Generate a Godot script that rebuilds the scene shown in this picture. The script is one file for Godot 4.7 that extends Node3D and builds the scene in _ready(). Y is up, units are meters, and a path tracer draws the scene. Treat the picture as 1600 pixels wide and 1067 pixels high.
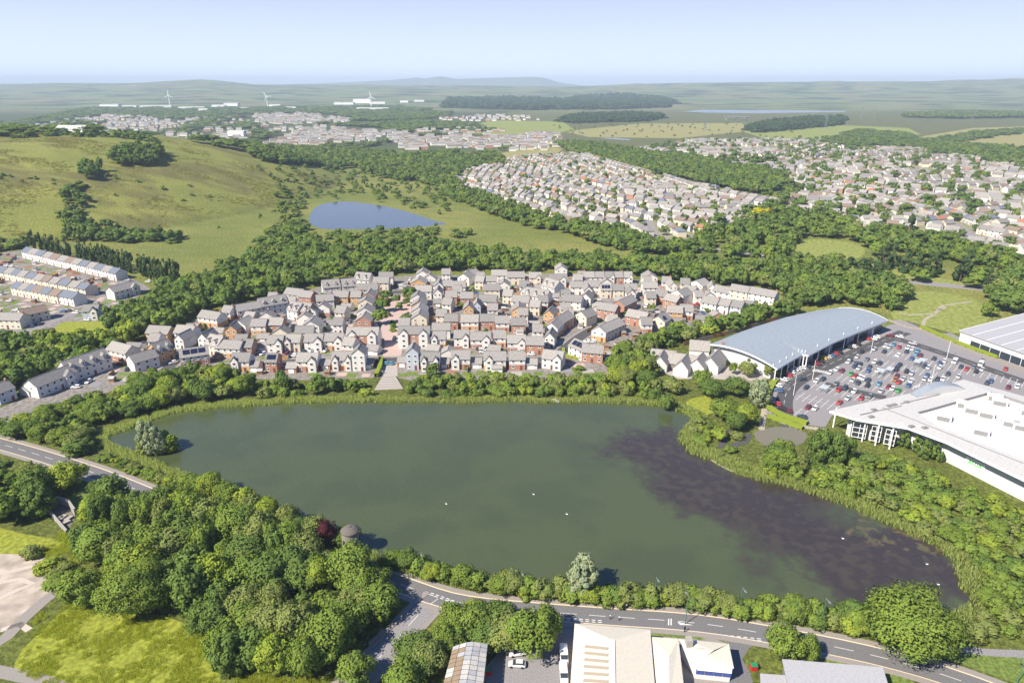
extends Node3D
# An upland town seen from the air: a reed-fringed lake, an estate of new houses on its far bank, a retail park
# with its car park on the right, woods and a road in front, a pasture hill, older streets and moors behind.
# Plan coordinates are metres: x to the right, z towards the viewer, y up. The lake lies at y = 0.

var rng := RandomNumberGenerator.new()
var M := {}
var cache := {}
var used := {}
var lake := PackedVector2Array()
var keep_clear := []          # [polyline, half width]
var plants := []              # every tree and shrub before it is built

# ---------------------------------------------------------------- helpers
func numbered(called: String) -> String:
	var n: int = used.get(called, 0)
	used[called] = n + 1
	return called if n == 0 else "%s_%03d" % [called, n]

func tag(o: Node, label := "", category := "", group := "", kind := "") -> Node:
	if label: o.set_meta("label", label)
	if category: o.set_meta("category", category)
	if group: o.set_meta("group", group)
	if kind: o.set_meta("kind", kind)
	return o

func thing(called: String, label: String, category: String, at := Vector3.ZERO, turn := 0.0, group := "") -> Node3D:
	var o := Node3D.new()
	o.name = numbered(called)
	add_child(o)
	o.position = at
	o.rotation_degrees.y = turn
	tag(o, label, category, group)
	return o

func part(called: String, mesh: Mesh, m: Material, parent: Node, at := Vector3.ZERO, turn := 0.0) -> MeshInstance3D:
	var o := MeshInstance3D.new()
	o.name = numbered(called) if parent == self else called
	o.mesh = mesh
	if m: o.material_override = m
	o.position = at
	o.rotation_degrees.y = turn
	parent.add_child(o, true)
	return o

func lin(r: float, g: float, b: float, a := 1.0) -> Color:
	return Color(r, g, b, a).linear_to_srgb()

func grain(noise_seed: int, freq: float, lo: float, hi: float, octaves := 4, size := 256, stretch := 1.0) -> ImageTexture:
	var n := FastNoiseLite.new()
	n.seed = noise_seed
	n.frequency = freq
	n.fractal_octaves = octaves
	var im := n.get_seamless_image(size, size)
	im.convert(Image.FORMAT_RGB8)
	for y in size:
		for x in size:
			var v: float = lerpf(lo, hi, im.get_pixel(x, y).r)
			im.set_pixel(x, y, Color(v, v, v))
	im.generate_mipmaps()
	return ImageTexture.create_from_image(im)

func mat(key: String, c: Color, rough := 0.9, tex: Texture2D = null, metres := 4.0, metallic := 0.0) -> StandardMaterial3D:
	var m := StandardMaterial3D.new()
	m.resource_name = key
	m.albedo_color = c
	m.roughness = rough
	m.metallic = metallic
	m.metallic_specular = 0.35
	if tex:
		m.albedo_texture = tex
		m.uv1_triplanar = true
		m.uv1_world_triplanar = true
		m.uv1_scale = Vector3.ONE / metres
	M[key] = m
	return m

func smooth(a: float, b: float, x: float) -> float:
	var t := clampf((x - a) / (b - a), 0.0, 1.0)
	return t * t * (3.0 - 2.0 * t)

const RIDGE := [-900, 131, 0, 131, 120, 130, 200, 130, 300, 125, 335, 125, 400, 132, 600, 133, 760, 134, 900, 136, 1000, 131, 1200, 128, 1450, 127, 1600, 123, 2500, 120]

func ridge_height(u: float) -> float:      # height of the moorland skyline by bearing
	var k := 800.0 + u * 1139.56
	var y := 120.0
	for i in range(0, RIDGE.size() - 2, 2):
		if k <= RIDGE[i + 2]:
			y = lerpf(RIDGE[i + 1], RIDGE[i + 3], (maxf(k, RIDGE[i]) - RIDGE[i]) / (RIDGE[i + 2] - RIDGE[i]))
			break
	return 120.0 + (132.0 - y) * 7.4

func hill(x: float, z: float) -> float:
	var d := -z
	var dx := maxf(0.0, x + 560.0) / 330.0
	var dd := (d - 880.0) / (400.0 if d < 880.0 else 330.0)
	var f := 1.0 - dx * dx - dd * dd
	if f <= -0.12: return 0.0
	return 63.0 * 0.5 * (f + sqrt(f * f + 0.012)) * smooth(-0.12, 0.1, f)

func ground_height(x: float, z: float) -> float:
	var h := hill(x, z)
	if -z > 3900.0: h = maxf(h, ridge_height(x / -z) * smooth(3900.0, 9000.0, -z))
	return h

func flat2(a: Array) -> PackedVector2Array:
	var p := PackedVector2Array()
	for i in range(0, a.size(), 2): p.append(Vector2(a[i], a[i + 1]))
	return p

func tri(st: SurfaceTool, a: Vector3, b: Vector3, c: Vector3, out: Vector3) -> void:
	var n := (b - a).cross(c - a)
	if n.length_squared() < 1e-12: return
	n = n.normalized()
	if n.dot(out) < 0.0:
		n = -n
		var t := b; b = c; c = t
	st.set_normal(n)
	st.add_vertex(a); st.add_vertex(c); st.add_vertex(b)

func quad(st: SurfaceTool, a: Vector3, b: Vector3, c: Vector3, d: Vector3, out: Vector3) -> void:
	tri(st, a, b, c, out)
	tri(st, a, c, d, out)

func start() -> SurfaceTool:
	var st := SurfaceTool.new()
	st.begin(Mesh.PRIMITIVE_TRIANGLES)
	return st

func box(st: SurfaceTool, c: Vector3, s: Vector3, b := Basis.IDENTITY) -> void:
	var h := s / 2.0
	for ax in 3:
		for sg in [-1.0, 1.0]:
			var n := Vector3.ZERO; n[ax] = sg
			var u := Vector3.ZERO; u[(ax + 1) % 3] = 1.0
			var v := Vector3.ZERO; v[(ax + 2) % 3] = 1.0
			var o := n * h
			quad(st, c + b * (o - u * h - v * h), c + b * (o + u * h - v * h), c + b * (o + u * h + v * h), c + b * (o - u * h + v * h), b * n)

func box_mesh(s: Vector3, c := Vector3.ZERO) -> Mesh:
	var key := "box%s%s" % [s.snapped(Vector3.ONE * 0.01), c.snapped(Vector3.ONE * 0.01)]
	if not cache.has(key):
		var st := start()
		box(st, c, s)
		cache[key] = st.commit()
	return cache[key]

# a plane outline (2D) in the axes a, b pushed along n from n0 to n1
func prism(st: SurfaceTool, poly: PackedVector2Array, a: Vector3, b: Vector3, n: Vector3, n0: float, n1: float) -> void:
	var idx := Geometry2D.triangulate_polygon(poly)
	for i in range(0, idx.size(), 3):
		var p := [poly[idx[i]], poly[idx[i + 1]], poly[idx[i + 2]]]
		var q := []
		for e in p: q.append(a * e.x + b * e.y)
		tri(st, q[0] + n * n1, q[1] + n * n1, q[2] + n * n1, n)
		tri(st, q[0] + n * n0, q[1] + n * n0, q[2] + n * n0, -n)
	var area := 0.0
	for i in poly.size(): area += poly[i].cross(poly[(i + 1) % poly.size()])
	for i in poly.size():
		var p: Vector2 = poly[i]
		var q: Vector2 = poly[(i + 1) % poly.size()]
		var e := q - p
		var o := Vector2(e.y, -e.x) * signf(area)
		var P := a * p.x + b * p.y
		var Q := a * q.x + b * q.y
		quad(st, P + n * n0, Q + n * n0, Q + n * n1, P + n * n1, a * o.x + b * o.y)

func slab(poly: PackedVector2Array, y0: float, y1: float) -> Mesh:
	var st := start()
	prism(st, poly, Vector3.RIGHT, Vector3.BACK, Vector3.UP, y0, y1)
	return st.commit()

func sheet(called: String, poly: PackedVector2Array, y: float, m: Material, label := "", parent: Node = self) -> MeshInstance3D:
	var st := start()
	var idx := Geometry2D.triangulate_polygon(poly)
	for i in range(0, idx.size(), 3):
		tri(st, Vector3(poly[idx[i]].x, y, poly[idx[i]].y), Vector3(poly[idx[i + 1]].x, y, poly[idx[i + 1]].y), Vector3(poly[idx[i + 2]].x, y, poly[idx[i + 2]].y), Vector3.UP)
	var o := part(called, st.commit(), m, parent)
	if parent == self: tag(o, label, "", "", "structure")
	return o

func curve(pts: PackedVector2Array, step := 4.0, closed := false) -> PackedVector2Array:
	var out := PackedVector2Array()
	var n := pts.size()
	for i in (n if closed else n - 1):
		var p0 := pts[(i - 1 + n) % n] if closed or i > 0 else pts[i]
		var p1 := pts[i]
		var p2 := pts[(i + 1) % n]
		var p3 := pts[(i + 2) % n] if closed or i + 2 < n else p2
		var k := maxi(1, int(p1.distance_to(p2) / step))
		for j in k: out.append(p1.cubic_interpolate(p2, p0, p3, float(j) / k))
	if not closed: out.append(pts[n - 1])
	return out

func offset_line(pts: PackedVector2Array, by: float) -> PackedVector2Array:
	var out := PackedVector2Array()
	for i in pts.size():
		var t := (pts[mini(i + 1, pts.size() - 1)] - pts[maxi(i - 1, 0)]).normalized()
		out.append(pts[i] + Vector2(-t.y, t.x) * by)
	return out

func ribbon_mesh(pts: PackedVector2Array, from: float, to: float, y: float, thick := 0.0) -> Mesh:
	var st := start()
	var l := offset_line(pts, from)
	var r := offset_line(pts, to)
	for i in pts.size() - 1:
		var a := Vector3(l[i].x, y, l[i].y); var b := Vector3(r[i].x, y, r[i].y)
		var c := Vector3(r[i + 1].x, y, r[i + 1].y); var d := Vector3(l[i + 1].x, y, l[i + 1].y)
		quad(st, a, b, c, d, Vector3.UP)
		if thick > 0.0:
			var dn := Vector3.DOWN * thick
			quad(st, a, d, d + dn, a + dn, a - b)
			quad(st, b, c, c + dn, b + dn, b - a)
	return st.commit()

func dashes(parent: Node, pts: PackedVector2Array, off: float, on: float, gap: float, w: float, y: float, m: Material, from := 0.0, to := 1e9) -> void:
	var l := offset_line(pts, off)
	var run := 0.0
	for i in l.size() - 1:
		var a := l[i]; var b := l[i + 1]
		var seg := a.distance_to(b)
		var s := 0.0
		while s < seg:
			var ph := fmod(run + s, on + gap)
			if ph < on:
				var e := minf(seg, s + on - ph)
				if run + s >= from and run + s <= to and e - s > 0.4:
					var p := a.lerp(b, s / seg); var q := a.lerp(b, e / seg)
					part("road_marking", ribbon_mesh(PackedVector2Array([p, q]), -w / 2, w / 2, y), m, parent)
				s = e + 0.001
			else:
				s += on + gap - ph
		run += seg

func near_line(p: Vector2, line: PackedVector2Array, within: float) -> bool:
	for i in line.size() - 1:
		if Geometry2D.get_closest_point_to_segment(p, line[i], line[i + 1]).distance_to(p) < within: return true
	return false

func ordinal(i: int) -> String:
	var names := ["first", "second", "third", "fourth", "fifth", "sixth", "seventh", "eighth", "ninth", "tenth", "eleventh", "twelfth", "thirteenth", "fourteenth", "fifteenth", "sixteenth", "seventeenth", "eighteenth", "nineteenth", "twentieth"]
	if i < 20: return names[i]
	var k := i + 1
	return str(k) + ("st" if k % 10 == 1 else "nd" if k % 10 == 2 else "rd" if k % 10 == 3 else "th")

# ---------------------------------------------------------------- materials
func make_materials() -> void:
	var g1 := grain(3, 0.03, 0.62, 1.0)
	var g2 := grain(5, 0.08, 0.72, 1.0)
	var g3 := grain(8, 0.015, 0.55, 1.0, 5)
	var g4 := grain(11, 0.2, 0.8, 1.0, 2)
	var g5 := grain(13, 0.05, 0.90, 1.0, 4)
	var g7 := grain(19, 0.012, 0.7, 1.0, 6, 512)
	var g6 := grain(17, 0.035, 0.66, 1.0, 6, 512)
	mat("asphalt", lin(.19, .186, .192), .92, g2, 7)
	mat("dark_asphalt", lin(.095, .094, .10), .92, g2, 7)
	mat("bay_asphalt", lin(.30, .287, .294), .92, g2, 8)
	mat("pavement", lin(.33, .30, .275), .92, g2, 5)
	mat("kerb", lin(.74, .62, .44), .9, g4, 3)
	mat("paint", lin(.68, .68, .66), .7, g4, 2)
	mat("brick_paving", lin(.56, .42, .37), .9, g2, 3)
	mat("slab_paving", lin(.46, .42, .38), .9, g2, 4)
	mat("estate_ground", lin(.29, .265, .24), .95, g6, 40)
	mat("town_ground", lin(.30, .30, .17), .95, g6, 55)
	mat("gravel", lin(.50, .43, .36), .95, g7, 40)
	mat("track", lin(.50, .44, .35), .95, g1, 10)
	mat("meadow", lin(.31, .345, .04), .95, g6, 30)
	mat("lawn", lin(.18, .25, .05), .95, g1, 9)
	mat("pasture", lin(.29, .33, .08), .95, g6, 60)
	mat("dry_field", lin(.35, .33, .12), .95, g6, 90)
	mat("weed_ground", lin(.20, .19, .15), .95, g2, 9)
	mat("white_render", lin(.76, .74, .71), .85, g4, 3)
	mat("cream_render", lin(.73, .66, .54), .85, g4, 3)
	mat("orange_brick", lin(.62, .38, .19), .9, g4, 2)
	mat("red_brick", lin(.45, .245, .175), .9, g4, 2)
	mat("blue_render", lin(.50, .55, .64), .85, g4, 3)
	mat("stone", lin(.30, .27, .23), .92, g2, 3)
	mat("concrete", lin(.42, .40, .37), .92, g2, 5)
	mat("cap_stone", lin(.17, .15, .135), .95, g2, 2)
	mat("slate_a", lin(.37, .35, .335), .75, g1, 5)
	mat("slate_b", lin(.30, .29, .28), .75, g1, 5)
	mat("slate_c", lin(.43, .405, .38), .8, g1, 5)
	mat("slate_blue", lin(.20, .23, .29), .7, g1, 5)
	mat("brown_tile", lin(.30, .23, .19), .85, g1, 5)
	mat("red_tile", lin(.46, .22, .13), .85, g1, 5)
	mat("white_frame", lin(.82, .82, .82), .5)
	mat("glass", lin(.03, .04, .055), .08)
	mat("door", lin(.16, .06, .05), .5)
	mat("solar", lin(.012, .016, .04), .15)
	mat("timber", lin(.36, .20, .10), .9, g2, 3)
	mat("timber_orange", lin(.55, .28, .10), .9, g2, 3)
	mat("timber_grey", lin(.34, .29, .26), .9, g2, 3)
	mat("metal_roof", lin(.26, .30, .34), .5, g5, 30)
	mat("white_roof", lin(.47, .465, .455), .7, g5, 18)
	mat("parapet_grey", lin(.24, .24, .25), .7, g5, 8)
	mat("gravel_light", lin(.60, .53, .45), .95, g2, 6)
	mat("grey_membrane", lin(.37, .365, .36), .8, g5, 12)
	mat("cream_roof", lin(.62, .575, .475), .75, g5, 9)
	mat("roof_light", lin(.42, .36, .28), .6, g4, 3)
	mat("stained_sheet", lin(.60, .58, .54), .8, g2, 6)
	mat("rust_sheet", lin(.33, .25, .17), .85, g2, 6)
	mat("grey_panel", lin(.38, .38, .395), .6, g5, 9)
	mat("white_panel", lin(.70, .70, .70), .6, g4, 10)
	mat("steel", lin(.55, .56, .57), .4, null, 1, .6)
	mat("galvanised", lin(.26, .26, .265), .5, g4, 2)
	mat("lamp_green", lin(.06, .16, .12), .5)
	mat("rubber", lin(.02, .02, .02), .9)
	mat("bark", lin(.13, .10, .07), .95, g2, 1.5)
	mat("sign_green", lin(.04, .42, .05), .5)
	mat("sign_yellow", lin(.85, .60, .02), .5)
	mat("sign_blue", lin(.02, .08, .40), .5)
	mat("fascia_blue", lin(.05, .08, .28), .5)
	mat("bin_green", lin(.02, .20, .09), .5)
	mat("bin_red", lin(.45, .02, .02), .5)
	mat("swan_white", lin(.85, .85, .82), .8)
	mat("cloth_dark", lin(.03, .03, .04), .9)
	mat("cloth_blue", lin(.08, .10, .22), .9)
	mat("skin", lin(.50, .30, .21), .7)
	mat("hedge", lin(.26, .33, .03), .9, g2, 2)
	mat("factory_white", lin(.82, .82, .82), .8)
	var paints := {"w": [.78, .78, .78], "s": [.50, .52, .54], "g": [.16, .18, .20], "k": [.02, .02, .024], "n": [.04, .055, .085], "b": [.06, .13, .28], "c": [.10, .28, .40], "r": [.42, .04, .04], "m": [.17, .02, .035], "y": [.75, .52, .03], "o": [.32, .13, .04], "e": [.06, .32, .07]}
	for c in paints:
		var m := mat("car_" + c, lin(paints[c][0], paints[c][1], paints[c][2]), .35)
		m.clearcoat_enabled = true
		m.clearcoat = 0.6
		m.clearcoat_roughness = 0.08
	var tones := {"mid": [.20, .275, .052], "fresh": [.28, .345, .05], "deep": [.14, .21, .05], "olive": [.225, .265, .078], "silver": [.33, .38, .23], "wood": [.16, .23, .055], "purple": [.10, .028, .035], "pine": [.075, .12, .045], "gold": [.46, .42, .02], "reed": [.36, .42, .13], "grass": [.36, .40, .04], "rush": [.27, .26, .085]}
	for t in tones:
		var m := mat("leaf_" + t, lin(tones[t][0], tones[t][1], tones[t][2]), .75)
		m.vertex_color_use_as_albedo = true
		m.backlight_enabled = true
		m.metallic_specular = 0.12
		m.backlight = Color(.72, .8, .3)
		m.cull_mode = BaseMaterial3D.CULL_DISABLED
	var gm := mat("ground", Color(1, 1, 1), .95, grain(21, 0.04, 0.55, 1.0, 5, 512), 45)
	gm.vertex_color_use_as_albedo = true
	gm.detail_enabled = true
	gm.detail_albedo = grain(22, 0.05, 0.6, 1.0, 4)
	gm.detail_blend_mode = BaseMaterial3D.BLEND_MODE_MUL
	gm.detail_uv_layer = BaseMaterial3D.DETAIL_UV_2
	gm.uv2_triplanar = true
	gm.uv2_world_triplanar = true
	gm.uv2_scale = Vector3.ONE / 11.0

# ---------------------------------------------------------------- the land
func make_ground() -> void:
	var n1 := FastNoiseLite.new(); n1.seed = 4; n1.frequency = 0.006; n1.fractal_octaves = 4
	var n2 := FastNoiseLite.new(); n2.seed = 9; n2.frequency = 0.03; n2.fractal_octaves = 3
	var n3 := FastNoiseLite.new(); n3.seed = 12; n3.frequency = 0.0011; n3.fractal_octaves = 5
	var ds := PackedFloat32Array()
	var d := -260.0
	while d < 11500.0:
		ds.append(d)
		d += maxf(3.5, absf(d) * 0.0085)
	var cols := 260
	var vs := PackedVector3Array(); var cs := PackedColorArray(); var idx := PackedInt32Array()
	for i in ds.size():
		var dd := ds[i]
		var half := 420.0 + 1.05 * maxf(dd, 0.0)
		for j in cols + 1:
			var x := half * (2.0 * j / cols - 1.0)
			var z := -dd
			var hl := hill(x, z)
			var y := ground_height(x, z)
			if hl > 1.0: y += n2.get_noise_2d(x, z) * 0.9 * minf(1.0, hl / 8.0)
			if dd > 4200.0: y += n3.get_noise_2d(x, z) * 26.0 * smooth(4200, 7000, dd) * (1.0 - smooth(8300, 9000, dd))
			vs.append(Vector3(x, y, z))
			var a := n1.get_noise_2d(x, z); var b := n2.get_noise_2d(x, z)
			var near := Color(.25, .30, .055)
			var past := Color(.52, .545, .115)
			var c := near.lerp(past, clampf(hl / 6.0, 0, 1))
			if hl > 0.5:
				var rush := n2.get_noise_2d(x * 0.5 + 300.0, z * 1.6)
				c = c.lerp(Color(.30, .285, .085), smooth(-0.08, 0.34, a + rush * 0.7) * 0.85)
				c = c.lerp(Color(.40, .45, .09), smooth(0.0, 0.4, -a + b * .4) * 0.8)
			elif dd > 330.0:
				c = Color(.37, .43, .085).lerp(Color(.52, .53, .13), smooth(-0.3, 0.45, a) * 0.9)
				c = c.lerp(Color(.22, .29, .06), smooth(0.1, 0.4, b) * 0.6)
			if dd > 1100.0:
				var f := n3.get_noise_2d(x, z * 2.2)
				var wood := Color(.16, .21, .075)
				var moor := Color(.36, .46, .16).lerp(Color(.46, .42, .20), smooth(-0.05, 0.35, f))
				moor = moor.lerp(Color(.10, .16, .06), smooth(0.0, 0.3, n3.get_noise_2d(x * 1.7 + 4000.0, z * 3.0)))
				var low := wood if x < dd * 0.02 - 80.0 else Color(.27, .29, .10)
				c = c.lerp(low.lerp(moor, smooth(2900, 4000, dd)), smooth(1100, 1500, dd))
			cs.append(c * (1.0 + b * 0.25))
	var w := cols + 1
	for i in ds.size() - 1:
		for j in cols:
			var k := i * w + j
			idx.append_array([k, k + w, k + 1, k + 1, k + w, k + w + 1])
	var arr := []
	arr.resize(Mesh.ARRAY_MAX)
	arr[Mesh.ARRAY_VERTEX] = vs
	arr[Mesh.ARRAY_COLOR] = cs
	arr[Mesh.ARRAY_INDEX] = idx
	var am := ArrayMesh.new()
	am.add_surface_from_arrays(Mesh.PRIMITIVE_TRIANGLES, arr)
	var st := SurfaceTool.new()
	st.create_from(am, 0)
	st.generate_normals()
	tag(part("ground", st.commit(), M.ground, self), "green valley floor, pasture hill and moorland reaching the skyline", "ground", "", "structure")

func make_mountains() -> void:
	# a long blue range about 15 km away: skyline heights by bearing, with slopes in front and behind
	var prof := [[440, 132], [500, 130], [560, 127.5], [610, 125], [640, 122.5], [652, 121], [664, 123], [676, 121], [688, 119], [698, 120.5], [712, 123.5], [740, 122.5], [790, 121], [830, 120], [848, 121], [862, 125], [875, 129], [905, 133], [960, 136]]
	var st := start()
	var D := 14500.0
	var prev := []
	for p in prof:
		var x: float = (p[0] - 800.0) / 1067.0 / 1.068 * D
		var h: float = 120.0 + (132.0 - p[1]) * 11.9
		var row := [Vector3(x * 0.9, 0, -D + 1900), Vector3(x * 0.96, h * 0.45, -D + 900), Vector3(x, h, -D), Vector3(x * 1.05, h * 0.5, -D - 900), Vector3(x * 1.1, 0, -D - 1900)]
		if prev:
			for i in 4: quad(st, prev[i], row[i], row[i + 1], prev[i + 1], Vector3(0, 1, 0.2))
		prev = row
	tag(part("mountain", st.commit(), mat("far_mountain", lin(.12, .14, .09), .95), self), "blue mountain range with twin peaks on the skyline", "mountain", "", "structure")

func make_lake() -> void:
	lake = curve(flat2([-148, -220.6, -141, -229.6, -133.9, -238.7, -119.1, -243.7, -102.4, -246.6, -85.1, -249, -62.2, -250.1, -41.4, -250.1, -15.5, -249.6, 0, -250.7, 18.1, -249, 31.1, -250.1, 45, -247.8, 58.9, -246.6, 65.5, -242, 70.8, -233.3, 63.3, -224, 60.9, -216.8, 62.5, -209.5, 66, -205.6, 69.7, -203, 73.2, -196.9, 76.3, -193.3, 84.7, -190.2, 93, -185.4, 98.8, -180.1, 104.3, -175, 109.2, -169.5, 113.7, -164, 117.6, -159.6, 119.6, -155.4, 119.6, -150.3, 117.4, -145.2, 115.6, -139.9, 115, -134.4, 108.1, -131, 92.7, -131, 77.2, -131, 62.4, -132.7, 52.1, -134.9, 39.9, -136.9, 16.2, -139.2, 0, -141.5, -13.3, -143.9, -27.2, -148.5, -36.4, -152.4, -46.3, -157.9, -61.8, -168.2, -77.7, -176.3, -95.7, -186.9, -115.2, -198.1, -128.9, -206, -140.4, -212.2, -147.1, -216.8]), 5.0, true)
	# water colour: green-brown with a bed of dark water weed in the right-hand bay, as the photograph shows it
	var size := 640
	var lo := Vector2(1e9, 1e9); var hi := Vector2(-1e9, -1e9)
	for p in lake:
		lo = lo.min(p); hi = hi.max(p)
	var n := FastNoiseLite.new(); n.seed = 31; n.frequency = 0.035; n.fractal_octaves = 5
	var nf := FastNoiseLite.new(); nf.seed = 33; nf.frequency = 0.22; nf.fractal_octaves = 3
	var weed := flat2([33.7, -219.7, 43.8, -224.5, 57.4, -227.6, 68.9, -216.8, 76.5, -197.3, 97.2, -185.8, 112.6, -168.9, 121.6, -152.9, 116, -133.5, 99.1, -131.4, 82.6, -132.5, 77, -141.5, 68.6, -150.3, 62.5, -158.4, 52.6, -168.9, 44.6, -185.8, 38, -202.6])
	var fringe := flat2([108.9, -168.9, 116.7, -162.8, 120.6, -157, 120, -150.3, 114.4, -143.9, 111.6, -147.7, 106.3, -150.3, 100.4, -155.6, 98.1, -161.9])
	var im := Image.create(size, size, false, Image.FORMAT_RGB8)
	for y in size:
		for x in size:
			var p := Vector2(lerpf(lo.x, hi.x, (x + .5) / size), lerpf(lo.y, hi.y, (y + .5) / size))
			var v := n.get_noise_2d(p.x, p.y); var f := nf.get_noise_2d(p.x, p.y)
			var c := Color(.060, .076, .030).lerp(Color(.052, .066, .028), smooth(-.3, .4, v))
			var cover := 0.0
			for k in 7:
				var a := k * 2.4 + f * 3.0
				if Geometry2D.is_point_in_polygon(p + Vector2(v, n.get_noise_2d(p.x + 500, p.y)) * 18.0 + Vector2(cos(a), sin(a)) * (1.0 + k * 1.3), weed): cover += 1.0 / 7.0
			if cover > 0.0:
				c = c.lerp(Color(.038, .029, .023).lerp(Color(.050, .041, .028), smooth(-.1, .5, f + v * .5)), clampf(cover + f * 1.1 * (1.0 - absf(cover * 2.0 - 1.0)), 0.0, 1.0))
			if Geometry2D.is_point_in_polygon(p + Vector2(v, f) * 12.0, fringe): c = c.lerp(Color(.12, .10, .035), smooth(.05, .35, f) * .6)
			im.set_pixel(x, y, c.linear_to_srgb())
	im.generate_mipmaps()
	var m := StandardMaterial3D.new()
	m.albedo_texture = ImageTexture.create_from_image(im)
	m.roughness = 0.12
	m.metallic_specular = 0.5
	var rip := FastNoiseLite.new(); rip.seed = 40; rip.frequency = 0.11
	var bump := rip.get_seamless_image(1024, 1024)
	bump.bump_map_to_normal_map(1.5)
	bump.generate_mipmaps()
	m.normal_enabled = true
	m.normal_texture = ImageTexture.create_from_image(bump)
	m.normal_scale = 0.22
	M["water"] = m
	var st := start()
	var idx := Geometry2D.triangulate_polygon(lake)
	for i in range(0, idx.size(), 3):
		var q := [lake[idx[i]], lake[idx[i + 1]], lake[idx[i + 2]]]
		if (q[1] - q[0]).cross(q[2] - q[0]) < 0: q = [q[0], q[2], q[1]]
		for e in q:
			st.set_normal(Vector3.UP)
			st.set_uv((e - lo) / (hi - lo))
			st.add_vertex(Vector3(e.x, 0.03, e.y))
	st.generate_tangents()
	tag(part("lake", st.commit(), m, self), "wide green lake with dark weed in its right-hand bay", "lake", "", "structure")
	var m2 := mat("pond_water", lin(.05, .075, .11), .14)
	m2.metallic_specular = 0.5
	sheet("pond", curve(flat2([-202.7, -693.1, -204.6, -732.4, -195.1, -749.3, -178.7, -753.6, -135, -724.2, -102.6, -685.7, -72.2, -641.1, -60.6, -625.4, -80.9, -613.3, -114, -604.5, -141.8, -601.7, -164.5, -601.7, -181.8, -619.3, -191.4, -641.1]), 6, true), 0.03, m2, "small blue pond below the pasture hill")
	sheet("reservoir", flat2([818.4, -3436, 974.2, -3657, 1283, -3611, 1613, -3478, 1557, -3355, 1083, -3204, 874.5, -3278]), 0.3, m2, "long pale reservoir under the far moor")
	sheet("stream", flat2([207.3, -1706, 245.7, -1706, 275.9, -1655, 271.1, -1626, 232.5, -1665]), 0.3, m2, "narrow pool in the fields behind the town")

# ---------------------------------------------------------------- plants
func leaf_card(st: SurfaceTool, p: Vector3, n: Vector3, s: float, c: Color) -> void:
	var t := Vector3(rng.randf_range(-1, 1), rng.randf_range(-1, 1), rng.randf_range(-1, 1)).normalized()
	var face := (n + t * 0.55).normalized()
	var u := face.cross(Vector3(rng.randf_range(-1, 1), rng.randf_range(-1, 1), rng.randf_range(-1, 1))).normalized() * s
	var v := face.cross(u.normalized()) * s * 0.8
	st.set_color(c); st.set_normal(n)
	var q := [p - u - v, p + u - v * 0.6, p + u * 0.7 + v, p - u * 0.8 + v * 0.9]
	for k in [0, 2, 1, 0, 3, 2]:
		st.add_vertex(q[k])

# a crown of leaf clumps; the tree is 1 high and about 1 wide
func crown(kind: String, k: int, clumps: int, cards: int, size: float) -> Mesh:
	var key := "%s%d_%d" % [kind, k, clumps]
	if cache.has(key): return cache[key]
	rng.seed = 900 + k * 37 + kind.hash() % 1000
	var st := start()
	for i in clumps:
		var a := rng.randf() * TAU
		var c := Vector3.ZERO
		var r := 0.1
		var y := 0.0
		match kind:
			"conifer":
				y = 0.08 + 0.9 * pow(rng.randf(), 1.15)
				var reach := 0.46 * pow(1.0 - y, 0.72) * rng.randf_range(0.55, 1.0)
				c = Vector3(cos(a) * reach, y, sin(a) * reach)
				r = 0.05 + 0.09 * (1.0 - y)
			"poplar":
				y = 0.12 + 0.84 * rng.randf()
				var reach := 0.42 * sqrt(maxf(0.02, 1.0 - pow((y - 0.45) / 0.56, 2.0))) * rng.randf_range(0.4, 1.0)
				c = Vector3(cos(a) * reach, y, sin(a) * reach)
				r = rng.randf_range(0.09, 0.15)
			"shrub":
				var e := acos(rng.randf_range(0.0, 1.0))
				var rr := rng.randf_range(0.25, 0.42)
				c = Vector3(cos(a) * sin(e) * rr, 0.12 + cos(e) * rr * 1.7, sin(a) * sin(e) * rr)
				r = rng.randf_range(0.10, 0.2)
			_:
				var e := acos(rng.randf_range(-0.55, 1.0))
				var rr := rng.randf_range(0.27, 0.40)
				if i % 5 == 0: rr *= 0.5
				var lump := 1.0 + 0.22 * sin(a * (2 + k % 3) + k) * sin(e * 2.0 + k)
				c = Vector3(cos(a) * sin(e) * rr * lump, 0.54 + cos(e) * rr * 0.92 * lump, sin(a) * sin(e) * rr * lump)
				r = rng.randf_range(0.09, 0.17)
		var tone := rng.randf_range(0.72, 1.28)
		var warm := rng.randf_range(-0.12, 0.12)
		var mid := Vector3(0, 0.5, 0)
		for j in cards:
			var o := Vector3(rng.randfn(), rng.randfn(), rng.randfn()).normalized()
			if kind == "conifer": o.y *= 0.55
			var p := c + o * r * rng.randf_range(0.65, 1.08)
			if p.y < 0.02: continue
			var n := (o * 0.75 + (p - mid) * 0.9 + Vector3(0, 0.12, 0)).normalized()
			var v := tone * rng.randf_range(0.8, 1.2)
			leaf_card(st, p, n, size * rng.randf_range(0.65, 1.25), Color(v * (1.0 + warm), v, v * (1.0 - warm)))
	cache[key] = st.commit()
	return cache[key]

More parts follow.
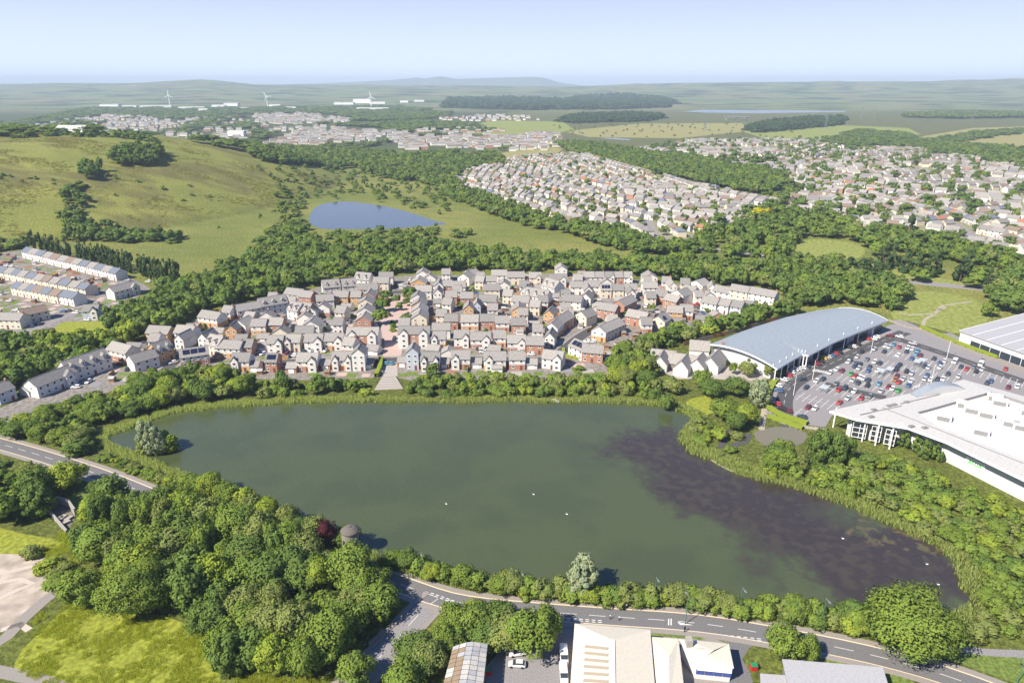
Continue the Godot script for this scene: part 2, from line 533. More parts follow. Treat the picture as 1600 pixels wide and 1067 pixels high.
func trunk_mesh() -> Mesh:
	if cache.has("trunk"): return cache["trunk"]
	var st := start()
	var limbs := [[Vector3.ZERO, Vector3(.01, .45, 0), .035, .02], [Vector3(0, .3, 0), Vector3(.2, .62, .06), .018, .006], [Vector3(0, .34, 0), Vector3(-.18, .66, .1), .018, .006], [Vector3(0, .38, 0), Vector3(.02, .72, -.2), .018, .006], [Vector3(.01, .45, 0), Vector3(0, .8, .03), .02, .006]]
	for l in limbs:
		var ax: Vector3 = (l[1] - l[0]).normalized()
		var u := ax.cross(Vector3(0.3, 0.1, 1)).normalized(); var v := ax.cross(u)
		for k in 7:
			var a0 := TAU * k / 7; var a1 := TAU * (k + 1) / 7
			var d0 := u * cos(a0) + v * sin(a0); var d1 := u * cos(a1) + v * sin(a1)
			quad(st, l[0] + d0 * l[2], l[0] + d1 * l[2], l[1] + d1 * l[3], l[1] + d0 * l[3], d0 + d1)
	cache["trunk"] = st.commit()
	return cache["trunk"]

func plant(kind: String, x: float, z: float, h: float, w: float, region: String, tone := "") -> void:
	if tone == "":
		match kind:
			"willow": tone = "silver"
			"purple": tone = "purple"
			"yellow": tone = "gold"
			"conifer", "cypress": tone = "pine"
			"poplar": tone = "deep"
			"round": tone = "deep"
			_: tone = ["mid", "mid", "fresh", "deep", "olive", "mid", "olive"][rng.randi() % 7] if z > -330.0 else ["mid", "deep", "mid", "deep", "mid", "wood", "wood", "olive"][rng.randi() % 8]
	plants.append({"p": Vector3(x, ground_height(x, z), z), "kind": kind, "h": h, "w": w, "region": region, "tone": tone, "v": rng.randi() % 6, "turn": rng.randf() * 360.0})

func blocked(p: Vector2) -> bool:
	if Geometry2D.is_point_in_polygon(p, lake): return true
	for k in keep_clear:
		if near_line(p, k[0], k[1]): return true
	return false

var far_cells := {}

# a jittered planting of an outline
func wood(region: String, kinds: Array, spacing: float, h0: float, h1: float, outline: Array, chance := 1.0, spread := 1.0, tone := "") -> void:
	var poly := flat2(outline)
	var lo := Vector2(1e9, 1e9); var hi := Vector2(-1e9, -1e9)
	for p in poly:
		lo = lo.min(p); hi = hi.max(p)
	var z := lo.y
	var row := 0
	while z < hi.y:
		var x := lo.x + (spacing * 0.5 if row % 2 else 0.0)
		while x < hi.x:
			var p := Vector2(x + rng.randf_range(-.38, .38) * spacing, z + rng.randf_range(-.38, .38) * spacing)
			if rng.randf() < chance and Geometry2D.is_point_in_polygon(p, poly) and not blocked(p) and not (spacing > 21.0 and far_cells.has(Vector2i((p / 45.0).floor()))):
				var h := rng.randf_range(h0, h1)
				plant(kinds[rng.randi() % kinds.size()], p.x, p.y, h, spacing * rng.randf_range(0.95, 1.85) * spread, region, tone)
			x += spacing
		z += spacing * 0.87
		row += 1

func line_of(region: String, kinds: Array, outline: Array, step: float, h0: float, h1: float, wobble: float, spread := 1.4) -> void:
	var c := curve(flat2(outline), step)
	for p in c:
		var q := p + Vector2(rng.randf_range(-wobble, wobble), rng.randf_range(-wobble, wobble))
		if not near_line(q, keep_clear[0][0], keep_clear[0][1]) and not near_line(q, keep_clear[1][0], keep_clear[1][1]):
			plant(kinds[rng.randi() % kinds.size()], q.x, q.y, rng.randf_range(h0, h1), step * spread * rng.randf_range(0.9, 1.4), region)

func crown_for(kind: String, v: int, low: bool, huge := false) -> Mesh:
	match kind:
		"shrub": return crown("shrub", v % 4, 9 if low else 26, 26 if low else 62, .085 if low else .042)
		"conifer": return crown("conifer", v % 3, 26 if low else 85, 16 if low else 40, .075 if low else .033)
		"poplar", "willow", "cypress": return crown("poplar", v % 3, 22 if low else 60, 22 if low else 60, .065 if low else .03)
	if huge: return crown("broad", 7, 190, 110, .0125)
	return crown("broad", v % 6, 30 if low else 84, 46 if low else 80, .046 if low else .0225)

func build_plants() -> void:
	var eye := Vector3(0, 120, 0)
	var dir := Vector3(0, -sin(deg_to_rad(20.62)), -cos(deg_to_rad(20.62)))
	var up := Vector3(0, cos(deg_to_rad(20.62)), -sin(deg_to_rad(20.62)))
	for t in plants:
		var r: Vector3 = t.p + Vector3(0, t.h * .6, 0) - eye
		var depth := r.dot(dir)
		var inside: bool = depth > 1.0 and absf(r.x / depth) < 0.745 and absf(r.dot(up) / depth) < 0.5
		t["size"] = (t.h + t.w) / depth if inside else 0.0
		t["far"] = r.length()
	plants.sort_custom(func(a, b): return a.size > b.size)
	var single := {"tree": 0, "shrub": 0, "conifer": 0}
	var groups := {}
	var word := {"mid": "green", "fresh": "yellow-green", "deep": "dark green", "olive": "olive green", "silver": "silvery", "purple": "purple", "pine": "dark", "gold": "bright yellow"}
	for t in plants:
		var cls: String = "shrub" if t.kind == "shrub" else "conifer" if t.kind in ["conifer", "cypress"] else "tree"
		var basis := Basis.from_euler(Vector3(0, deg_to_rad(t.turn), 0)).scaled(Vector3(t.w, t.h, t.w))
		if t.size > 0.0 and single[cls] < 290 and t.far < 900.0:
			single[cls] += 1
			var called: String = {"shrub": "shrub", "conifer": "conifer_tree", "cypress": "conifer_tree", "poplar": "poplar_tree", "willow": "willow_tree", "purple": "purple_leaved_tree"}.get(t.kind, "broadleaf_tree")
			var noun: String = {"shrub": "bush", "conifer": "conifer", "cypress": "columnar conifer", "poplar": "upright tree", "willow": "willow", "purple": "leaved tree"}.get(t.kind, "broadleaf tree")
			var size_word: String = "large " if t.w > 11.5 and cls == "tree" else ""
			var o := thing(called, "%s%s %s %s" % [size_word, word.get(t.tone, "green"), noun, t.region], "shrub" if cls == "shrub" else "tree", t.p, t.turn, "%s %s" % ["bushes" if noun == "bush" else noun + "s", t.region])
			o.scale = Vector3(t.w, t.h, t.w)
			part("crown" if cls != "shrub" else "foliage", crown_for(t.kind, t.v, t.far > 330.0, t.w > 15.0 and t.far < 250.0), M["leaf_" + t.tone], o)
			part("trunk" if cls != "shrub" else "stem", trunk_mesh(), M.bark, o)
		else:
			var far: bool = t.far > 1300.0
			var key := "%s|%s|%d|%s" % [t.kind, t.tone, t.v % (2 if t.far > 600 else 3), far]
			if not groups.has(key): groups[key] = []
			groups[key].append(Transform3D(basis, t.p))
	var near_root := thing("woodland", "green woods and hedges filling the valley around the lake and estate", "woodland")
	tag(near_root, "", "", "", "stuff")
	var far_root := thing("far_woodland", "hazy blue-green woods and plantations of the far valley", "woodland")
	tag(far_root, "", "", "", "stuff")
	for key in groups:
		var s: PackedStringArray = key.split("|")
		var mm := MultiMesh.new()
		mm.transform_format = MultiMesh.TRANSFORM_3D
		mm.mesh = crown_for(s[0], int(s[2]), true)
		mm.instance_count = groups[key].size()
		for i in groups[key].size(): mm.set_instance_transform(i, groups[key][i])
		var o := MultiMeshInstance3D.new()
		o.name = "crowns"
		o.multimesh = mm
		o.material_override = M["leaf_" + s[1]]
		(far_root if s[3] == "true" else near_root).add_child(o, true)
	print("plants ", plants.size(), " single ", single)

func tuft(blades: int, h: float, spread: float, wide: float) -> Mesh:
	rng.seed = 77 + blades
	var st := start()
	for i in blades:
		var p := Vector3(rng.randf_range(-1, 1) * spread, 0, rng.randf_range(-1, 1) * spread)
		var lean := Vector3(rng.randf_range(-.3, .3), 1, rng.randf_range(-.3, .3)) * h * rng.randf_range(.6, 1.1)
		var a := rng.randf() * TAU
		var s := Vector3(cos(a), 0, sin(a)) * wide
		var v := rng.randf_range(.75, 1.25)
		st.set_color(Color(v * rng.randf_range(.9, 1.15), v, v))
		var n := (Vector3(0, 1, 0) + s.cross(Vector3.UP).normalized() * .6).normalized()
		st.set_normal(n)
		if (s * 2.0).cross(lean + s).dot(n) > 0.0: s = -s
		st.add_vertex(p - s); st.add_vertex(p + s); st.add_vertex(p + lean)
	return st.commit()

func scatter(called: String, label: String, mesh: Mesh, m: Material, places: Array, category: String) -> void:
	var mm := MultiMesh.new()
	mm.transform_format = MultiMesh.TRANSFORM_3D
	mm.mesh = mesh
	mm.instance_count = places.size()
	for i in places.size(): mm.set_instance_transform(i, places[i])
	var o := MultiMeshInstance3D.new()
	o.name = numbered(called)
	o.multimesh = mm
	o.material_override = m
	add_child(o)
	tag(o, label, category, "", "stuff")


# ---------------------------------------------------------------- houses
func wall_mesh(w: float, dep: float, e: float, r: float) -> Mesh:      # ridge along x, front face at z = 0
	var key := "wall%.1f_%.1f_%.1f_%.1f" % [w, dep, e, r]
	if not cache.has(key):
		var st := start()
		prism(st, PackedVector2Array([Vector2(0, 0), Vector2(0, e), Vector2(-dep / 2, r), Vector2(-dep, e), Vector2(-dep, 0)]), Vector3.BACK, Vector3.UP, Vector3.RIGHT, -w / 2, w / 2)
		cache[key] = st.commit()
	return cache[key]

func roof_mesh(w: float, dep: float, e: float, r: float, verge := 0.25) -> Mesh:
	var key := "roof%.1f_%.1f_%.1f_%.1f_%.2f" % [w, dep, e, r, verge]
	if not cache.has(key):
		var st := start()
		var o := 0.4
		var k := (r - e) / (dep / 2) * o
		prism(st, PackedVector2Array([Vector2(o, e - k + .02), Vector2(o, e - k + .2), Vector2(-dep / 2, r + .22), Vector2(-dep - o, e - k + .2), Vector2(-dep - o, e - k + .02), Vector2(-dep / 2, r + .03)]), Vector3.BACK, Vector3.UP, Vector3.RIGHT, -w / 2 - verge, w / 2 + verge)
		box(st, Vector3(0, r + .24, -dep / 2), Vector3(w + verge * 2, .12, .3))
		cache[key] = st.commit()
	return cache[key]

func hip_mesh(w: float, dep: float, e: float, r: float) -> Mesh:
	var key := "hip%.1f_%.1f_%.1f_%.1f" % [w, dep, e, r]
	if not cache.has(key):
		var st := start()
		var o := .4
		var a := Vector3(-w / 2 - o, e, o); var b := Vector3(w / 2 + o, e, o); var c := Vector3(w / 2 + o, e, -dep - o); var d := Vector3(-w / 2 - o, e, -dep - o)
		var rl := maxf(0.3, w / 2 - dep * .42)
		var p := Vector3(-rl, r, -dep / 2); var q := Vector3(rl, r, -dep / 2)
		quad(st, a, b, q, p, Vector3(0, 1, 1)); quad(st, d, c, q, p, Vector3(0, 1, -1))
		tri(st, a, d, p, Vector3(-1, 1, 0)); tri(st, b, c, q, Vector3(1, 1, 0))
		quad(st, a, b, c, d, Vector3.DOWN)
		cache[key] = st.commit()
	return cache[key]

func window_mesh(w: float, h: float) -> Mesh:
	var key := "window%.2f_%.2f" % [w, h]
	if not cache.has(key):
		var st := start()
		for s in [-1.0, 1.0]:
			box(st, Vector3(s * (w / 2 - .05), 0, 0), Vector3(.1, h, .14))
			box(st, Vector3(0, s * (h / 2 - .05), 0), Vector3(w - .2, .1, .14))
		box(st, Vector3(0, -h / 2 - .05, .05), Vector3(w + .2, .1, .2))
		st.set_material(M.white_frame)
		var m: ArrayMesh = st.commit()
		var g := start()
		box(g, Vector3.ZERO, Vector3(w - .2, h - .2, .06))
		g.set_material(M.glass)
		g.commit(m)
		cache[key] = m
	return cache[key]

func gable_wing(o: Node3D, x: float, w: float, e: float, r: float, depth: float, wall: Material, slate: Material, storeys: int) -> void:
	var g := part("gable_wing", wall_mesh(depth, w, e, r), wall, o, Vector3(x + w / 2, 0, -.4 + depth / 2), 90)
	var rf := part("gable_roof", roof_mesh(depth, w, e, r, .2), slate, o, Vector3(x + w / 2, .02, -.4 + depth / 2), 90)
	for s in storeys:
		part("window", window_mesh(1.5, 1.3), null, o, Vector3(x, 1.5 + s * 2.6, depth - .4))

var wall_of := {"w": "white_render", "W": "white_render", "c": "cream_render", "r": "red_brick", "o": "orange_brick", "b": "blue_render"}
var wall_word := {"w": "white", "W": "white and brick", "c": "cream", "r": "red brick", "o": "orange brick", "b": "pale blue"}

func estate_house(row: String, i: int, x: float, z: float, turn: float, w: float, code: String) -> void:
	var shape := code[0]
	var paint := code[1]
	var more := code.substr(2)
	var wm: Material = M[wall_of[paint]]
	var slate: Material = M[["slate_a", "slate_c", "slate_a", "slate_b"][(i * 7 + int(absf(x))) % 4]]
	var word := {"f": "house", "g": "gable-fronted house", "F": "front-gabled house", "L": "front-gabled house", "D": "twin-gabled house", "T": "tower house", "m": "dormered house", "k": "garage", "t": "terraced house"}
	var o := thing("garage" if shape == "k" else "house", "%s %s, %s from the left in the %s" % [wall_word[paint], word[shape], ordinal(i), row], "garage" if shape == "k" else "house", Vector3(x, ground_height(x, z), z), turn, "houses of the " + row)
	var e := 5.0; var r := 7.6; var dep := 7.8; var floors := 2
	if "3" in more:
		e = 7.4; r = 10.0; floors = 3
	if shape == "k":
		e = 2.4; r = 4.0; dep = 6.0; floors = 1
	if shape == "m":
		e = 5.4; r = 9.0; dep = 8.4
	if shape == "T":
		e = 8.2; r = 10.6; dep = 7.0; floors = 3
	if shape == "t":
		e = 5.0; r = 7.4; dep = 8.0
		slate = M["brown_tile"] if "n" in more else M[["slate_blue", "slate_a"][i % 2]]
	if shape in ["g", "T"]:
		var long := 9.0 if shape == "g" else 7.5
		part("wall", wall_mesh(long, w, e, r), wm, o, Vector3(w / 2, 0, -long / 2), 90)
		part("roof", roof_mesh(long, w, e, r), slate, o, Vector3(w / 2, 0, -long / 2), 90)
		dep = long
	else:
		part("wall", wall_mesh(w, dep, e, r), wm, o)
		part("roof", roof_mesh(w, dep, e, r, .02 if shape == "t" else .25), slate, o)
	if paint == "W":
		part("brick_base", box_mesh(Vector3(w + .06, 2.5, dep + .06), Vector3(0, 1.25, -dep / 2)), M.red_brick if (i % 3) else M.orange_brick, o)
	if shape == "F": gable_wing(o, w * .28, minf(3.6, w * .42), e + (.4 if floors == 2 else 0.0), r - .3, 1.6, M.white_render if paint != "c" else wm, slate, floors)
	if shape == "L": gable_wing(o, -w * .27, minf(3.4, w * .4), e + .2, r - .4, 1.3, M.white_render if paint != "c" else wm, slate, floors)
	if shape == "D":
		for s in [-1.0, 1.0]: gable_wing(o, s * w * .31, minf(4.0, w * .27), e + .3, r - .3, 1.4, M.white_render, slate, floors)
		if floors == 3: part("brick_bay", box_mesh(Vector3(w * .3, e - .4, .12), Vector3(0, (e - .4) / 2, .02)), M.red_brick, o)
	if shape == "m":
		var n := maxi(2, int(w / 4.5))
		for k in n:
			var dx := w * ((k + .5) / n - .5)
			part("dormer", wall_mesh(2.4, 1.5, 1.2, 2.0), M.white_render, o, Vector3(dx + .75, e + .6, -1.6), 90)
			part("dormer_roof", roof_mesh(2.4, 1.5, 1.2, 2.0, .1), slate, o, Vector3(dx + .75, e + .6, -1.6), 90)
			part("window", window_mesh(.9, 1.0), null, o, Vector3(dx, e + 1.25, -.38))
	if shape == "k":
		part("garage_door", box_mesh(Vector3(minf(2.4, w * .6), 2.0, .1), Vector3(0, 1.0, .03)), M.white_frame, o)
	else:
		var proud := .06 if paint == "W" else .03
		var cols := maxi(2, int(w / 2.9))
		for f in floors:
			for k in cols:
				var wx := w * ((k + .5) / cols - .5)
				if shape in ["F", "L", "D"]:
					var side := {"F": [w * .28], "L": [-w * .27], "D": [-w * .31, w * .31]}
					var hit := false
					for sx in side[shape]: hit = hit or absf(wx - sx) < 2.2
					if hit: continue
				if f == 0 and k == cols / 2:
					part("door", box_mesh(Vector3(1.0, 2.1, .12), Vector3(0, 1.05, 0)), M.door, o, Vector3(wx, 0, proud))
				else:
					part("window", window_mesh(1.15, 1.2), null, o, Vector3(wx, 1.5 + f * 2.55, proud))
		if shape != "t":
			for s in [-1.0, 1.0]:
				part("window", window_mesh(.8, 1.1), null, o, Vector3(s * (w / 2 + proud), 4.0, -dep * .45), 90.0)
	if shape in ["t", "f"] and i % 2 == 0:
		part("chimney", box_mesh(Vector3(.6, 1.4, .9), Vector3(w / 2 - .5, r + .3, -dep / 2)), M.red_brick, o)
	if "s" in more:
		var tilt := atan2(r - e, dep / 2)
		for k in 3:
			var pn := part("solar_panel", box_mesh(Vector3(w * .24, .08, 2.6)), M.solar, o, Vector3((k - 1) * w * .27, e + (r - e) * .5 + .33, -dep * .25))
			pn.rotation.x = tilt
	if "c" in more:
		part("conservatory", wall_mesh(w * .5, 3.0, 2.3, 3.2), M.white_frame, o, Vector3(w * .1, 0, 3.0))
		part("conservatory_roof", roof_mesh(w * .5, 3.0, 2.3, 3.2, .1), M.slate_c, o, Vector3(w * .1, 0, 3.0))
	house_spots.append(Vector2(x, z) - Vector2(sin(deg_to_rad(turn)), cos(deg_to_rad(turn))) * dep / 2)

var house_spots: Array[Vector2] = []

func town_houses() -> void:
	var all := []
	var row := 0
	for t in TOWN:
		var pts := flat2(t[0])
		var kind: String = t[1]
		var w: float = {"s": 11.0, "t": 6.5, "u": 20.0}[kind]
		var gap: float = {"s": 3.2, "t": 0.02, "u": 6.0}[kind]
		var line := curve(pts, 6.0)
		var total := 0.0
		for i in line.size() - 1: total += line[i].distance_to(line[i + 1])
		var n := maxi(1, roundi(total / (w + gap)))
		for k in n:
			var want := total * (k + .5) / n
			var p := line[0]; var dir := Vector2.RIGHT
			for i in line.size() - 1:
				var s := line[i].distance_to(line[i + 1])
				if want <= s or i == line.size() - 2:
					p = line[i].lerp(line[i + 1], clampf(want / s, 0, 1)); dir = (line[i + 1] - line[i]).normalized()
					break
				want -= s
			all.append({"p": p, "turn": rad_to_deg(atan2(-dir.y, dir.x)) + rng.randf_range(-2, 2), "kind": kind, "w": w * (total / n - gap) / w if kind != "s" else w, "row": row, "k": k, "n": n, "d": Vector2(p.x, p.y).length()})
		row += 1
	all.sort_custom(func(a, b): return a.d < b.d)
	var i := 0
	for h in all:
		var paint: String = ["c", "w", "c", "w", "w"][rng.randi() % 5]
		var e := 5.0; var r := 7.4; var dep := 7.8
		var tile: String = ["slate_a", "slate_b", "slate_c", "slate_blue", "brown_tile", "slate_a", "slate_c", "slate_b", "slate_a", "red_tile"][rng.randi() % 10]
		if h.kind == "u":
			paint = "c"; tile = ["slate_c", "slate_a"][rng.randi() % 2]
		var hipped: bool = h.kind == "s" and rng.randf() < .65
		house_spots.append(h.p)
		if i < 295:
			var roof_word: String = {"brown_tile": "brown", "red_tile": "red", "slate_blue": "blue-grey"}.get(tile, "grey")
			var shape_word: String = "hipped semi" if hipped else {"s": "gabled semi", "t": "terraced house", "u": "short terrace"}[h.kind]
			var where := "in the streets above the pond" if h.p.x < 60.0 and h.p.y < -640.0 else "in the nearest older streets" if h.p.x < 200.0 and h.p.y > -720.0 else "in the upper beige streets" if h.p.x < 480.0 and h.p.y < -1050.0 else "in the right-hand town"
			var o := thing("town_house", "%s %s with %s roof %s" % [wall_word[paint], shape_word, roof_word, where], "house", Vector3(h.p.x, 0, h.p.y), h.turn, "houses of the older streets behind the wooded belt")
			part("wall", wall_mesh(snappedf(h.w, .5), dep, e, r if not hipped else e + .05), M[wall_of[paint]], o)
			part("roof", hip_mesh(snappedf(h.w, .5), dep, e, r) if hipped else roof_mesh(snappedf(h.w, .5), dep, e, r, .05), M[tile], o)
			part("chimney", box_mesh(Vector3(1.0, 1.3, .7), Vector3(h.w * .2, r + .2, -dep / 2)), M.red_brick, o)
			for f in 2:
				for s in [-1.0, 1.0]: part("window", window_mesh(1.5, 1.2), null, o, Vector3(s * h.w * .28, 1.5 + f * 2.55, .03))
			part("door", box_mesh(Vector3(1.0, 2.1, .12), Vector3(0, 1.05, 0)), M.door, o, Vector3(0, 0, .03))
		else:
			far_houses.append([Vector3(h.p.x, 0, h.p.y), h.turn, h.w / 11.0])
		i += 1
	print("town houses ", all.size())
	# the rows behind and before each street, kept in line with it
	var areas := [flat2([-81.2, -929.4, -49.3, -1079, 22.9, -1260, 124.7, -1308, 194.3, -1062, 244.2, -825, 289.2, -749.3, 249.8, -641.1, 168.4, -574.2, 140.4, -558.9, 113.1, -569, 90.8, -601.7, 30.5, -650.9, -61.8, -835.5]), flat2([228.1, -1361, 378.9, -1616, 748.1, -1695, 736.7, -1510, 833.5, -1417, 789.1, -1079, 762.4, -942.6, 405.9, -480.7, 363.6, -500.3, 361.9, -544.3, 363.1, -601.7, 306.9, -579.5, 294.1, -625.4, 284.2, -708.4, 316.7, -825, 320.6, -1173])]
	var i0 := 0
	var most := 1700
	while i0 < all.size() and all.size() < most:
		var h = all[i0]
		i0 += 1
		var tr := deg_to_rad(h.turn)
		for off in [Vector2(0, -19), Vector2(0, 19), Vector2(13.5, 0), Vector2(-13.5, 0)]:
			var p: Vector2 = h.p + Vector2(cos(tr), -sin(tr)) * off.x + Vector2(sin(tr), cos(tr)) * off.y
			if blocked(p) or not (Geometry2D.is_point_in_polygon(p, areas[0]) or Geometry2D.is_point_in_polygon(p, areas[1])): continue
			var free := rng.randf() > .2
			for g in all:
				if g.p.distance_squared_to(p) < 150.0:
					free = false
					break
			if not free: continue
			all.append({"p": p, "turn": h.turn + rng.randf_range(-1.5, 1.5)})
			far_houses.append([Vector3(p.x, 0, p.y), h.turn + rng.randf_range(-2, 2), rng.randf_range(.8, 1.05)])
	# pale lanes in front of the rows
	for t in TOWN:
		var lane := curve(flat2(t[0]), 8.0)
		if lane.size() > 2: tag(part("town_lane", ribbon_mesh(lane, 6.5, 11.0, .034), M.pavement, self), "pale lane in front of a row of older houses", "road", "", "structure")

var far_houses := []

func far_town(outline: Array, spacing: float, chance: float) -> void:
	var poly := flat2(outline)
	var lo := Vector2(1e9, 1e9); var hi := Vector2(-1e9, -1e9)
	for p in poly:
		lo = lo.min(p); hi = hi.max(p)
	var turn := rng.randf_range(-25, 25)
	var z := lo.y
	while z < hi.y:
		var x := lo.x
		while x < hi.x:
			var p := Vector2(x + rng.randf_range(-.25, .25) * spacing, z + rng.randf_range(-.3, .3) * spacing * 2.0)
			if rng.randf() < chance and Geometry2D.is_point_in_polygon(p, poly):
				far_houses.append([Vector3(p.x, ground_height(p.x, p.y), p.y), turn + rng.randf_range(-12, 12), rng.randf_range(.9, 1.9)])
			x += spacing
		z += spacing * 2.1

func build_far_houses() -> void:
	var root := thing("far_housing", "distant pale house rows scattered among the far woods", "houses")
	tag(root, "", "", "", "stuff")
	var kinds := [["white_render", "slate_a"], ["white_render", "slate_c"], ["cream_render", "slate_b"], ["cream_render", "brown_tile"], ["red_brick", "slate_c"]]
	var lots := [[], [], [], [], []]
	for h in far_houses:
		for dz in [0, 1]: far_cells[Vector2i((Vector2(h[0].x, h[0].z + dz * 45.0) / 45.0).floor())] = true
		lots[[0, 0, 0, 1, 1, 1, 2, 2, 2, 3, 3, 4][rng.randi() % 12]].append(Transform3D(Basis.from_euler(Vector3(0, deg_to_rad(h[1]), 0)).scaled(Vector3(h[2], 1.0, 1.0)), h[0]))
	for i in 5:
		for which in 2:
			var mm := MultiMesh.new()
			mm.transform_format = MultiMesh.TRANSFORM_3D
			mm.mesh = wall_mesh(11, 8, 5, 7.4) if which == 0 else roof_mesh(11, 8, 5, 7.4)
			mm.instance_count = lots[i].size()
			for k in lots[i].size(): mm.set_instance_transform(k, lots[i][k])
			var o := MultiMeshInstance3D.new()
			o.name = "walls" if which == 0 else "roofs"
			o.multimesh = mm
			o.material_override = M[kinds[i][which]]
			root.add_child(o, true)
	print("far houses ", far_houses.size())

# ---------------------------------------------------------------- vehicles
func loft(st: SurfaceTool, rows: Array) -> void:        # rows of equal rings
	var n: int = rows[0].size()
	for i in rows.size() - 1:
		var mid := Vector3.ZERO
		for p in rows[i]: mid += p / n
		for k in n:
			var a: Vector3 = rows[i][k]; var b: Vector3 = rows[i][(k + 1) % n]; var c: Vector3 = rows[i + 1][(k + 1) % n]; var d: Vector3 = rows[i + 1][k]
			quad(st, a, b, c, d, (a + b) / 2 - mid)
	for e in [0, rows.size() - 1]:
		var m := Vector3.ZERO
		for p in rows[e]: m += p / n
		var out: Vector3 = (rows[0][0] - rows[1][0]) * (1.0 if e == 0 else -1.0)
		out.y = 0
		for k in n: tri(st, m, rows[e][k], rows[e][(k + 1) % n], out)

func ring(x: float, hw: float, y0: float, y1: float, tuck := .12) -> Array:
	return [Vector3(x, y0, -hw + tuck), Vector3(x, y0 + .15, -hw), Vector3(x, y1 - tuck, -hw), Vector3(x, y1, -hw + tuck), Vector3(x, y1, hw - tuck), Vector3(x, y1 - tuck, hw), Vector3(x, y0 + .15, hw), Vector3(x, y0, hw - tuck)]

func car_meshes(van: bool) -> Array:
	var key := "car%s" % van
	if cache.has(key): return cache[key]
	var body := start(); var glass := start(); var wheel := start()
	if van:
		loft(body, [ring(-2.6, .85, .35, .8), ring(-2.5, .95, .3, 1.0), ring(-1.75, .97, .28, 1.15), ring(-1.2, .98, .28, 1.25), ring(2.5, .98, .28, 1.25), ring(2.6, .95, .35, 1.2)])
		loft(body, [ring(-1.0, .92, 1.2, 1.9, .1), ring(-.6, .93, 1.2, 2.1, .1), ring(2.45, .93, 1.2, 2.1, .1), ring(2.58, .9, 1.2, 2.0, .1)])
		loft(glass, [ring(-1.75, .85, 1.13, 1.2, .03), ring(-1.03, .86, 1.2, 1.86, .05), ring(-.95, .86, 1.2, 1.88, .05)])
		box(glass, Vector3(-.45, 1.6, 0), Vector3(.75, .5, 1.9))
	else:
		loft(body, [ring(-2.1, .72, .35, .62), ring(-2.02, .82, .28, .72), ring(-1.2, .88, .24, .86), ring(-.8, .89, .24, .92), ring(1.5, .89, .24, .95), ring(1.95, .84, .28, .92), ring(2.08, .76, .36, .82)])
		loft(body, [ring(-.28, .64, 1.38, 1.44, .03), ring(.1, .66, 1.38, 1.49, .04), ring(1.1, .66, 1.36, 1.47, .04), ring(1.45, .62, 1.34, 1.4, .03)])
		loft(glass, [ring(-1.0, .78, .86, .93, .03), ring(-.28, .68, .88, 1.4, .06), ring(1.4, .68, .88, 1.38, .06), ring(1.85, .76, .86, .96, .03)])
	for k in 12:
		var a := TAU * k / 12; var b := TAU * (k + 1) / 12
		var p := Vector3(cos(a), sin(a), 0) * .32; var q := Vector3(cos(b), sin(b), 0) * .32
		var o := Vector3(0, 0, .11)
		quad(wheel, p - o, q - o, q + o, p + o, p)
		tri(wheel, o, p + o, q + o, o); tri(wheel, -o, p - o, q - o, -o)
	cache[key] = [body.commit(), glass.commit(), wheel.commit()]
	return cache[key]

var paint_word := {"w": "white", "s": "silver", "g": "grey", "k": "black", "n": "navy", "b": "blue", "c": "light blue", "r": "red", "m": "maroon", "y": "yellow", "o": "brown", "e": "green"}

func vehicle(row: String, i: int, x: float, z: float, turn: float, code: String) -> void:
	var van := code[0] == "v"
	var c := code[-1]
	var parts := car_meshes(van)
	var o := thing("parked_van" if van else "parked_car", "%s %s, %s listed from the left in the %s" % [paint_word[c], "van" if van else "car", ordinal(i), row], "van" if van else "car", Vector3(x, .085, z), turn, "vehicles in the " + row)
	o.set_meta("label", "%s %s, %s from the left in the %s" % [paint_word[c], "van" if van else "car", ordinal(i), row])
	o.scale = Vector3.ONE * .92
	part("body", parts[0], M["car_" + c], o)
	part("window_glass", parts[1], M.glass, o)
	for sx in [-1.3, 1.3]:
		for sz in [-.82, .82]: part("wheel", parts[2], M.rubber, o, Vector3(sx * (1.25 if van else 1.0), .32, sz))

# ---------------------------------------------------------------- large buildings
func v3(p: Vector2, y: float) -> Vector3:
	return Vector3(p.x, y, p.y)

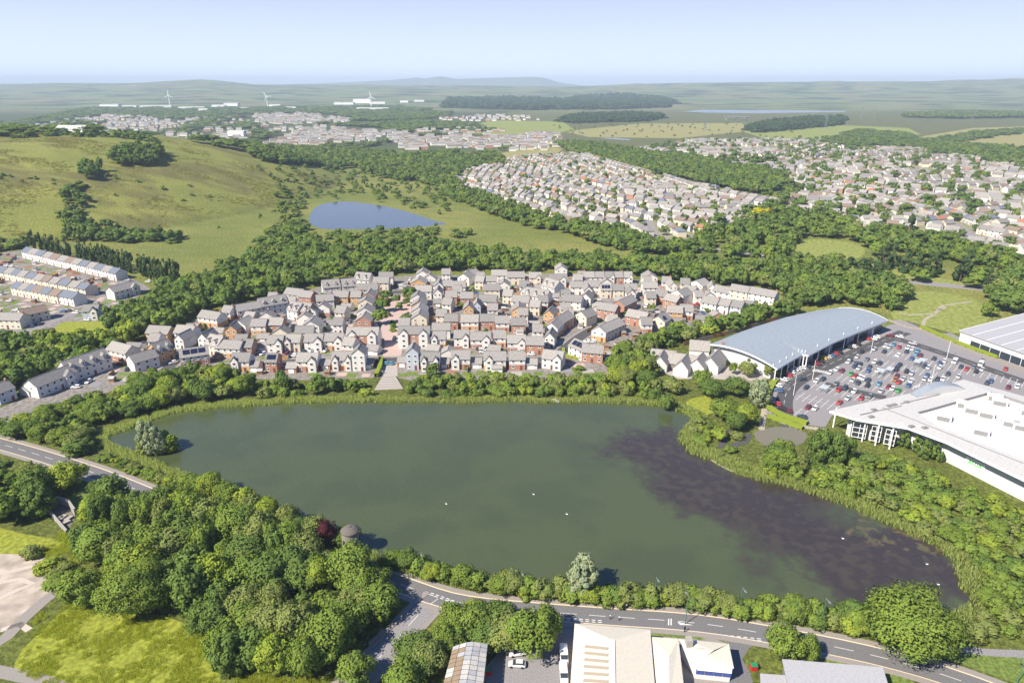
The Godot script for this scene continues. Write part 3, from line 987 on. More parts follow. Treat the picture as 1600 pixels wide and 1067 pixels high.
func retail_hall() -> void:
	var o := thing("retail_hall", "long retail hall with curved blue-grey roof and white columned front", "building")
	var F := flat2([113.1, -268, 130.5, -284.9, 132.7, -283.4, 149.7, -298.7, 171.2, -315.5, 193.6, -332])
	var B := flat2([92.6, -297.8, 113.1, -315.5, 121.6, -322.1, 142.6, -337.1, 162.7, -347.8, 177.6, -353.4])
	var n := 10
	var st := start(); var edge := start(); var wall := start(); var under := start()
	var along_f := PackedVector2Array(); var along_b := PackedVector2Array()
	for i in F.size() - 1:
		for k in 4:
			along_f.append(F[i].lerp(F[i + 1], k / 4.0)); along_b.append(B[i].lerp(B[i + 1], k / 4.0))
	along_f.append(F[F.size() - 1]); along_b.append(B[B.size() - 1])
	var at := func(i: int, j: int, drop: float) -> Vector3:
		var t := float(j) / n
		return v3(along_f[i].lerp(along_b[i], t), 6.5 + 2.3 * 4.0 * t * (1.0 - t) - drop)
	for i in along_f.size() - 1:
		for j in n:
			quad(st, at.call(i, j, 0), at.call(i + 1, j, 0), at.call(i + 1, j + 1, 0), at.call(i, j + 1, 0), Vector3.UP)
			quad(under, at.call(i, j, .5), at.call(i + 1, j, .5), at.call(i + 1, j + 1, .5), at.call(i, j + 1, .5), Vector3.DOWN)
		for j in [0, n]:
			var out: Vector3 = v3(along_f[i] - along_b[i], 0) * (1.0 if j == 0 else -1.0)
			quad(edge, at.call(i, j, -.12), at.call(i + 1, j, -.12), at.call(i + 1, j, .5), at.call(i, j, .5), out)
	var last := along_f.size() - 1
	for j in n:
		for e in [0, last]:
			var out := v3(along_f[0] - along_f[last], 0) * (1.0 if e == 0 else -1.0)
			quad(edge, at.call(e, j, -.15), at.call(e, j + 1, -.15), at.call(e, j + 1, .5), at.call(e, j, .5), out)
	part("roof", st.commit(), M.metal_roof, o)
	part("roof_edge", edge.commit(), M.white_frame, o)
	part("soffit", under.commit(), M.white_panel, o)
	# end wall set back under the arch, back wall, shop front set back behind the columns
	var axis := (along_f[last] - along_f[0]).normalized()
	var e0 := axis * 2.4
	for j in n:
		if j == 0: continue
		var a: Vector3 = at.call(0, j, .5); var b: Vector3 = at.call(0, j + 1, .5)
		a += v3(e0, 0); b += v3(e0, 0)
		quad(wall, Vector3(a.x, 0, a.z), Vector3(b.x, 0, b.z), b, a, v3(-axis, 0))
	for i in along_f.size() - 1:
		var a: Vector3 = at.call(i, n, .5); var b: Vector3 = at.call(i + 1, n, .5)
		var inw := v3(along_f[i] - along_b[i], 0).normalized() * 1.0
		quad(wall, Vector3(a.x, 0, a.z) + inw, Vector3(b.x, 0, b.z) + inw, b + inw, a + inw, -inw)
	part("wall", wall.commit(), M.white_panel, o)
	for i in range(0, along_f.size() - 1):
		var a := along_f[i].lerp(along_b[i], .1); var b := along_f[i + 1].lerp(along_b[i + 1], .1)
		if i == 0: a += e0 * .6
		var g := start(); var f := start()
		var top := 6.5 + 2.3 * .36 - .52
		var out := v3(along_f[i] - along_b[i], 0).normalized()
		quad(f, v3(a, 3.4), v3(b, 3.4), v3(b, top), v3(a, top), out)
		var m := a.lerp(b, .06)
		quad(g, v3(a, 0), v3(b, 0), v3(b, 3.4), v3(a, 3.4), out)
		if m: part("shop_window", g.commit(), M.glass if i % 3 else M.grey_panel, o)
		part("fascia_panel", f.commit(), M.white_panel, o)
		if i % 2 == 0 or i < 5:
			var c := along_f[i].lerp(along_b[i], .02)
			part("column", box_mesh(Vector3(.35, 6.1, .35), Vector3(0, 3.05, 0)), M.white_frame, o, v3(c, 0))
			part("roof_vent", box_mesh(Vector3(.25, 1.1, .25), Vector3(0, .55, 0)), M.white_frame, o, v3(along_f[i].lerp(along_b[i], .06), 7.1))

func supermarket() -> void:
	var o := thing("supermarket", "white flat-roofed supermarket with plant on its roof and green lettered sign", "building")
	var outer := flat2([115.6, -223.4, 129.3, -229.2, 158.5, -240.5, 181.9, -251.5, 200.1, -229.7, 204, -200.5, 160.4, -163.7, 154, -177.7, 144.5, -200.5, 137.2, -210.5, 122.5, -216.8])
	var inner := flat2([146.6, -221.8, 150.5, -223.4, 167.7, -231.4, 184.9, -239.3, 195.3, -223.4, 191.3, -200.5, 165.3, -179.9, 161.4, -188.2, 155.1, -198.8, 151.5, -205, 147.4, -210.5])
	var st := start(); var side := start(); var curb := start()
	var n := outer.size()
	for i in n:
		var a := outer[i]; var b := outer[(i + 1) % n]; var c := inner[(i + 1) % n]; var d := inner[i]
		quad(st, v3(a, 9), v3(b, 9), v3(c, 9.35), v3(d, 9.35), Vector3.UP)
		var e := b - a
		quad(side, v3(a, 9), v3(b, 9), v3(b, 8.2), v3(a, 8.2), v3(Vector2(-e.y, e.x), 0) * (-1.0 if Geometry2D.is_polygon_clockwise(outer) else 1.0))
		quad(curb, v3(d, 9.35), v3(c, 9.35), v3(c, 7.0), v3(d, 7.0), v3(c - a, 0))
	part("roof", st.commit(), M.white_roof, o)
	part("roof_edge", side.commit(), M.white_frame, o)
	part("parapet", curb.commit(), M.parapet_grey, o)
	sheet("plant_deck", inner, 7.0, M.grey_membrane, "", o)
	var soff := start()
	var idx := Geometry2D.triangulate_polygon(outer)
	for i in range(0, idx.size(), 3): tri(soff, v3(outer[idx[i]], 8.2), v3(outer[idx[i + 1]], 8.2), v3(outer[idx[i + 2]], 8.2), Vector3.DOWN)
	part("soffit", soff.commit(), M.white_panel, o)
	# walls under the overhang
	var w := Geometry2D.offset_polygon(outer, -3.8)[0]
	part("wall", slab(w, 0.02, 8.19), M.white_panel, o)
	# lake side: glazed bays at the left, the sign panel further right
	var fr := flat2([122.7, -219, 126.8, -217.1, 128, -216.1, 130.7, -214.7, 131.8, -213.7, 134.4, -211.9])
	for k in range(0, 6, 2):
		var p := fr[k]; var q := fr[k + 1]
		var t := (q - p).normalized()
		var turn := rad_to_deg(atan2(-t.y, t.x))
		var L := p.distance_to(q)
		var mid := (p + q) / 2 + Vector2(-t.y, t.x) * .25
		var bay := part("glazed_bay", box_mesh(Vector3(L, 6.0, .2), Vector3(0, 4.0, 0)), M.glass, o, v3(mid, 0), turn)
		for s in 4: part("transom", box_mesh(Vector3(L, .18, .12), Vector3(0, 1.2 + s * 1.9, .16)), M.white_frame, bay)
		for s in 3: part("mullion", box_mesh(Vector3(.16, 6.0, .14), Vector3(L * (s - 1) * .49, 4.0, .17)), M.white_frame, bay)
	for p in flat2([120.1, -227.6, 122.9, -220.6, 125.7, -216.8, 129.1, -214, 132.7, -211.3]):
		part("column", box_mesh(Vector3(.35, 8.1, .35), Vector3(0, 4.05, 0)), M.white_frame, o, v3(p, 0))
	# sign on the lake side wall
	var e0 := outer[8]; var e1 := outer[7]
	var t := (e1 - e0).normalized()
	var away := Vector2(-t.y, t.x) if t.x > 0 else Vector2(t.y, -t.x)
	var s0 := PackedVector2Array([e0.lerp(e1, .22) - away * 3.6, e0.lerp(e1, .46) - away * 3.6])
	var turn := rad_to_deg(atan2(-t.y, t.x))
	var board := part("sign_board", box_mesh(Vector3(s0[0].distance_to(s0[1]) + .5, 2.7, .2)), M.white_frame, o, v3((s0[0] + s0[1]) / 2, 4.3), turn)
	var tm := TextMesh.new()
	tm.text = "ASDA"
	tm.font_size = 64
	tm.pixel_size = 0.028
	tm.depth = .1
	var f := SystemFont.new()
	f.font_names = PackedStringArray(["Droid Sans"])
	f.font_weight = 700
	tm.font = f
	part("sign_lettering", tm, M.sign_green, board, Vector3(0, 0, .16))
	# the same lettering stands on the car park edge of the roof and faces the car park
	var r0 := flat2([154.5, -240.2, 159.6, -242.6])
	var rt := (r0[1] - r0[0]).normalized()
	part("roof_lettering", tm, M.white_frame, o, v3((r0[0] + r0[1]) / 2, 10.4), rad_to_deg(atan2(-rt.y, rt.x)) + 180.0)
	# barrel canopy over the entrance
	var cf := flat2([152.8, -237.8, 175.8, -246.1]); var cb := flat2([153.8, -234.3, 176.5, -241.3])
	var can := start(); var face := start()
	for k in 12:
		var t0 := k / 12.0; var t1 := (k + 1) / 12.0
		var h0 := 9.3 + 3.0 * sin(PI * t0); var h1 := 9.3 + 3.0 * sin(PI * t1)
		quad(can, v3(cf[0].lerp(cf[1], t0), h0), v3(cf[0].lerp(cf[1], t1), h1), v3(cb[0].lerp(cb[1], t1), h1), v3(cb[0].lerp(cb[1], t0), h0), Vector3.UP)
		quad(face, v3(cb[0].lerp(cb[1], t0), 9.0), v3(cb[0].lerp(cb[1], t1), 9.0), v3(cb[0].lerp(cb[1], t1), h1), v3(cb[0].lerp(cb[1], t0), h0), v3(cb[0] - cf[0], 0))
		quad(face, v3(cf[0].lerp(cf[1], t0), 9.0), v3(cf[0].lerp(cf[1], t1), 9.0), v3(cf[0].lerp(cf[1], t1), h1), v3(cf[0].lerp(cf[1], t0), h0), v3(cf[0] - cb[0], 0))
	part("entrance_canopy", can.commit(), M.metal_roof, o)
	part("canopy_face", face.commit(), M.white_panel, o)
	# plant on the deck


	for p in flat2([167.6, -228.4, 167.8, -224.2, 182.9, -234.4, 182.3, -230.6, 153.9, -218.2, 160.5, -207.7, 174.7, -213.8, 176.8, -211, 186.9, -222.2, 170.8, -220.7, 188, -215.7]):
		var unit := part("air_handling_unit", box_mesh(Vector3(3.4, 1.9, 2.2), Vector3(0, 1.25, 0)), M.white_panel, o, v3(p, 7.0), -33)
		unit.scale = Vector3.ONE * 1.5
		part("grille", box_mesh(Vector3(.1, 1.3, 1.8), Vector3(1.73, 1.3, 0)), M.galvanised, unit)
		part("grille", box_mesh(Vector3(2.6, 1.2, .1), Vector3(0, 1.3, 1.13)), M.galvanised, unit)
		for s in [-1.2, 1.2]: part("support", box_mesh(Vector3(.2, .3, 2.4), Vector3(s, .15, 0)), M.galvanised, unit)
	var ducts := flat2([148.5, -220.1, 180.7, -236.1, 151.7, -215.6, 180.2, -227.8, 154.4, -209, 186.7, -223.6, 158.6, -201.9, 182.9, -211.8, 154.5, -216.6, 167.4, -222.6, 168.7, -224.7, 176.2, -211.8])
	for k in range(0, 12, 2):
		var p := ducts[k]; var q := ducts[k + 1]
		part("duct", box_mesh(Vector3(p.distance_to(q), .3, .4)), M.parapet_grey, o, v3((p + q) / 2, 7.35), rad_to_deg(atan2(-(q - p).y, (q - p).x)))
	var rails := flat2([135.8, -225.4, 146.2, -208.5, 146.2, -208.5, 159.8, -186.1, 124.9, -219.7, 143.7, -227, 144.1, -228.6, 163.7, -237])
	for k in range(0, 8, 2):
		var p := rails[k]; var q := rails[k + 1]
		part("roof_gutter", box_mesh(Vector3(p.distance_to(q), .22, .35)), M.galvanised, o, v3((p + q) / 2, 9.3), rad_to_deg(atan2(-(q - p).y, (q - p).x)))
	for p in flat2([138.9, -226.8, 141.3, -227.8, 147.2, -230, 131.7, -223.6, 128, -218, 138.3, -210.7, 142.4, -209.7]):
		part("roof_hatch", box_mesh(Vector3(2.0, .5, 1.2), Vector3(0, .25, 0)), M.galvanised, o, v3(p, 9.15), 20)

func discount_store() -> void:
	var o := thing("discount_store", "grey-roofed store with glazed front and round yellow sign", "building")
	var roof := flat2([220.5, -316.4, 284.2, -350.1, 292.5, -304.7, 234.7, -275.9])
	part("wall", slab(Geometry2D.offset_polygon(roof, -.5)[0], .02, 6.2), M.white_panel, o)
	part("roof", slab(roof, 6.2, 6.7), M.grey_panel, o)
	var p := roof[0]; var q := roof[3]
	var t := (q - p).normalized()
	var out := Vector2(-t.y, t.x)
	if out.y < 0: out = -out
	var turn := rad_to_deg(atan2(-t.y, t.x))
	for k in 9:
		var c := p + t * (9.0 + k * 5.0)
		part("shop_window", box_mesh(Vector3(4.6, 3.4, .2), Vector3(0, 2.0, 0)), M.glass, o, v3(c - out * .42, 0), turn)
	var seam := 0
	while seam < 7:
		var a := roof[0].lerp(roof[3], seam / 6.0); var b := roof[1].lerp(roof[2], seam / 6.0)
		part("roof_seam", box_mesh(Vector3(a.distance_to(b), .12, .25)), M.white_frame, o, v3((a + b) / 2, 6.76), rad_to_deg(atan2(-(b - a).y, (b - a).x)))
		seam += 1
	var disc := CylinderMesh.new()
	disc.top_radius = 1.5; disc.bottom_radius = 1.5; disc.height = .3; disc.radial_segments = 28
	var s := part("round_sign", disc, M.sign_yellow, o, v3(flat2([239.8, -308.2])[0], 4.9), turn)
	s.rotation_degrees = Vector3(90, turn, 0)

func pub() -> void:
	var o := thing("pub", "pub of several slate-roofed gabled wings beside the curved retail hall", "pub")
	for s in [[[68, -286.3][0], [68, -286.3][1], 11.0, 8.0, -18.0, "stone"], [[76.1, -281.1][0], [76.1, -281.1][1], 13.0, 8.0, -22.0, "stone"], [[88.1, -298.8][0], [88.1, -298.8][1], 9.0, 7.0, -15.0, "white_render"]]:
		part("wall", wall_mesh(s[2], s[3], 3.2, 6.6), M[s[5]], o, Vector3(s[0], 0, s[1]), s[4])
		part("roof", roof_mesh(s[2], s[3], 3.2, 6.6), M.slate_c, o, Vector3(s[0], .01, s[1]), s[4])
	for s in [[[70.3, -283.3][0], [70.3, -283.3][1], 9.0, 6.5, 68.0], [[79.1, -278.2][0], [79.1, -278.2][1], 10.0, 6.5, 62.0], [[86.6, -279.7][0], [86.6, -279.7][1], 10.0, 7.0, 60.0], [[94.3, -282.6][0], [94.3, -282.6][1], 13.0, 7.5, 58.0]]:
		part("gable_wing", wall_mesh(s[2], s[3], 3.6, 7.2), M.white_render, o, Vector3(s[0], 0, s[1]), s[4])
		part("roof", roof_mesh(s[2], s[3], 3.6, 7.2), M.slate_a, o, Vector3(s[0], .02, s[1]), s[4])
	part("chimney", box_mesh(Vector3(1.0, 2.0, 1.0), Vector3(0, 8.0, 0)), M.red_brick, o, Vector3([97.5, -294.8][0], 0, [97.5, -294.8][1]))

func hipped_shed(o: Node3D, roof: PackedVector2Array, e: float, r: float, ridge: PackedVector2Array, m: Material, wall: Material) -> void:
	# roof outline p0 far left, p1 far right, p2 near right, p3 near left; ridge from near to far
	var far := v3(ridge[1], r); var near := v3(ridge[0], r)
	var slopes := [[roof[0], roof[1], far, far], [roof[1], roof[2], near, far], [roof[2], roof[3], near, near], [roof[3], roof[0], far, near]]
	for s in slopes:
		var st := start()
		quad(st, v3(s[0], e), v3(s[1], e), s[2], s[3], Vector3.UP)
		part("roof_slope", st.commit(), m, o)
	part("wall", slab(Geometry2D.offset_polygon(roof, -.35)[0], .02, e - .05), wall, o)
	var eave := start()
	for i in 4:
		var a := roof[i]; var b := roof[(i + 1) % 4]
		quad(eave, v3(a, e), v3(b, e), v3(b, e - .35), v3(a, e - .35), v3((a + b) / 2 - (roof[0] + roof[2]) / 2, 0))
	part("eaves_board", eave.commit(), M.white_frame, o)

func front_buildings() -> void:
	var a := thing("works_hall", "large hall with cream hipped roof and a row of brown rooflights", "building")
	var ra := flat2([14.3, -123.1, 31.2, -121.2, 28.7, -101.4, 11.3, -101.4])
	var rg := flat2([19.8, -99.3, 21.9, -115.6])
	hipped_shed(a, ra, 5.0, 7.4, rg, M.cream_roof, M.cream_render)
	part("ridge_cap", box_mesh(Vector3(.7, .14, rg[0].distance_to(rg[1]))), M.white_frame, a, v3((rg[0] + rg[1]) / 2, 7.45), rad_to_deg(atan2((rg[0] - rg[1]).x, (rg[0] - rg[1]).y)))
	for k in 7:
		var p := ra[0].lerp(ra[3], .30 + k * .085); var q := rg[1].lerp(rg[0], .16 + k * .105)
		var c0 := p.lerp(q, .3); var c1 := p.lerp(q, .88)
		var h0 := lerpf(5.0, 7.4, .3); var h1 := lerpf(5.0, 7.4, .88)
		var lightp := part("rooflight", box_mesh(Vector3(Vector3(c0.x, h0, c0.y).distance_to(Vector3(c1.x, h1, c1.y)), .14, .75)), M.roof_light, a, v3((c0 + c1) / 2, (h0 + h1) / 2 + .08))
		lightp.rotation = Vector3(0, atan2(-(c1 - c0).y, (c1 - c0).x), atan2(h1 - h0, c0.distance_to(c1)))
	var b := thing("showroom", "low cream-roofed showroom with white fascia and blue windows", "building")
	hipped_shed(b, flat2([31.2, -119.6, 37.1, -119, 34.7, -101.9, 29.1, -101.9]), 4.5, 5.4, flat2([31.1, -101.1, 33.6, -113]), M.cream_roof, M.white_render)
	var rb := flat2([37.3, -119, 47.9, -117.5, 47, -111, 39.3, -112])
	hipped_shed(b, rb, 4.52, 5.5, flat2([38.3, -115, 43.7, -114.7]), M.cream_roof, M.white_render)
	var t := (rb[2] - rb[3]).normalized()
	var out := Vector2(-t.y, t.x)
	var turn := rad_to_deg(atan2(-t.y, t.x))
	part("fascia", box_mesh(Vector3(rb[2].distance_to(rb[3]) - .6, 1.5, .25), Vector3(0, 3.7, 0)), M.white_frame, b, v3((rb[2] + rb[3]) / 2, 0) + v3(out, 0) * .1, turn)
	for k in 4:
		var c := rb[3].lerp(rb[2], .14 + k * .24)
		part("window", box_mesh(Vector3(1.7, 1.3, .2), Vector3(0, 2.1, 0)), M.fascia_blue, b, v3(c - out * .3, 0), turn)
	part("chimney", box_mesh(Vector3(1.3, 2.2, 1.6), Vector3(0, 5.4, 0)), M.concrete, b, v3(flat2([38.9, -117])[0], 0))
	var c := thing("grey_shed", "shed with plain grey metal roof below the road", "shed")
	var rc := flat2([57.7, -112.5, 78.1, -110.3, 75.4, -100, 55.3, -100])
	part("roof", slab(rc, 5.0, 5.3), M.grey_panel, c)
	part("wall", slab(Geometry2D.offset_polygon(rc, -.4)[0], .02, 5.0), M.galvanised, c)
	var d := thing("lean_to", "small grey flat-roofed lean-to beside the grey shed", "shed")
	var rd := flat2([52.5, -110.4, 60.1, -109.7, 57.7, -101.5, 50, -101.5])
	part("roof", slab(rd, 3.2, 3.5), M.grey_panel, d)
	part("wall", slab(Geometry2D.offset_polygon(rd, -.3)[0], .02, 3.2), M.white_render, d)
	var s := thing("sheet_roofed_shed", "long shed with stained sheet roof half hidden by trees", "shed")
	var rs := flat2([-12.9, -116.1, -5.3, -116.8, -6.1, -101.4, -14.7, -101.4])
	part("wall", slab(Geometry2D.offset_polygon(rs, -.3)[0], .02, 5.0), M.concrete, s)
	for i in 12:
		for j in 5:
			var st := start()
			var u0 := i / 12.0 + .003; var u1 := (i + 1) / 12.0 - .003
			var w0 := j / 5.0 + .006; var w1 := (j + 1) / 5.0 - .006
			var P := func(u: float, w: float) -> Vector3: return v3(rs[0].lerp(rs[3], u).lerp(rs[1].lerp(rs[2], u), w), 5.05 + 1.3 * (1.0 - absf(w * 2.0 - 1.0) * .9) + rng.randf() * .02)
			quad(st, P.call(u0, w0), P.call(u0, w1), P.call(u1, w1), P.call(u1, w0), Vector3.UP)
			part("roof_sheet", st.commit(), M.rust_sheet if j < 2 and rng.randf() < .85 else [M.stained_sheet, M.grey_panel, M.grey_panel][rng.randi() % 3], s)
	for w in [["waste_skip", "green and red skip beside the grey shed", [53, -114.8], "bin_green", "bin_red"], ["waste_skip", "green and red skip beside the stained shed roof", [-5.2, -113.6], "bin_green", "bin_red"]]:
		var o := thing(w[0], w[1], "skip", Vector3(w[2][0], .03, w[2][1]), 5)
		part("container", box_mesh(Vector3(1.4, 1.2, 1.1), Vector3(0, .6, 0)), M[w[4]], o)
		part("lid", box_mesh(Vector3(1.44, .12, 1.14), Vector3(0, 1.27, 0)), M[w[3]], o)

func stone_tower() -> void:
	var o := thing("stone_tower", "round dark stone tower with a shallow domed cap beside the lake", "tower", Vector3([-43.6, -153.7][0], 0, [-43.6, -153.7][1]))
	var prof := [[2.45, 0.0], [2.4, 4.0], [2.3, 7.7], [2.5, 7.8], [2.5, 8.1], [2.1, 8.5], [1.3, 9.0], [.45, 9.2], [.45, 9.35], [0.0, 9.4]]
	for half in 2:
		var st := start()
		for i in prof.size() - 1:
			if (i < 3) != (half == 0): continue
			for k in 32:
				var a0 := TAU * k / 32; var a1 := TAU * (k + 1) / 32
				var d0 := Vector3(cos(a0), 0, sin(a0)); var d1 := Vector3(cos(a1), 0, sin(a1))
				quad(st, d0 * prof[i][0] + Vector3.UP * prof[i][1], d1 * prof[i][0] + Vector3.UP * prof[i][1], d1 * prof[i + 1][0] + Vector3.UP * prof[i + 1][1], d0 * prof[i + 1][0] + Vector3.UP * prof[i + 1][1], d0 + Vector3.UP * .2)
		part("shaft" if half == 0 else "cap", st.commit(), M.stone if half == 0 else M.cap_stone, o)
	for k in 3: part("slit_window", box_mesh(Vector3(.5, 1.2, .3)), M.glass, o, Vector3(sin(k * 1.1 - .6) * 2.42, 5.4, cos(k * 1.1 - .6) * 2.42), rad_to_deg(k * 1.1 - .6))

func spillway() -> void:
	var o := thing("spillway_basin", "open concrete spillway basin with rubble on its floor beside the wood", "basin")
	var l := flat2([-140.2, -174.7, -139, -178, -134.4, -176.3, -129.7, -171.7, -127.1, -163.1])
	for i in l.size() - 1:
		if i == 3: continue
		var p := l[i]; var q := l[i + 1]
		part("basin_wall", box_mesh(Vector3(p.distance_to(q) + .3, 2.6, .5), Vector3(0, 1.3, 0)), M.concrete, o, v3((p + q) / 2, 0), rad_to_deg(atan2(-(q - p).y, (q - p).x)))
	var p := l[0]; var q := l[4]
	part("basin_wall", box_mesh(Vector3(p.distance_to(q), 1.2, .5), Vector3(0, .6, 0)), M.concrete, o, v3((p + q) / 2, 0), rad_to_deg(atan2(-(q - p).y, (q - p).x)))
	sheet("basin_floor", l, .05, M.weed_ground, "", o)
	for r in flat2([-133.5, -169.8, -132.8, -170.4, -130.3, -167.9, -130.7, -169.8]): part("rubble_block", box_mesh(Vector3(2.2, .7, 1.2), Vector3(0, .3, 0)), M.slab_paving, o, v3(r, .05), rng.randf() * 90)

func lamp_post(x: float, z: float, turn: float, label: String, h := 8.0, m: Material = null) -> void:
	var o := thing("lamp_post", label, "street lamp", Vector3(x, .1, z), turn, "street lamps")
	var st := start()
	for k in 8:
		var a := TAU * k / 8; var b := TAU * (k + 1) / 8
		var p := Vector3(cos(a), 0, sin(a)); var q := Vector3(cos(b), 0, sin(b))
		quad(st, p * .11, q * .11, q * .06 + Vector3.UP * h, p * .06 + Vector3.UP * h, p)
	part("pole", st.commit(), m if m else M.lamp_green, o)
	part("arm", box_mesh(Vector3(1.2, .09, .09), Vector3(.55, h, 0)), M.galvanised, o)
	part("lantern", box_mesh(Vector3(.8, .16, .32), Vector3(1.3, h, 0)), M.galvanised, o)

# a small standing figure as one continuous surface
func figure(called: String, label: String, x: float, z: float, turn: float) -> void:
	var bones := [[Vector3(-.09, .06, .06), Vector3(-.09, .1, -.05), .05, .05], [Vector3(.09, .06, .16), Vector3(.09, .1, .05), .05, .05], [Vector3(-.09, .1, -.05), Vector3(-.09, .5, .02), .055, .07], [Vector3(.09, .1, .05), Vector3(.09, .5, .06), .055, .07], [Vector3(-.09, .5, .02), Vector3(-.08, .9, 0), .075, .1], [Vector3(.09, .5, .06), Vector3(.08, .9, 0), .075, .1], [Vector3(0, .92, 0), Vector3(0, 1.2, 0), .16, .15], [Vector3(0, 1.2, 0), Vector3(0, 1.4, 0), .17, .14], [Vector3(-.2, 1.4, 0), Vector3(-.26, 1.1, -.03), .06, .05], [Vector3(-.26, 1.1, -.03), Vector3(-.24, .84, .08), .045, .035], [Vector3(.2, 1.4, 0), Vector3(.26, 1.1, -.03), .06, .05], [Vector3(.26, 1.1, -.03), Vector3(.24, .84, .08), .045, .035], [Vector3(-.2, 1.42, 0), Vector3(.2, 1.42, 0), .06, .06], [Vector3(0, 1.42, 0), Vector3(0, 1.55, .01), .055, .055], [Vector3(0, 1.6, .02), Vector3(0, 1.68, .01), .085, .095]]
	var c := .035
	var lo := Vector3(-.4, -.02, -.28)
	var nx := 23; var ny := 53; var nz := 16
	var field := PackedFloat32Array()
	field.resize(nx * ny * nz)
	for i in nx:
		for j in ny:
			for k in nz:
				var p := lo + Vector3(i, j, k) * c
				var s := 0.0
				for b in bones:
					var ba: Vector3 = b[1] - b[0]
					var t := clampf((p - b[0]).dot(ba) / ba.length_squared(), 0, 1)
					s += exp(-40.0 * (p.distance_to(b[0] + ba * t) - lerpf(b[2], b[3], t)))
				field[(i * ny + j) * nz + k] = -log(s + 1e-30) / 40.0
	var vert := {}
	var at := func(i, j, k) -> float: return field[(i * ny + j) * nz + k]
	for i in nx - 1:
		for j in ny - 1:
			for k in nz - 1:
				var sum := Vector3.ZERO; var m := 0
				for e in [[0, 0, 0, 1, 0, 0], [0, 0, 0, 0, 1, 0], [0, 0, 0, 0, 0, 1], [1, 1, 1, 0, 1, 1], [1, 1, 1, 1, 0, 1], [1, 1, 1, 1, 1, 0], [1, 0, 0, 1, 1, 0], [1, 0, 0, 1, 0, 1], [0, 1, 0, 1, 1, 0], [0, 1, 0, 0, 1, 1], [0, 0, 1, 1, 0, 1], [0, 0, 1, 0, 1, 1]]:
					var f0: float = at.call(i + e[0], j + e[1], k + e[2]); var f1: float = at.call(i + e[3], j + e[4], k + e[5])
					if (f0 < 0) != (f1 < 0):
						sum += Vector3(i + e[0], j + e[1], k + e[2]).lerp(Vector3(i + e[3], j + e[4], k + e[5]), f0 / (f0 - f1)); m += 1
				if m: vert[Vector3i(i, j, k)] = lo + sum / m * c
	var st := start()
	for i in range(1, nx - 1):
		for j in range(1, ny - 1):
			for k in range(1, nz - 1):
				for ax in 3:
					var s := Vector3i.ZERO; s[ax] = 1
					var f0: float = at.call(i, j, k); var f1: float = at.call(i + s.x, j + s.y, k + s.z)
					if (f0 < 0) == (f1 < 0): continue
					var u := Vector3i.ZERO; u[(ax + 1) % 3] = 1
					var v := Vector3i.ZERO; v[(ax + 2) % 3] = 1
					var g := Vector3i(i, j, k)
					var q := [g, g - u, g - u - v, g - v]
					if not q.all(func(e): return vert.has(e)): continue
					quad(st, vert[q[0]], vert[q[1]], vert[q[2]], vert[q[3]], Vector3(s) * (1.0 if f0 < 0 else -1.0))
	var o := thing(called, label, "person", Vector3(x, .13, z), turn)
	part("body", st.commit(), M.cloth_dark, o)
	var hd := SphereMesh.new()
	hd.radius = .1; hd.height = .23; hd.radial_segments = 12; hd.rings = 8
	part("hair", hd, M.bark, o, Vector3(0, 1.68, -.015))

func swan(x: float, z: float, turn: float, k: int) -> void:
	var places := ["nearest the reeds of the right-hand bay", "in the dark weed near the reeds", "in the middle of the lake", "right of the middle of the lake", "over the edge of the weed bed", "in the left half of the lake"]
	var o := thing("swan", "white swan on the water %s" % places[k], "bird", Vector3(x, .03, z), turn, "swans on the lake")
	o.scale = Vector3.ONE * .55
	var st := start()
	var rows := []
	for i in 9:
		var t := i / 8.0
		var r := .3 * sin(PI * clampf(t, .03, .97))
		var rg := []
		for a in 10: rg.append(Vector3(-.62 + t * 1.25, .14 + t * .12 + cos(TAU * a / 10) * r * .8, sin(TAU * a / 10) * r))
		rows.append(rg)
	loft(st, rows)
	part("body", st.commit(), M.swan_white, o)
	var nk := start()
	var path := [Vector3(-.45, .2, 0), Vector3(-.66, .42, 0), Vector3(-.6, .68, 0), Vector3(-.68, .84, 0), Vector3(-.88, .8, 0)]
	rows = []
	for i in path.size():
		var rg := []
		for a in 6: rg.append(path[i] + Vector3(cos(TAU * a / 6) * .05, sin(TAU * a / 6) * .02 + (0.0 if i else 0.0), sin(TAU * a / 6) * .06))
		rows.append(rg)
	loft(nk, rows)
	part("neck", nk.commit(), M.swan_white, o)

func turbine(x: float, z: float, label: String, spin: float) -> void:
	var o := thing("wind_turbine", label, "wind turbine", Vector3(x, ground_height(x, z), z), 0, "wind turbines on the far plateau")
	var st := start()
	for k in 12:
		var a := TAU * k / 12; var b := TAU * (k + 1) / 12
		var p := Vector3(cos(a), 0, sin(a)); var q := Vector3(cos(b), 0, sin(b))
		quad(st, p * 2.6, q * 2.6, q * 1.5 + Vector3.UP * 58, p * 1.5 + Vector3.UP * 58, p)
	part("tower", st.commit(), M.factory_white, o)
	part("nacelle", box_mesh(Vector3(3.2, 3.2, 7.5), Vector3(0, 59, 0)), M.factory_white, o)
	var bl := start()
	loft(bl, [[Vector3(-1, 0, -.5), Vector3(1, 0, -.5), Vector3(1, 0, .5), Vector3(-1, 0, .5)], [Vector3(-1.7, 6, -.4), Vector3(1.7, 6, -.4), Vector3(1.7, 6, .4), Vector3(-1.7, 6, .4)], [Vector3(-.5, 29, -.15), Vector3(.5, 29, -.15), Vector3(.5, 29, .15), Vector3(-.5, 29, .15)]])
	var blade := bl.commit()
	for k in 3:
		var p := part("blade", blade, M.factory_white, o, Vector3(0, 59, 4.6))
		p.rotation.z = spin + TAU * k / 3

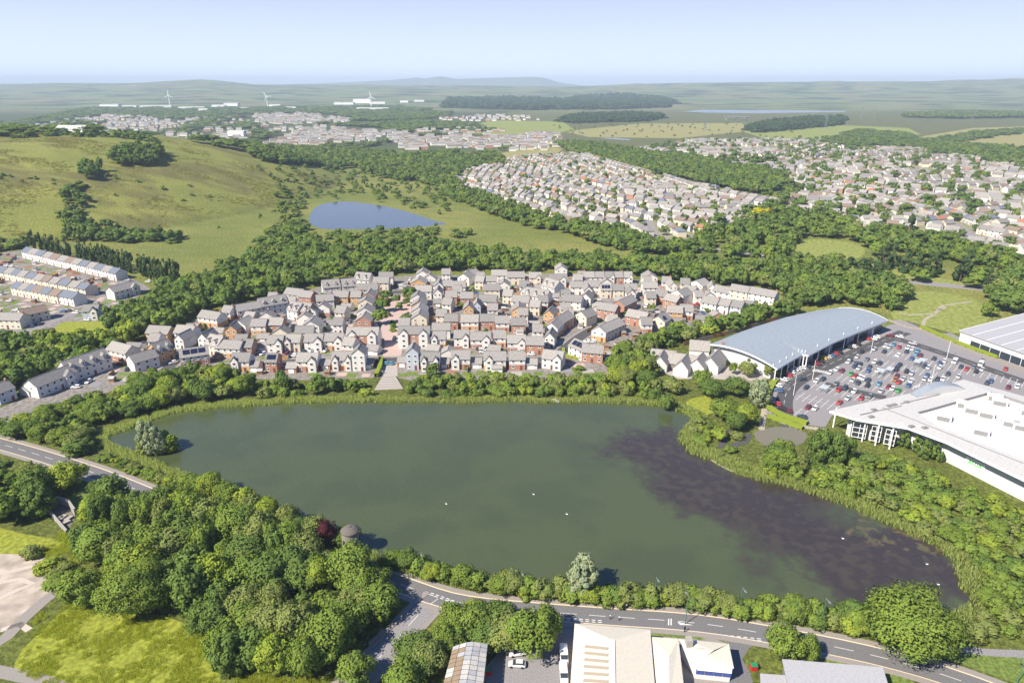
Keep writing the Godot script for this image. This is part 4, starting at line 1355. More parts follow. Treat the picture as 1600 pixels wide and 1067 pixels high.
func pylon(x: float, z: float, k: int) -> void:
	var o := thing("lattice_pylon", "grey lattice power pylon in the far fields, %s from the left" % ordinal(k), "pylon", Vector3(x, ground_height(x, z), z), 0, "pylons across the far fields")
	var st := start()
	for sx in [-1.0, 1.0]:
		for sz in [-1.0, 1.0]:
			var p := Vector3(sx * 3.2, 0, sz * 3.2); var q := Vector3(sx * .5, 40, sz * .5)
			var m := (p + q) / 2
			box(st, m, Vector3(.45, p.distance_to(q), .45), Basis(Quaternion(Vector3.UP, (q - p).normalized())))
	part("mast", st.commit(), M.galvanised, o)
	for h in [24.0, 31.0, 38.0]: part("cross_arm", box_mesh(Vector3(14.0 - absf(h - 31.0) * .4, .6, .8), Vector3(0, h, 0)), M.galvanised, o)

# ---------------------------------------------------------------- roads and paving
func road(called: String, label: String, pts: PackedVector2Array, w: float, m: Material, y: float, dashed := true, walks := 0.0, lines := false) -> void:
	var c := curve(pts, 4.0)
	var o := part(called, ribbon_mesh(c, -w / 2, w / 2, y), m, self)
	tag(o, label, "road", "", "structure")
	if dashed: dashes(o, c, 0, 4.0, 3.0, .16, y + .012, M.paint)
	for s in [-1.0, 1.0]:
		if lines: part("edge_line", ribbon_mesh(c, s * (w / 2 - .05) - .18, s * (w / 2 - .05) + .18, y + .01), M.kerb, o)
		if walks > 0.0:
			part("pavement", ribbon_mesh(c, s * (w / 2 + .1 + walks / 2) - walks / 2, s * (w / 2 + .1 + walks / 2) + walks / 2, y + .1, .12), M.pavement, o)
	keep_clear.append([c, w / 2 + walks + 0.3])

func roads() -> void:
	road("road", "two-lane road with yellow edge lines along the near shore of the lake", flat2([-220.1, -227.6, -195.1, -219.7, -170.1, -209.9, -148.7, -200.5, -132.6, -192.9, -108.8, -180.4, -84.5, -168.9, -62.5, -158.4, -44.6, -150.3, -33.3, -144.4, -24.3, -139.9, -15.9, -136.2, -6.3, -134, 10.1, -132, 24.7, -130.5, 39.7, -129.1, 50, -127.4, 59.7, -125, 70.4, -122.1, 80.6, -118.9, 90, -115.1, 98.4, -110.7, 107.7, -104.6, 115.9, -98.4]), 5.8, M.asphalt, .05, true, 1.5, true)
	road("side_road", "side road running down to the left from the lakeside junction", flat2([-18.5, -136.7, -21.3, -133.5, -24.3, -128.2, -27.5, -121.7, -31.6, -114.9, -35.1, -108.7, -38.5, -101.3]), 5.6, M.bay_asphalt, .042, true, 1.4, false)
	sheet("yard", flat2([10.5, -130.1, 16.5, -129.3, 14.8, -124.8, 13.3, -117.6, 11.8, -104.3, -6.3, -104.3, -5.4, -115.8, -2.2, -121.3, 4.4, -123.2, 9.9, -126.2]), .034, M.bay_asphalt, "tarmac yard between the trees and the cream-roofed hall")
	sheet("works_access", flat2([42.2, -126.8, 59.8, -123.2, 54.2, -121, 51.4, -117.6, 52, -114.1, 51.1, -104.3, 43.3, -104.3, 48, -114.9, 49.9, -122.1]), .034, M.asphalt, "access road between the showroom and the grey sheds")
	sheet("forecourt", flat2([13, -129.7, 43.6, -126.2, 50.4, -121.3, 45.9, -104.3, 9.2, -104.3]), .026, M.pavement, "paved margin around the cream-roofed buildings")
	sheet("verge", flat2([32.8, -126.4, 37.5, -126, 42.6, -125.2, 45, -123.1, 38.5, -123.8, 32.3, -124.6]), .06, M.lawn, "strip of lawn between the pavement and the showroom")
	sheet("verge", flat2([70.9, -119.8, 77.1, -117.6, 83.6, -113.7, 87.3, -110.3, 81.1, -109, 69.5, -116.5]), .04, M.lawn, "grass verge between the road and the grey shed")
	sheet("verge", flat2([95.1, -119.1, 103.7, -119.1, 117.3, -118, 114.2, -109.9, 109.1, -110.3, 102.3, -114.6]), .045, M.lawn, "grass verge right of the big lakeside tree")
	part_path([93, -120.6, 100.4, -120.8, 107, -119.6, 115.3, -119.1, 126.5, -118.7], 2.2, "tarmac path along the hedge right of the big lakeside tree", M.bay_asphalt)
	# give-way lines at the three junctions
	for g in [[[-20.6, -138.5, -13.3, -135.1], "lakeside junction"], [[10.1, -130.1, 22, -128.9], "yard entrance"], [[44.8, -125, 58.4, -123.1], "works access"]]:
		var l := flat2(g[0])
		var o := thing("give_way_line", "broken white give-way line at the " + g[1], "road marking")
		tag(o, "", "", "", "structure")
		for off in [-.3, .3]: dashes(o, l, off, .9, .6, .26, .07, M.paint)
	var hat := thing("lane_marking", "white warning triangle and bars painted on the lakeside road", "road marking")
	tag(hat, "", "", "", "structure")
	sheet("triangle", flat2([39.5, -128.9, 39.9, -127.9, 43.1, -127.8]), .066, M.paint, "", hat)
	for q in [[37.5, -129.9, 37.8, -129.9, 37.3, -127.8, 37, -127.8], [38.1, -129.9, 38.4, -129.9, 37.9, -127.8, 37.6, -127.8]]: sheet("bar", flat2(q), .066, M.paint, "", hat)
	# left meadow and pale gravel ground
	sheet("meadow", curve(flat2([-110.1, -115.8, -110.6, -125.2, -109.8, -132.5, -103.4, -136.2, -90.8, -131.8, -82.3, -130.3, -73.2, -125.2, -67.1, -117.6, -62.9, -107.4, -95, -107.4]), 4, true), .02, M.meadow, "sunlit yellow-green meadow in the near left corner")
	sheet("gravel_ground", curve(flat2([-147.4, -150.3, -143.2, -154, -130.7, -153.4, -122.9, -150.8, -117.2, -145.2, -114.5, -139.2, -116.7, -134.6, -118.6, -128.2, -121.9, -122.3, -130, -123.2]), 4, true), .024, M.gravel, "bare pale gravel ground at the left edge")
	for q in [[-133.4, -138, -131.8, -142.7, -127.7, -143.9, -123.3, -142.2, -126.1, -139.2, -129.3, -134.6], [-140.4, -147.7, -132.8, -146.4, -127.7, -149], [-120.2, -126.2, -117.1, -128.2, -113.5, -126.2]]: part_path(q, 1.6, "pale wheel track worn across the gravel ground", M.gravel_light)
	part_path([-114.5, -140.8, -116.3, -136.4, -117.3, -129.7, -117.4, -124.2, -119.8, -119.5], 3.2, "grey tarmac track beside the gravel ground", M.pavement)
	part_path([-115, -114.8, -106.8, -113, -98.6, -111, -91.5, -108.2], 3.0, "pale path at the lower left corner", M.pavement)
	sheet("grass_bank", flat2([-157.7, -168.9, -138.6, -162.8, -125.9, -159.9, -123.7, -153.4, -146.7, -154]), .018, M.meadow, "grass bank left of the spillway basin")
	sheet("grass_bank", flat2([-138.4, -178.7, -136.4, -186.9, -130.7, -189.5, -126.7, -177, -130.5, -173.7]), .018, M.lawn, "grass bank behind the spillway basin")
	# estate ground
	sheet("estate_ground", flat2([-205.4, -237, -197.7, -259.4, -184, -277.5, -190.2, -296.4, -182, -322.1, -171.7, -354.2, -161.2, -372.5, -142, -392.5, -121.7, -417.4, -100.6, -432.5, -68.8, -445.4, -34.4, -445.4, -4.3, -442.1, 34.9, -452, 59.4, -438.9, 88, -432.5, 118.4, -420.4, 133, -407.4, 153.8, -377.3, 126.5, -355.3, 94.5, -339.5, 74.5, -324, 58.4, -314.9, 46.4, -296.4, 40.6, -274, 22.3, -272.6, 0, -272.6, -44.4, -271.2, -50.4, -274, -58.8, -274, -88.8, -271.2, -111.5, -272.6, -140.6, -275.4, -163.7, -265.9, -179.2, -242.6, -191.4, -227.6]), .02, M.estate_ground, "paved and gravelled ground between the estate houses")
	var asph: Material = M.dark_asphalt
	road("estate_road", "dark estate road behind the lakefront houses", flat2([-144.1, -283.3, -117.4, -289.3, -89, -293.2, -59.5, -294, -29.9, -295.6, 0, -294.8, 16.4, -295.6, 24.7, -306.2, 34, -324, 45.6, -339.5, 63.9, -348.8, 91.6, -356.4]), 6.0, asph, .05, false, 1.6)
	road("estate_lane", "curving dark estate lane at the left end of the houses", flat2([-154.6, -275.4, -155.9, -290.1, -156.4, -307.9, -155.4, -327.7, -150, -343.6, -134.8, -348.8, -124.7, -355.3, -120.2, -370.1]), 5.5, asph, .044, false, 1.4)
	road("estate_lane", "dark cul-de-sac lane in the right half of the estate", flat2([-21.4, -397.8, -7.5, -382.3, 10.9, -367.8, 28.8, -365.5, 45.7, -355.3]), 5.0, asph, .046, false, 1.2)
	road("estate_lane", "short lane in front of the tall right-hand terrace", flat2([72.2, -366.6, 93.6, -365.5, 114.9, -377.3, 137.6, -367.8]), 5.0, asph, .046, false, 1.2)
	road("estate_lane", "short lane at the top of the brick plaza", flat2([-81.8, -403.2, -74.2, -404.6, -63.5, -407.4]), 6.0, asph, .046, false)
	plaza = curve(flat2([-62.9, -299.6, -67.7, -331.6, -73.2, -352.1, -72.4, -367.8, -79.2, -384.8, -79.7, -400.5, -61, -400.5, -53.7, -379.8, -58.4, -360.9, -57.8, -346.7, -56.2, -331.6, -50.8, -299.6]), 3, true)
	sheet("brick_plaza", curve(flat2([-61.1, -299.6, -62.5, -313.1, -67.4, -331.6, -71.8, -352.1, -71.4, -367.8, -78.4, -384.8, -78, -395.1, -62.2, -397.8, -55.2, -379.8, -55.5, -365.5, -59.5, -363.2, -58.4, -346.7, -57.5, -331.6, -52.6, -299.6]), 3, true), .058, M.brick_paving, "pink brick plaza road running up through the estate")
	sheet("plaza_bed", curve(flat2([-64.8, -352.1, -62.1, -345.7, -60.9, -336.5, -61.5, -331.6, -64.1, -339.5, -65.7, -346.7]), 2, true), .075, M.lawn, "planted island bed in the brick plaza")
	sheet("terrace_path", flat2([-59.7, -290.1, -52.9, -290.1, -50.3, -275.4, -57.4, -275.4]), .05, M.slab_paving, "paved path from the estate road to the lake steps")
	# fan of steps down to the lake
	var st := thing("lake_steps", "fan of broad stone steps down to the lake bank", "steps")
	var top := flat2([-56.4, -274.7, -51.3, -274.7]); var low := flat2([-57.9, -260.6, -45.8, -261.9])
	for k in 6:
		var a := top[0].lerp(low[0], k / 6.0); var b := top[1].lerp(low[1], k / 6.0); var c := top[1].lerp(low[1], (k + .94) / 6.0); var d := top[0].lerp(low[0], (k + .94) / 6.0)
		part("step", slab(PackedVector2Array([a, b, c, d]), 0.03, .95 - k * .15), M.slab_paving, st)
	var jetty := thing("fishing_platform", "small pale fishing platform on the far shore", "platform")
	part("deck", slab(flat2([16.2, -251.9, 19.3, -251.9, 19.3, -249, 15.7, -249]), .05, .4), M.slab_paving, jetty)
	sheet("lawn", flat2([-71.1, -272.6, -62.7, -272.6, -61.9, -264.5, -70.6, -264.5]), .03, M.lawn, "bank of lawn below the lakefront houses")
	sheet("lawn", flat2([27.3, -282.6, 42.7, -279.7, 41.4, -274, 29.3, -272.6]), .03, M.lawn, "lawn below the brick house at the end of the lakefront")
	part_path([44.3, -296.4, 44, -284.8, 41.1, -275.4, 37.6, -272.6], 1.6, "path at the right end of the lakefront row", M.pavement)
	# conifer hamlet
	sheet("hamlet_ground", flat2([-414, -503.8, -387, -528, -256.4, -442.1, -227.8, -414.5, -225.7, -387.3, -232.8, -363.2, -223.4, -346.7, -231.6, -326.8, -241.6, -322.1, -273.6, -317.6]), .02, M.estate_ground, "gravelled ground between the conifer hamlet terraces")
	part_path([-271, -331.6, -252.5, -333.5, -248.9, -343.6, -247.3, -357.5, -241.3, -365.5], 4.5, "lane at the lower edge of the conifer hamlet", M.bay_asphalt)
	sheet("paddock", curve(flat2([-240.4, -336.5, -241.9, -348.8, -232.2, -349.9, -217.3, -346.7, -210.4, -329.7, -218, -320.3, -227.1, -322.1]), 5, true), .03, M.meadow, "small bright paddock below the conifer hamlet")
	# older town
	sheet("town_ground", flat2([-81.2, -929.4, -49.3, -1079, 22.9, -1260, 124.7, -1308, 194.3, -1062, 244.2, -825, 289.2, -749.3, 249.8, -641.1, 165.6, -563.9, 138.1, -549.1, 111.3, -558.9, 89.2, -590.4, 30, -637.9, -61.1, -825]), .02, M.town_ground, "gardens and lanes between the older hillside streets")
	sheet("town_ground", flat2([228.1, -1361, 378.9, -1616, 748.1, -1695, 736.7, -1510, 833.5, -1417, 789.1, -1079, 762.4, -942.6, 391.8, -462.4, 353.1, -484.5, 356.2, -534.9, 356.8, -590.4, 299.2, -563.9, 286.2, -607.4, 278.5, -693.1, 316.7, -825, 320.6, -1173]), .02, M.town_ground, "gardens and lanes of the town on the right")
	road("town_street", "straight pale street running down through the older houses", flat2([123.8, -795, 126.2, -712.3, 124.7, -625.4, 113, -534.9]), 8, M.bay_asphalt, .04, false, 1.5)
	road("town_street", "wide street between the terraces at the right", flat2([409.4, -641.1, 395.8, -590.4, 383.6, -553.9, 397.6, -521.4]), 8, M.bay_asphalt, .04, false, 1.5)
	road("valley_road", "road crossing behind the cemetery park", flat2([106.9, -534.9, 145.3, -525.9, 183.2, -504.4, 221.1, -458.9, 244.6, -435.7, 277.7, -420.4, 314.7, -403.2]), 7, M.bay_asphalt, .04, false, 1.5)
	sheet("playing_field", curve(flat2([228.5, -544.3, 259.6, -558.9, 277.3, -534.9, 262.2, -500.3, 236.9, -484.5, 211.4, -490.3]), 6, true), .03, M.pasture, "green playing field behind the trees")
	sheet("lawn", flat2([253.2, -484.5, 271.3, -453.7, 291.4, -429.4, 293.8, -407.4, 266.4, -429.4, 243.2, -458.9]), .026, M.pasture, "lawns of the cemetery park")
	sheet("open_bank", curve(flat2([225.7, -387.3, 254.1, -407.4, 272, -397.8, 274.8, -381, 259.6, -352.1, 231.3, -331.6, 216.5, -334.5, 207.4, -348.8]), 6, true), .03, M.pasture, "open grass bank crossed by worn paths behind the retail hall")
	for p in [[204.9, -352.1, 209.2, -339.5, 214.8, -337.5, 225.1, -352.1, 237.1, -363.2, 249, -377.3], [237.1, -363.2, 220.8, -360.9, 217.9, -365.5], [249, -377.3, 262.4, -382.3, 271.5, -384.8], [242.6, -370.1, 250.5, -374.9]]: part_path(p, 1.8, "worn pale footpath over the grass bank behind the retail hall", M.track)
	sheet("field", flat2([-23.7, -1308, 53.4, -1478, 102.6, -1417, 83.1, -1308, 34.3, -1260, 0, -1194]), .03, M.dry_field, "dry yellow field between two groups of streets")
	sheet("field", flat2([632.4, -1958, 1018, -2276, 1169, -2105, 1052, -1829, 809.1, -1695, 596.5, -1655]), .03, M.pasture, "green fields above the right-hand town")
	sheet("field", flat2([140.5, -1958, 420.5, -2352, 769.5, -2392, 650, -1958, 396.9, -1695, 187.7, -1738]), .028, M.dry_field, "wide rough field behind the town")
	sheet("field", flat2([973.4, -1716, 1358, -2105, 1703, -2239, 838.4, -1079, 825.9, -1194, 868.3, -1478]), .03, M.dry_field, "rough dry slope at the right edge")
	sheet("field", flat2([-193.2, -1958, -68.7, -2566, 176.9, -2476, 175.7, -1958, 0, -1782]), .028, M.pasture, "hazy fields beyond the middle streets")
	# retail park
	sheet("car_park", flat2([99, -239.8, 106.2, -257.5, 113.8, -269.9, 126.5, -282.6, 155.2, -308.8, 201.2, -343.6, 214.9, -349.9, 225.9, -333.5, 236.2, -275.4, 212, -242.6, 191.8, -267.2, 168.8, -255.6, 123.8, -237, 117.2, -227.6, 106.8, -231.7]), .03, M.bay_asphalt, "pale tarmac car park full of cars in front of the retail hall")
	road("car_park_lane", "dark lane curving round the car park", flat2([104.3, -227.6, 105.9, -237, 110.8, -251.3, 118.2, -263.9, 130.2, -276.1, 151.7, -294, 175.6, -312.2, 203.8, -332.6]), 6.5, asph, .05, true)
	road("car_park_lane", "dark lane along the far side of the car park", flat2([193, -324, 200.6, -312.2, 209.2, -295.6, 216.5, -279.7, 225.3, -260.6]), 6.0, asph, .046, true)
	road("car_park_lane", "dark cross lane through the parked cars", flat2([134.2, -267.2, 144.2, -259.4, 153.1, -253.2]), 5.0, asph, .042, false)
	road("retail_road", "pale service road behind the car park", flat2([209.1, -352.1, 214.8, -331.6, 221.9, -306.2, 230, -282.6, 235.6, -267.2]), 6, M.pavement, .04, false)
	sheet("zebra_ground", flat2([135.9, -281.1, 142.5, -286.3, 143.2, -282.6, 136.4, -276.8]), .054, asph, "dark paving under the zebra crossing")
	var z := thing("zebra_crossing", "white zebra stripes across the car park lane", "crossing")
	tag(z, "", "", "", "structure")
	var z0 := flat2([134.5, -281.1, 139.6, -278.2]); 
	for k in 7:
		var p := z0[0].lerp(z0[1], k / 6.0)
		part("stripe", ribbon_mesh(PackedVector2Array([p, p + Vector2(2.2, -2.3)]), -.3, .3, .064), M.paint, z)
	bays()
	part_path([92.6, -225.5, 98.5, -239.8, 104.7, -253.2, 111.2, -267.2, 116.2, -274], 2.2, "sandy footpath outside the car park hedge", M.track)
	part_path([98.4, -238.1, 104, -230.6, 110.5, -227.6, 116.3, -225.5], 2.6, "sandy footpath below the car park hedge", M.track)
	sheet("paved_circle", curve(flat2([89.1, -223.5, 96.9, -227.6, 105.3, -227.6, 108.4, -223.5, 104.4, -215.9, 94.8, -212.2, 89, -214.9]), 3, true), .03, M.weed_ground, "weedy paved circle between the car park and the lake")
	sheet("shore_slab", flat2([66.2, -206.4, 70, -207.3, 71.7, -202.6, 74.2, -198.1, 73, -196.1, 70.3, -199.3, 68, -203.4]), .08, M.slab_paving, "pale stone slabs at the lake edge")
	sheet("lawn", curve(flat2([70.3, -249.6, 81.8, -255.6, 83.7, -248.4, 78.7, -239.8, 72.6, -238.1]), 3, true), .026, M.meadow, "bright lawn by the lake below the pub")
	sheet("pub_garden", flat2([63.7, -284.8, 72.5, -272.6, 89.2, -272.6, 104.1, -267.2, 113.4, -274, 101.3, -284.8, 74, -306.2]), .024, M.slab_paving, "paved garden of the pub")
	part_path([73.6, -212.2, 76.6, -217.7, 77, -222.6, 80.7, -225.5], 2.2, "dark winding path near the stone slabs", M.dark_asphalt)
	part_path([77.2, -212.2, 80.3, -214.9, 84.1, -216.8, 86.9, -222.6], 2.6, "dark path looping toward the paved circle", M.dark_asphalt)
	line_hedge("1", [113.8, -269.9, 107.6, -259.4, 102.7, -248.4, 102.1, -241.5, 104.8, -235.9, 109.3, -231.7, 111.3, -229.6], 2.0, 1.5, "clipped yellow-green hedge round the near end of the car park")
	line_hedge("2", [99.1, -235.9, 103.2, -231.7, 108.2, -226], 1.9, 1.2, "clipped low hedge beside the sandy footpath")
	line_hedge("3", [24.8, -307.9, 25.4, -299.6, 31.3, -294.8], 1.2, 1.2, "clipped hedge round the white house with solar panels")
	line_hedge("4", [-61, -294, -59.6, -284.8, -59.3, -274], 1.6, 2.2, "clipped hedge left of the lake path")
	line_hedge("5", [215.9, -339.5, 221.1, -314.9, 227.7, -296.4], 1.6, 1.6, "long hedge behind the car park")
	# timber fence between the wood and the retail hall
	var fl := curve(flat2([84, -312.2, 95.9, -319.4, 115.7, -331.6, 137.5, -346.7, 156.7, -360.9]), 3.0)
	var fence := thing("timber_fence", "tall timber panel fence behind the curved retail hall", "fence")
	for i in fl.size() - 1:
		var p := fl[i]; var q := fl[i + 1]
		part("fence_panel", box_mesh(Vector3(snappedf(p.distance_to(q) - .12, .1), 2.4, .12), Vector3(0, 1.2, 0)), [M.timber, M.timber_grey, M.timber_orange, M.timber_grey][(i / 3) % 4], fence, v3((p + q) / 2, 0), rad_to_deg(atan2(-(q - p).y, (q - p).x)))

func part_path(a: Array, w: float, label: String, m: Material) -> void:
	var c := curve(flat2(a), 4.0)
	tag(part("path", ribbon_mesh(c, -w / 2, w / 2, .062), m, self), label, "path", "", "structure")
	keep_clear.append([c, w / 2 + .8])

func line_hedge(_k: String, a: Array, w: float, h: float, label: String) -> void:
	var o := thing("hedge", label, "hedge")
	var c := curve(flat2(a), 1.6)
	var m := tuft_ball()
	part("hedge_core", ribbon_mesh(c, -w * .55, w * .55, h * .92, h * .92), M.hedge, o)
	for i in c.size() - 1:
		var q := part("hedge_section", m, M.leaf_fresh, o, v3(c[i], -.05), rng.randf() * 360)
		q.scale = Vector3(w * 1.7, h * 1.15, w * 1.7)

func tuft_ball() -> Mesh:
	return crown("shrub", 3, 14, 44, .06)

func bays() -> void:
	var o := thing("parking_bay_lines", "white parking bay lines across the car park", "road marking")
	tag(o, "", "", "", "structure")
	var lot := flat2([125, -263.2, 136, -271.2, 162.5, -291.7, 180.3, -306.2, 190.4, -316.7, 201.7, -298, 219.2, -267.2, 211.1, -255.6, 196.5, -272.6, 171.7, -260.6, 126, -242, 108.5, -235.9, 116.7, -253.2])
	var along := Vector2(cos(deg_to_rad(-43)), -sin(deg_to_rad(-43)))
	var deep := Vector2(cos(deg_to_rad(47)), -sin(deg_to_rad(47)))
	var org := flat2([150.7, -267.2])[0]
	var st := start()
	for r in range(-9, 10):
		for k in range(-40, 41):
			var c := org + deep * (r * 15.5) + along * (k * 2.5)
			if not Geometry2D.is_point_in_polygon(c, lot): continue
			var p := c - deep * 4.7; var q := c + deep * 4.7
			var s := along * .1
			quad(st, v3(p - s, .058), v3(p + s, .058), v3(q + s, .058), v3(q - s, .058), Vector3.UP)
			var m := along * 1.25
			quad(st, v3(c - m - deep * .07, .062), v3(c + m - deep * .07, .062), v3(c + m + deep * .07, .062), v3(c - m + deep * .07, .062), Vector3.UP)
	part("painted_lines", st.commit(), M.paint, o)
	var fr := flat2([114.2, -263.2, 120.4, -272.6, 134, -285.6, 156.1, -303.7, 180.4, -322.1, 196, -333.5])
	var c2 := curve(fr, 2.5)
	var s2 := start()
	for i in c2.size() - 1:
		var t := (c2[i + 1] - c2[i]).normalized()
		var n := Vector2(-t.y, t.x)
		quad(s2, v3(c2[i] - n * 2.4 - t * .08, .06), v3(c2[i] - n * 2.4 + t * .08, .06), v3(c2[i] + n * 2.4 + t * .08, .06), v3(c2[i] + n * 2.4 - t * .08, .06), Vector3.UP)
	part("painted_lines", s2.commit(), M.paint, o)
	for p in [[130.4, -259.4], [162.7, -276.8], [167.7, -279], [184.9, -287.8], [187.8, -289.3]]:
		var t := thing("trolley_shelter", "glass trolley shelter among the parked cars", "shelter", Vector3(p[0], .04, p[1]), 47, "trolley shelters in the car park")
		part("glass_wall", box_mesh(Vector3(4.5, 1.6, .06), Vector3(0, 1.1, -1.1)), M.pane, t)
		part("glass_wall", box_mesh(Vector3(4.5, 1.6, .06), Vector3(0, 1.1, 1.1)), M.pane, t)
		part("roof", box_mesh(Vector3(4.7, .06, 2.6), Vector3(0, 2.2, 0)), M.pane, t)
		for sx in [-2.2, 2.2]:
			for sz in [-1.1, 1.1]: part("post", box_mesh(Vector3(.08, 2.2, .08), Vector3(sx, 1.1, sz)), M.galvanised, t)

# ---------------------------------------------------------------- planting plan
func planting() -> void:
	rng.seed = 5
	for t in TREES:
		for p in t[2]: plant(t[0], p[0], p[1], p[2], p[3], t[1])
	var mixed := ["broad", "broad", "broad", "broad", "broad", "broad", "round", "round", "poplar"]
	wood("in the wood beside the meadow", mixed, 7.2, 8, 13, [-129, -181.1, -104.3, -171.1, -81.3, -160.7, -60.3, -151.3, -39.3, -141.5, -33.7, -138, -32.9, -133.5, -36.1, -126.2, -41, -115.8, -44.2, -107.4, -62.9, -107.4, -65, -117.6, -72, -125.2, -78.2, -129.7, -88.8, -134, -99, -136.9, -105.3, -143.9, -116.6, -150.3, -119.6, -158.4, -126.7, -168.9])
	wood("in the strip along the left shore", ["broad", "broad", "shrub"], 5.2, 5.5, 9, [-101.8, -186.9, -94.2, -183.2, -76.5, -173, -60.8, -164.9, -45.5, -154.5, -35.8, -149.2, -30.1, -145.2, -35.2, -145.7, -44.8, -151.3, -62.9, -159.6, -85, -170.1, -94.6, -175])
	wood("on the lake bank above the road", ["broad", "shrub", "shrub", "broad"], 4.8, 4, 7, [-34.4, -150.8, -27, -146.9, -13.2, -142.5, 0, -140.1, 16, -137.8, 39.6, -135.5, 51.7, -133.5, 61.9, -131.4, 76.7, -129.7, 88.2, -128.2, 86.9, -122.7, 74.7, -125.2, 60.8, -128, 46.3, -131, 31.2, -132.5, 15.7, -134, 0, -135.3, -9.6, -136.7, -17.8, -139.4, -26.4, -143.2, -33.7, -147.2])
	wood("left of the lake behind the road", mixed, 6.0, 4.5, 7.5, [-205.7, -227.6, -185.2, -225.5, -180.7, -237, -169.2, -247.2, -158.9, -256.9, -143.9, -253.2, -141.3, -242.6, -150.6, -231.7, -153.2, -223.5, -151.7, -216.8, -148.1, -206.9, -151.5, -205.1, -159.2, -206.9, -178, -214.9, -202.7, -223.5])
	wood("at the left edge below the road", mixed, 7.0, 7, 11, [-177, -189.5, -154.7, -186.9, -142.7, -184, -135.4, -181.1, -135.4, -177, -136.3, -173.7, -138.5, -168.9, -141.8, -164.9, -157.1, -163.1])
	wood("at the left edge below the road", ["shrub"], 4.5, 2, 3.2, [-186.9, -202.6, -161.6, -197.3, -143.8, -189.1, -138.7, -184, -154.7, -186.9, -178.4, -191.4])
	wood("on the bank below the estate", mixed, 6.0, 6, 10, [-160.9, -260.6, -139.4, -272.6, -113.3, -269.9, -106.8, -263.2, -106.8, -255.6, -121.5, -249.6, -136.9, -244.9, -146.6, -238.1])
	wood("on the bank below the estate", ["shrub", "shrub", "broad"], 4.6, 3, 6, [-108.2, -263.2, -98.6, -267.2, -65.8, -267.2, -58.4, -264.5, -58.3, -254.4, -78.8, -254.4, -104.7, -253.2], .75)
	wood("on the bank below the estate", ["shrub", "broad", "shrub"], 4.6, 3, 6.5, [-44.4, -263.2, -38.7, -269.9, 0, -271.2, 22, -268.5, 38.5, -268.5, 43.3, -263.2, 61.4, -259.4, 65.5, -251.3, 52.3, -253.2, 26.4, -255.6, 15.8, -254.4, -26.2, -253.8, -42.2, -255.6], .9)
	wood("between the estate and the pub", mixed, 6.0, 6, 10, [45.9, -292.4, 57.4, -308.8, 75.3, -320.3, 85.9, -331.6, 116.6, -345.7, 145.9, -365.5, 160.3, -374.9, 159.4, -363.2, 133, -343.6, 112.4, -331.6, 85.7, -316.7, 70.6, -304.5, 63.8, -288.6, 62.1, -274, 63.8, -264.5, 43.5, -264.5, 41.4, -274])
	wood("left of the estate below the hamlet", mixed, 7.0, 7, 11, [-267, -308.8, -238.8, -313.1, -225.9, -317.6, -213.7, -313.1, -204.6, -322.1, -191.1, -306.2, -188.2, -290.1, -191.2, -275.4, -204.6, -265.9, -212.4, -257.5, -217.1, -242.6])
	wood("in the wood left of the estate", mixed, 7.5, 7, 12, [-198.9, -317.6, -211.6, -336.5, -217.3, -360.9, -208.2, -374.9, -212.4, -407.4, -199.8, -429.4, -192.3, -476.9, -182.5, -517.1, -152.6, -534.9, -134, -500.3, -129.1, -445.4, -126.2, -418.9, -143.3, -396.5, -162.1, -374.9, -172.6, -356.4, -183.5, -325.8, -186.3, -308.8])
	wood("in the belt of trees behind the estate", mixed, 7.5, 7, 12, [-126.2, -418.9, -131.3, -462.4, -138.1, -517.1, -111.9, -534.9, -71.2, -534.9, -39.5, -517.1, -4.7, -496.2, 46.5, -484.5, 90.9, -473.2, 123.2, -475, 154, -471.4, 172.1, -445.4, 164.7, -407.4, 136.2, -411.6, 119.6, -424.9, 88.9, -437.3, 35.2, -457.2, -34.8, -450.4, -69.5, -450.4, -101.6, -437.3], .85)
	wood("in the wood behind the curved retail hall", mixed, 7.5, 7, 12, [178.1, -462.4, 201.7, -466, 218.8, -453.7, 226.9, -429.4, 241.9, -414.5, 234.4, -387.3, 211.3, -363.2, 195.3, -384.8, 173.2, -374.9, 160.1, -377.3, 164.7, -407.4])
	wood("in the scrub below the supermarket", ["shrub", "broad", "shrub", "shrub"], 4.4, 2.2, 5.0, [78.7, -196.1, 85.3, -204.3, 96.6, -205.1, 100.8, -199.3, 114, -200.1, 129.5, -200.9, 135.4, -196.1, 141.8, -185.8, 148.1, -177, 156.1, -166.7, 125.6, -121.3, 116, -120.2, 102.5, -121.7, 102.2, -126.2, 112.8, -131, 118, -134.6, 121.1, -143.9, 124.2, -152.9, 122.1, -159.6, 114.1, -171.7, 104.9, -180.4, 94.5, -189.1, 83.5, -192.9])
	wood("between the side road and the yard", mixed, 5.8, 5, 8.5, [-9.9, -128.2, 0, -128.4, 9.4, -127.2, 9.2, -124.4, 4.4, -123.2, -2.2, -121.7, -5.8, -120.6, -12.8, -121, -14.8, -114.1, -15.4, -105.8, -26.5, -105.8, -22.3, -114.1, -17.6, -121.7])
	wood("on the shore by the stone slabs", ["shrub", "broad"], 4.2, 2.2, 5, [62.2, -225.5, 70.4, -231.7, 76.5, -227.6, 85.5, -225.5, 86.2, -216.8, 79.2, -205.6, 73, -206.9, 67.7, -212.2], .7)
	wood("beside the paved circle", ["broad"], 6, 6, 9, [78.2, -194.5, 85.2, -205.1, 90.6, -206.9, 98.8, -205.1, 98.2, -197.3, 86.8, -193.3])
	wood("at the meadow's gravel edge", ["shrub"], 5, 1.5, 4, [-117.1, -128.2, -114.4, -133.5, -112.5, -138, -109.2, -131.4, -109.3, -123.2, -106.7, -114.9, -100.6, -114.1, -108.1, -121.3], .5)
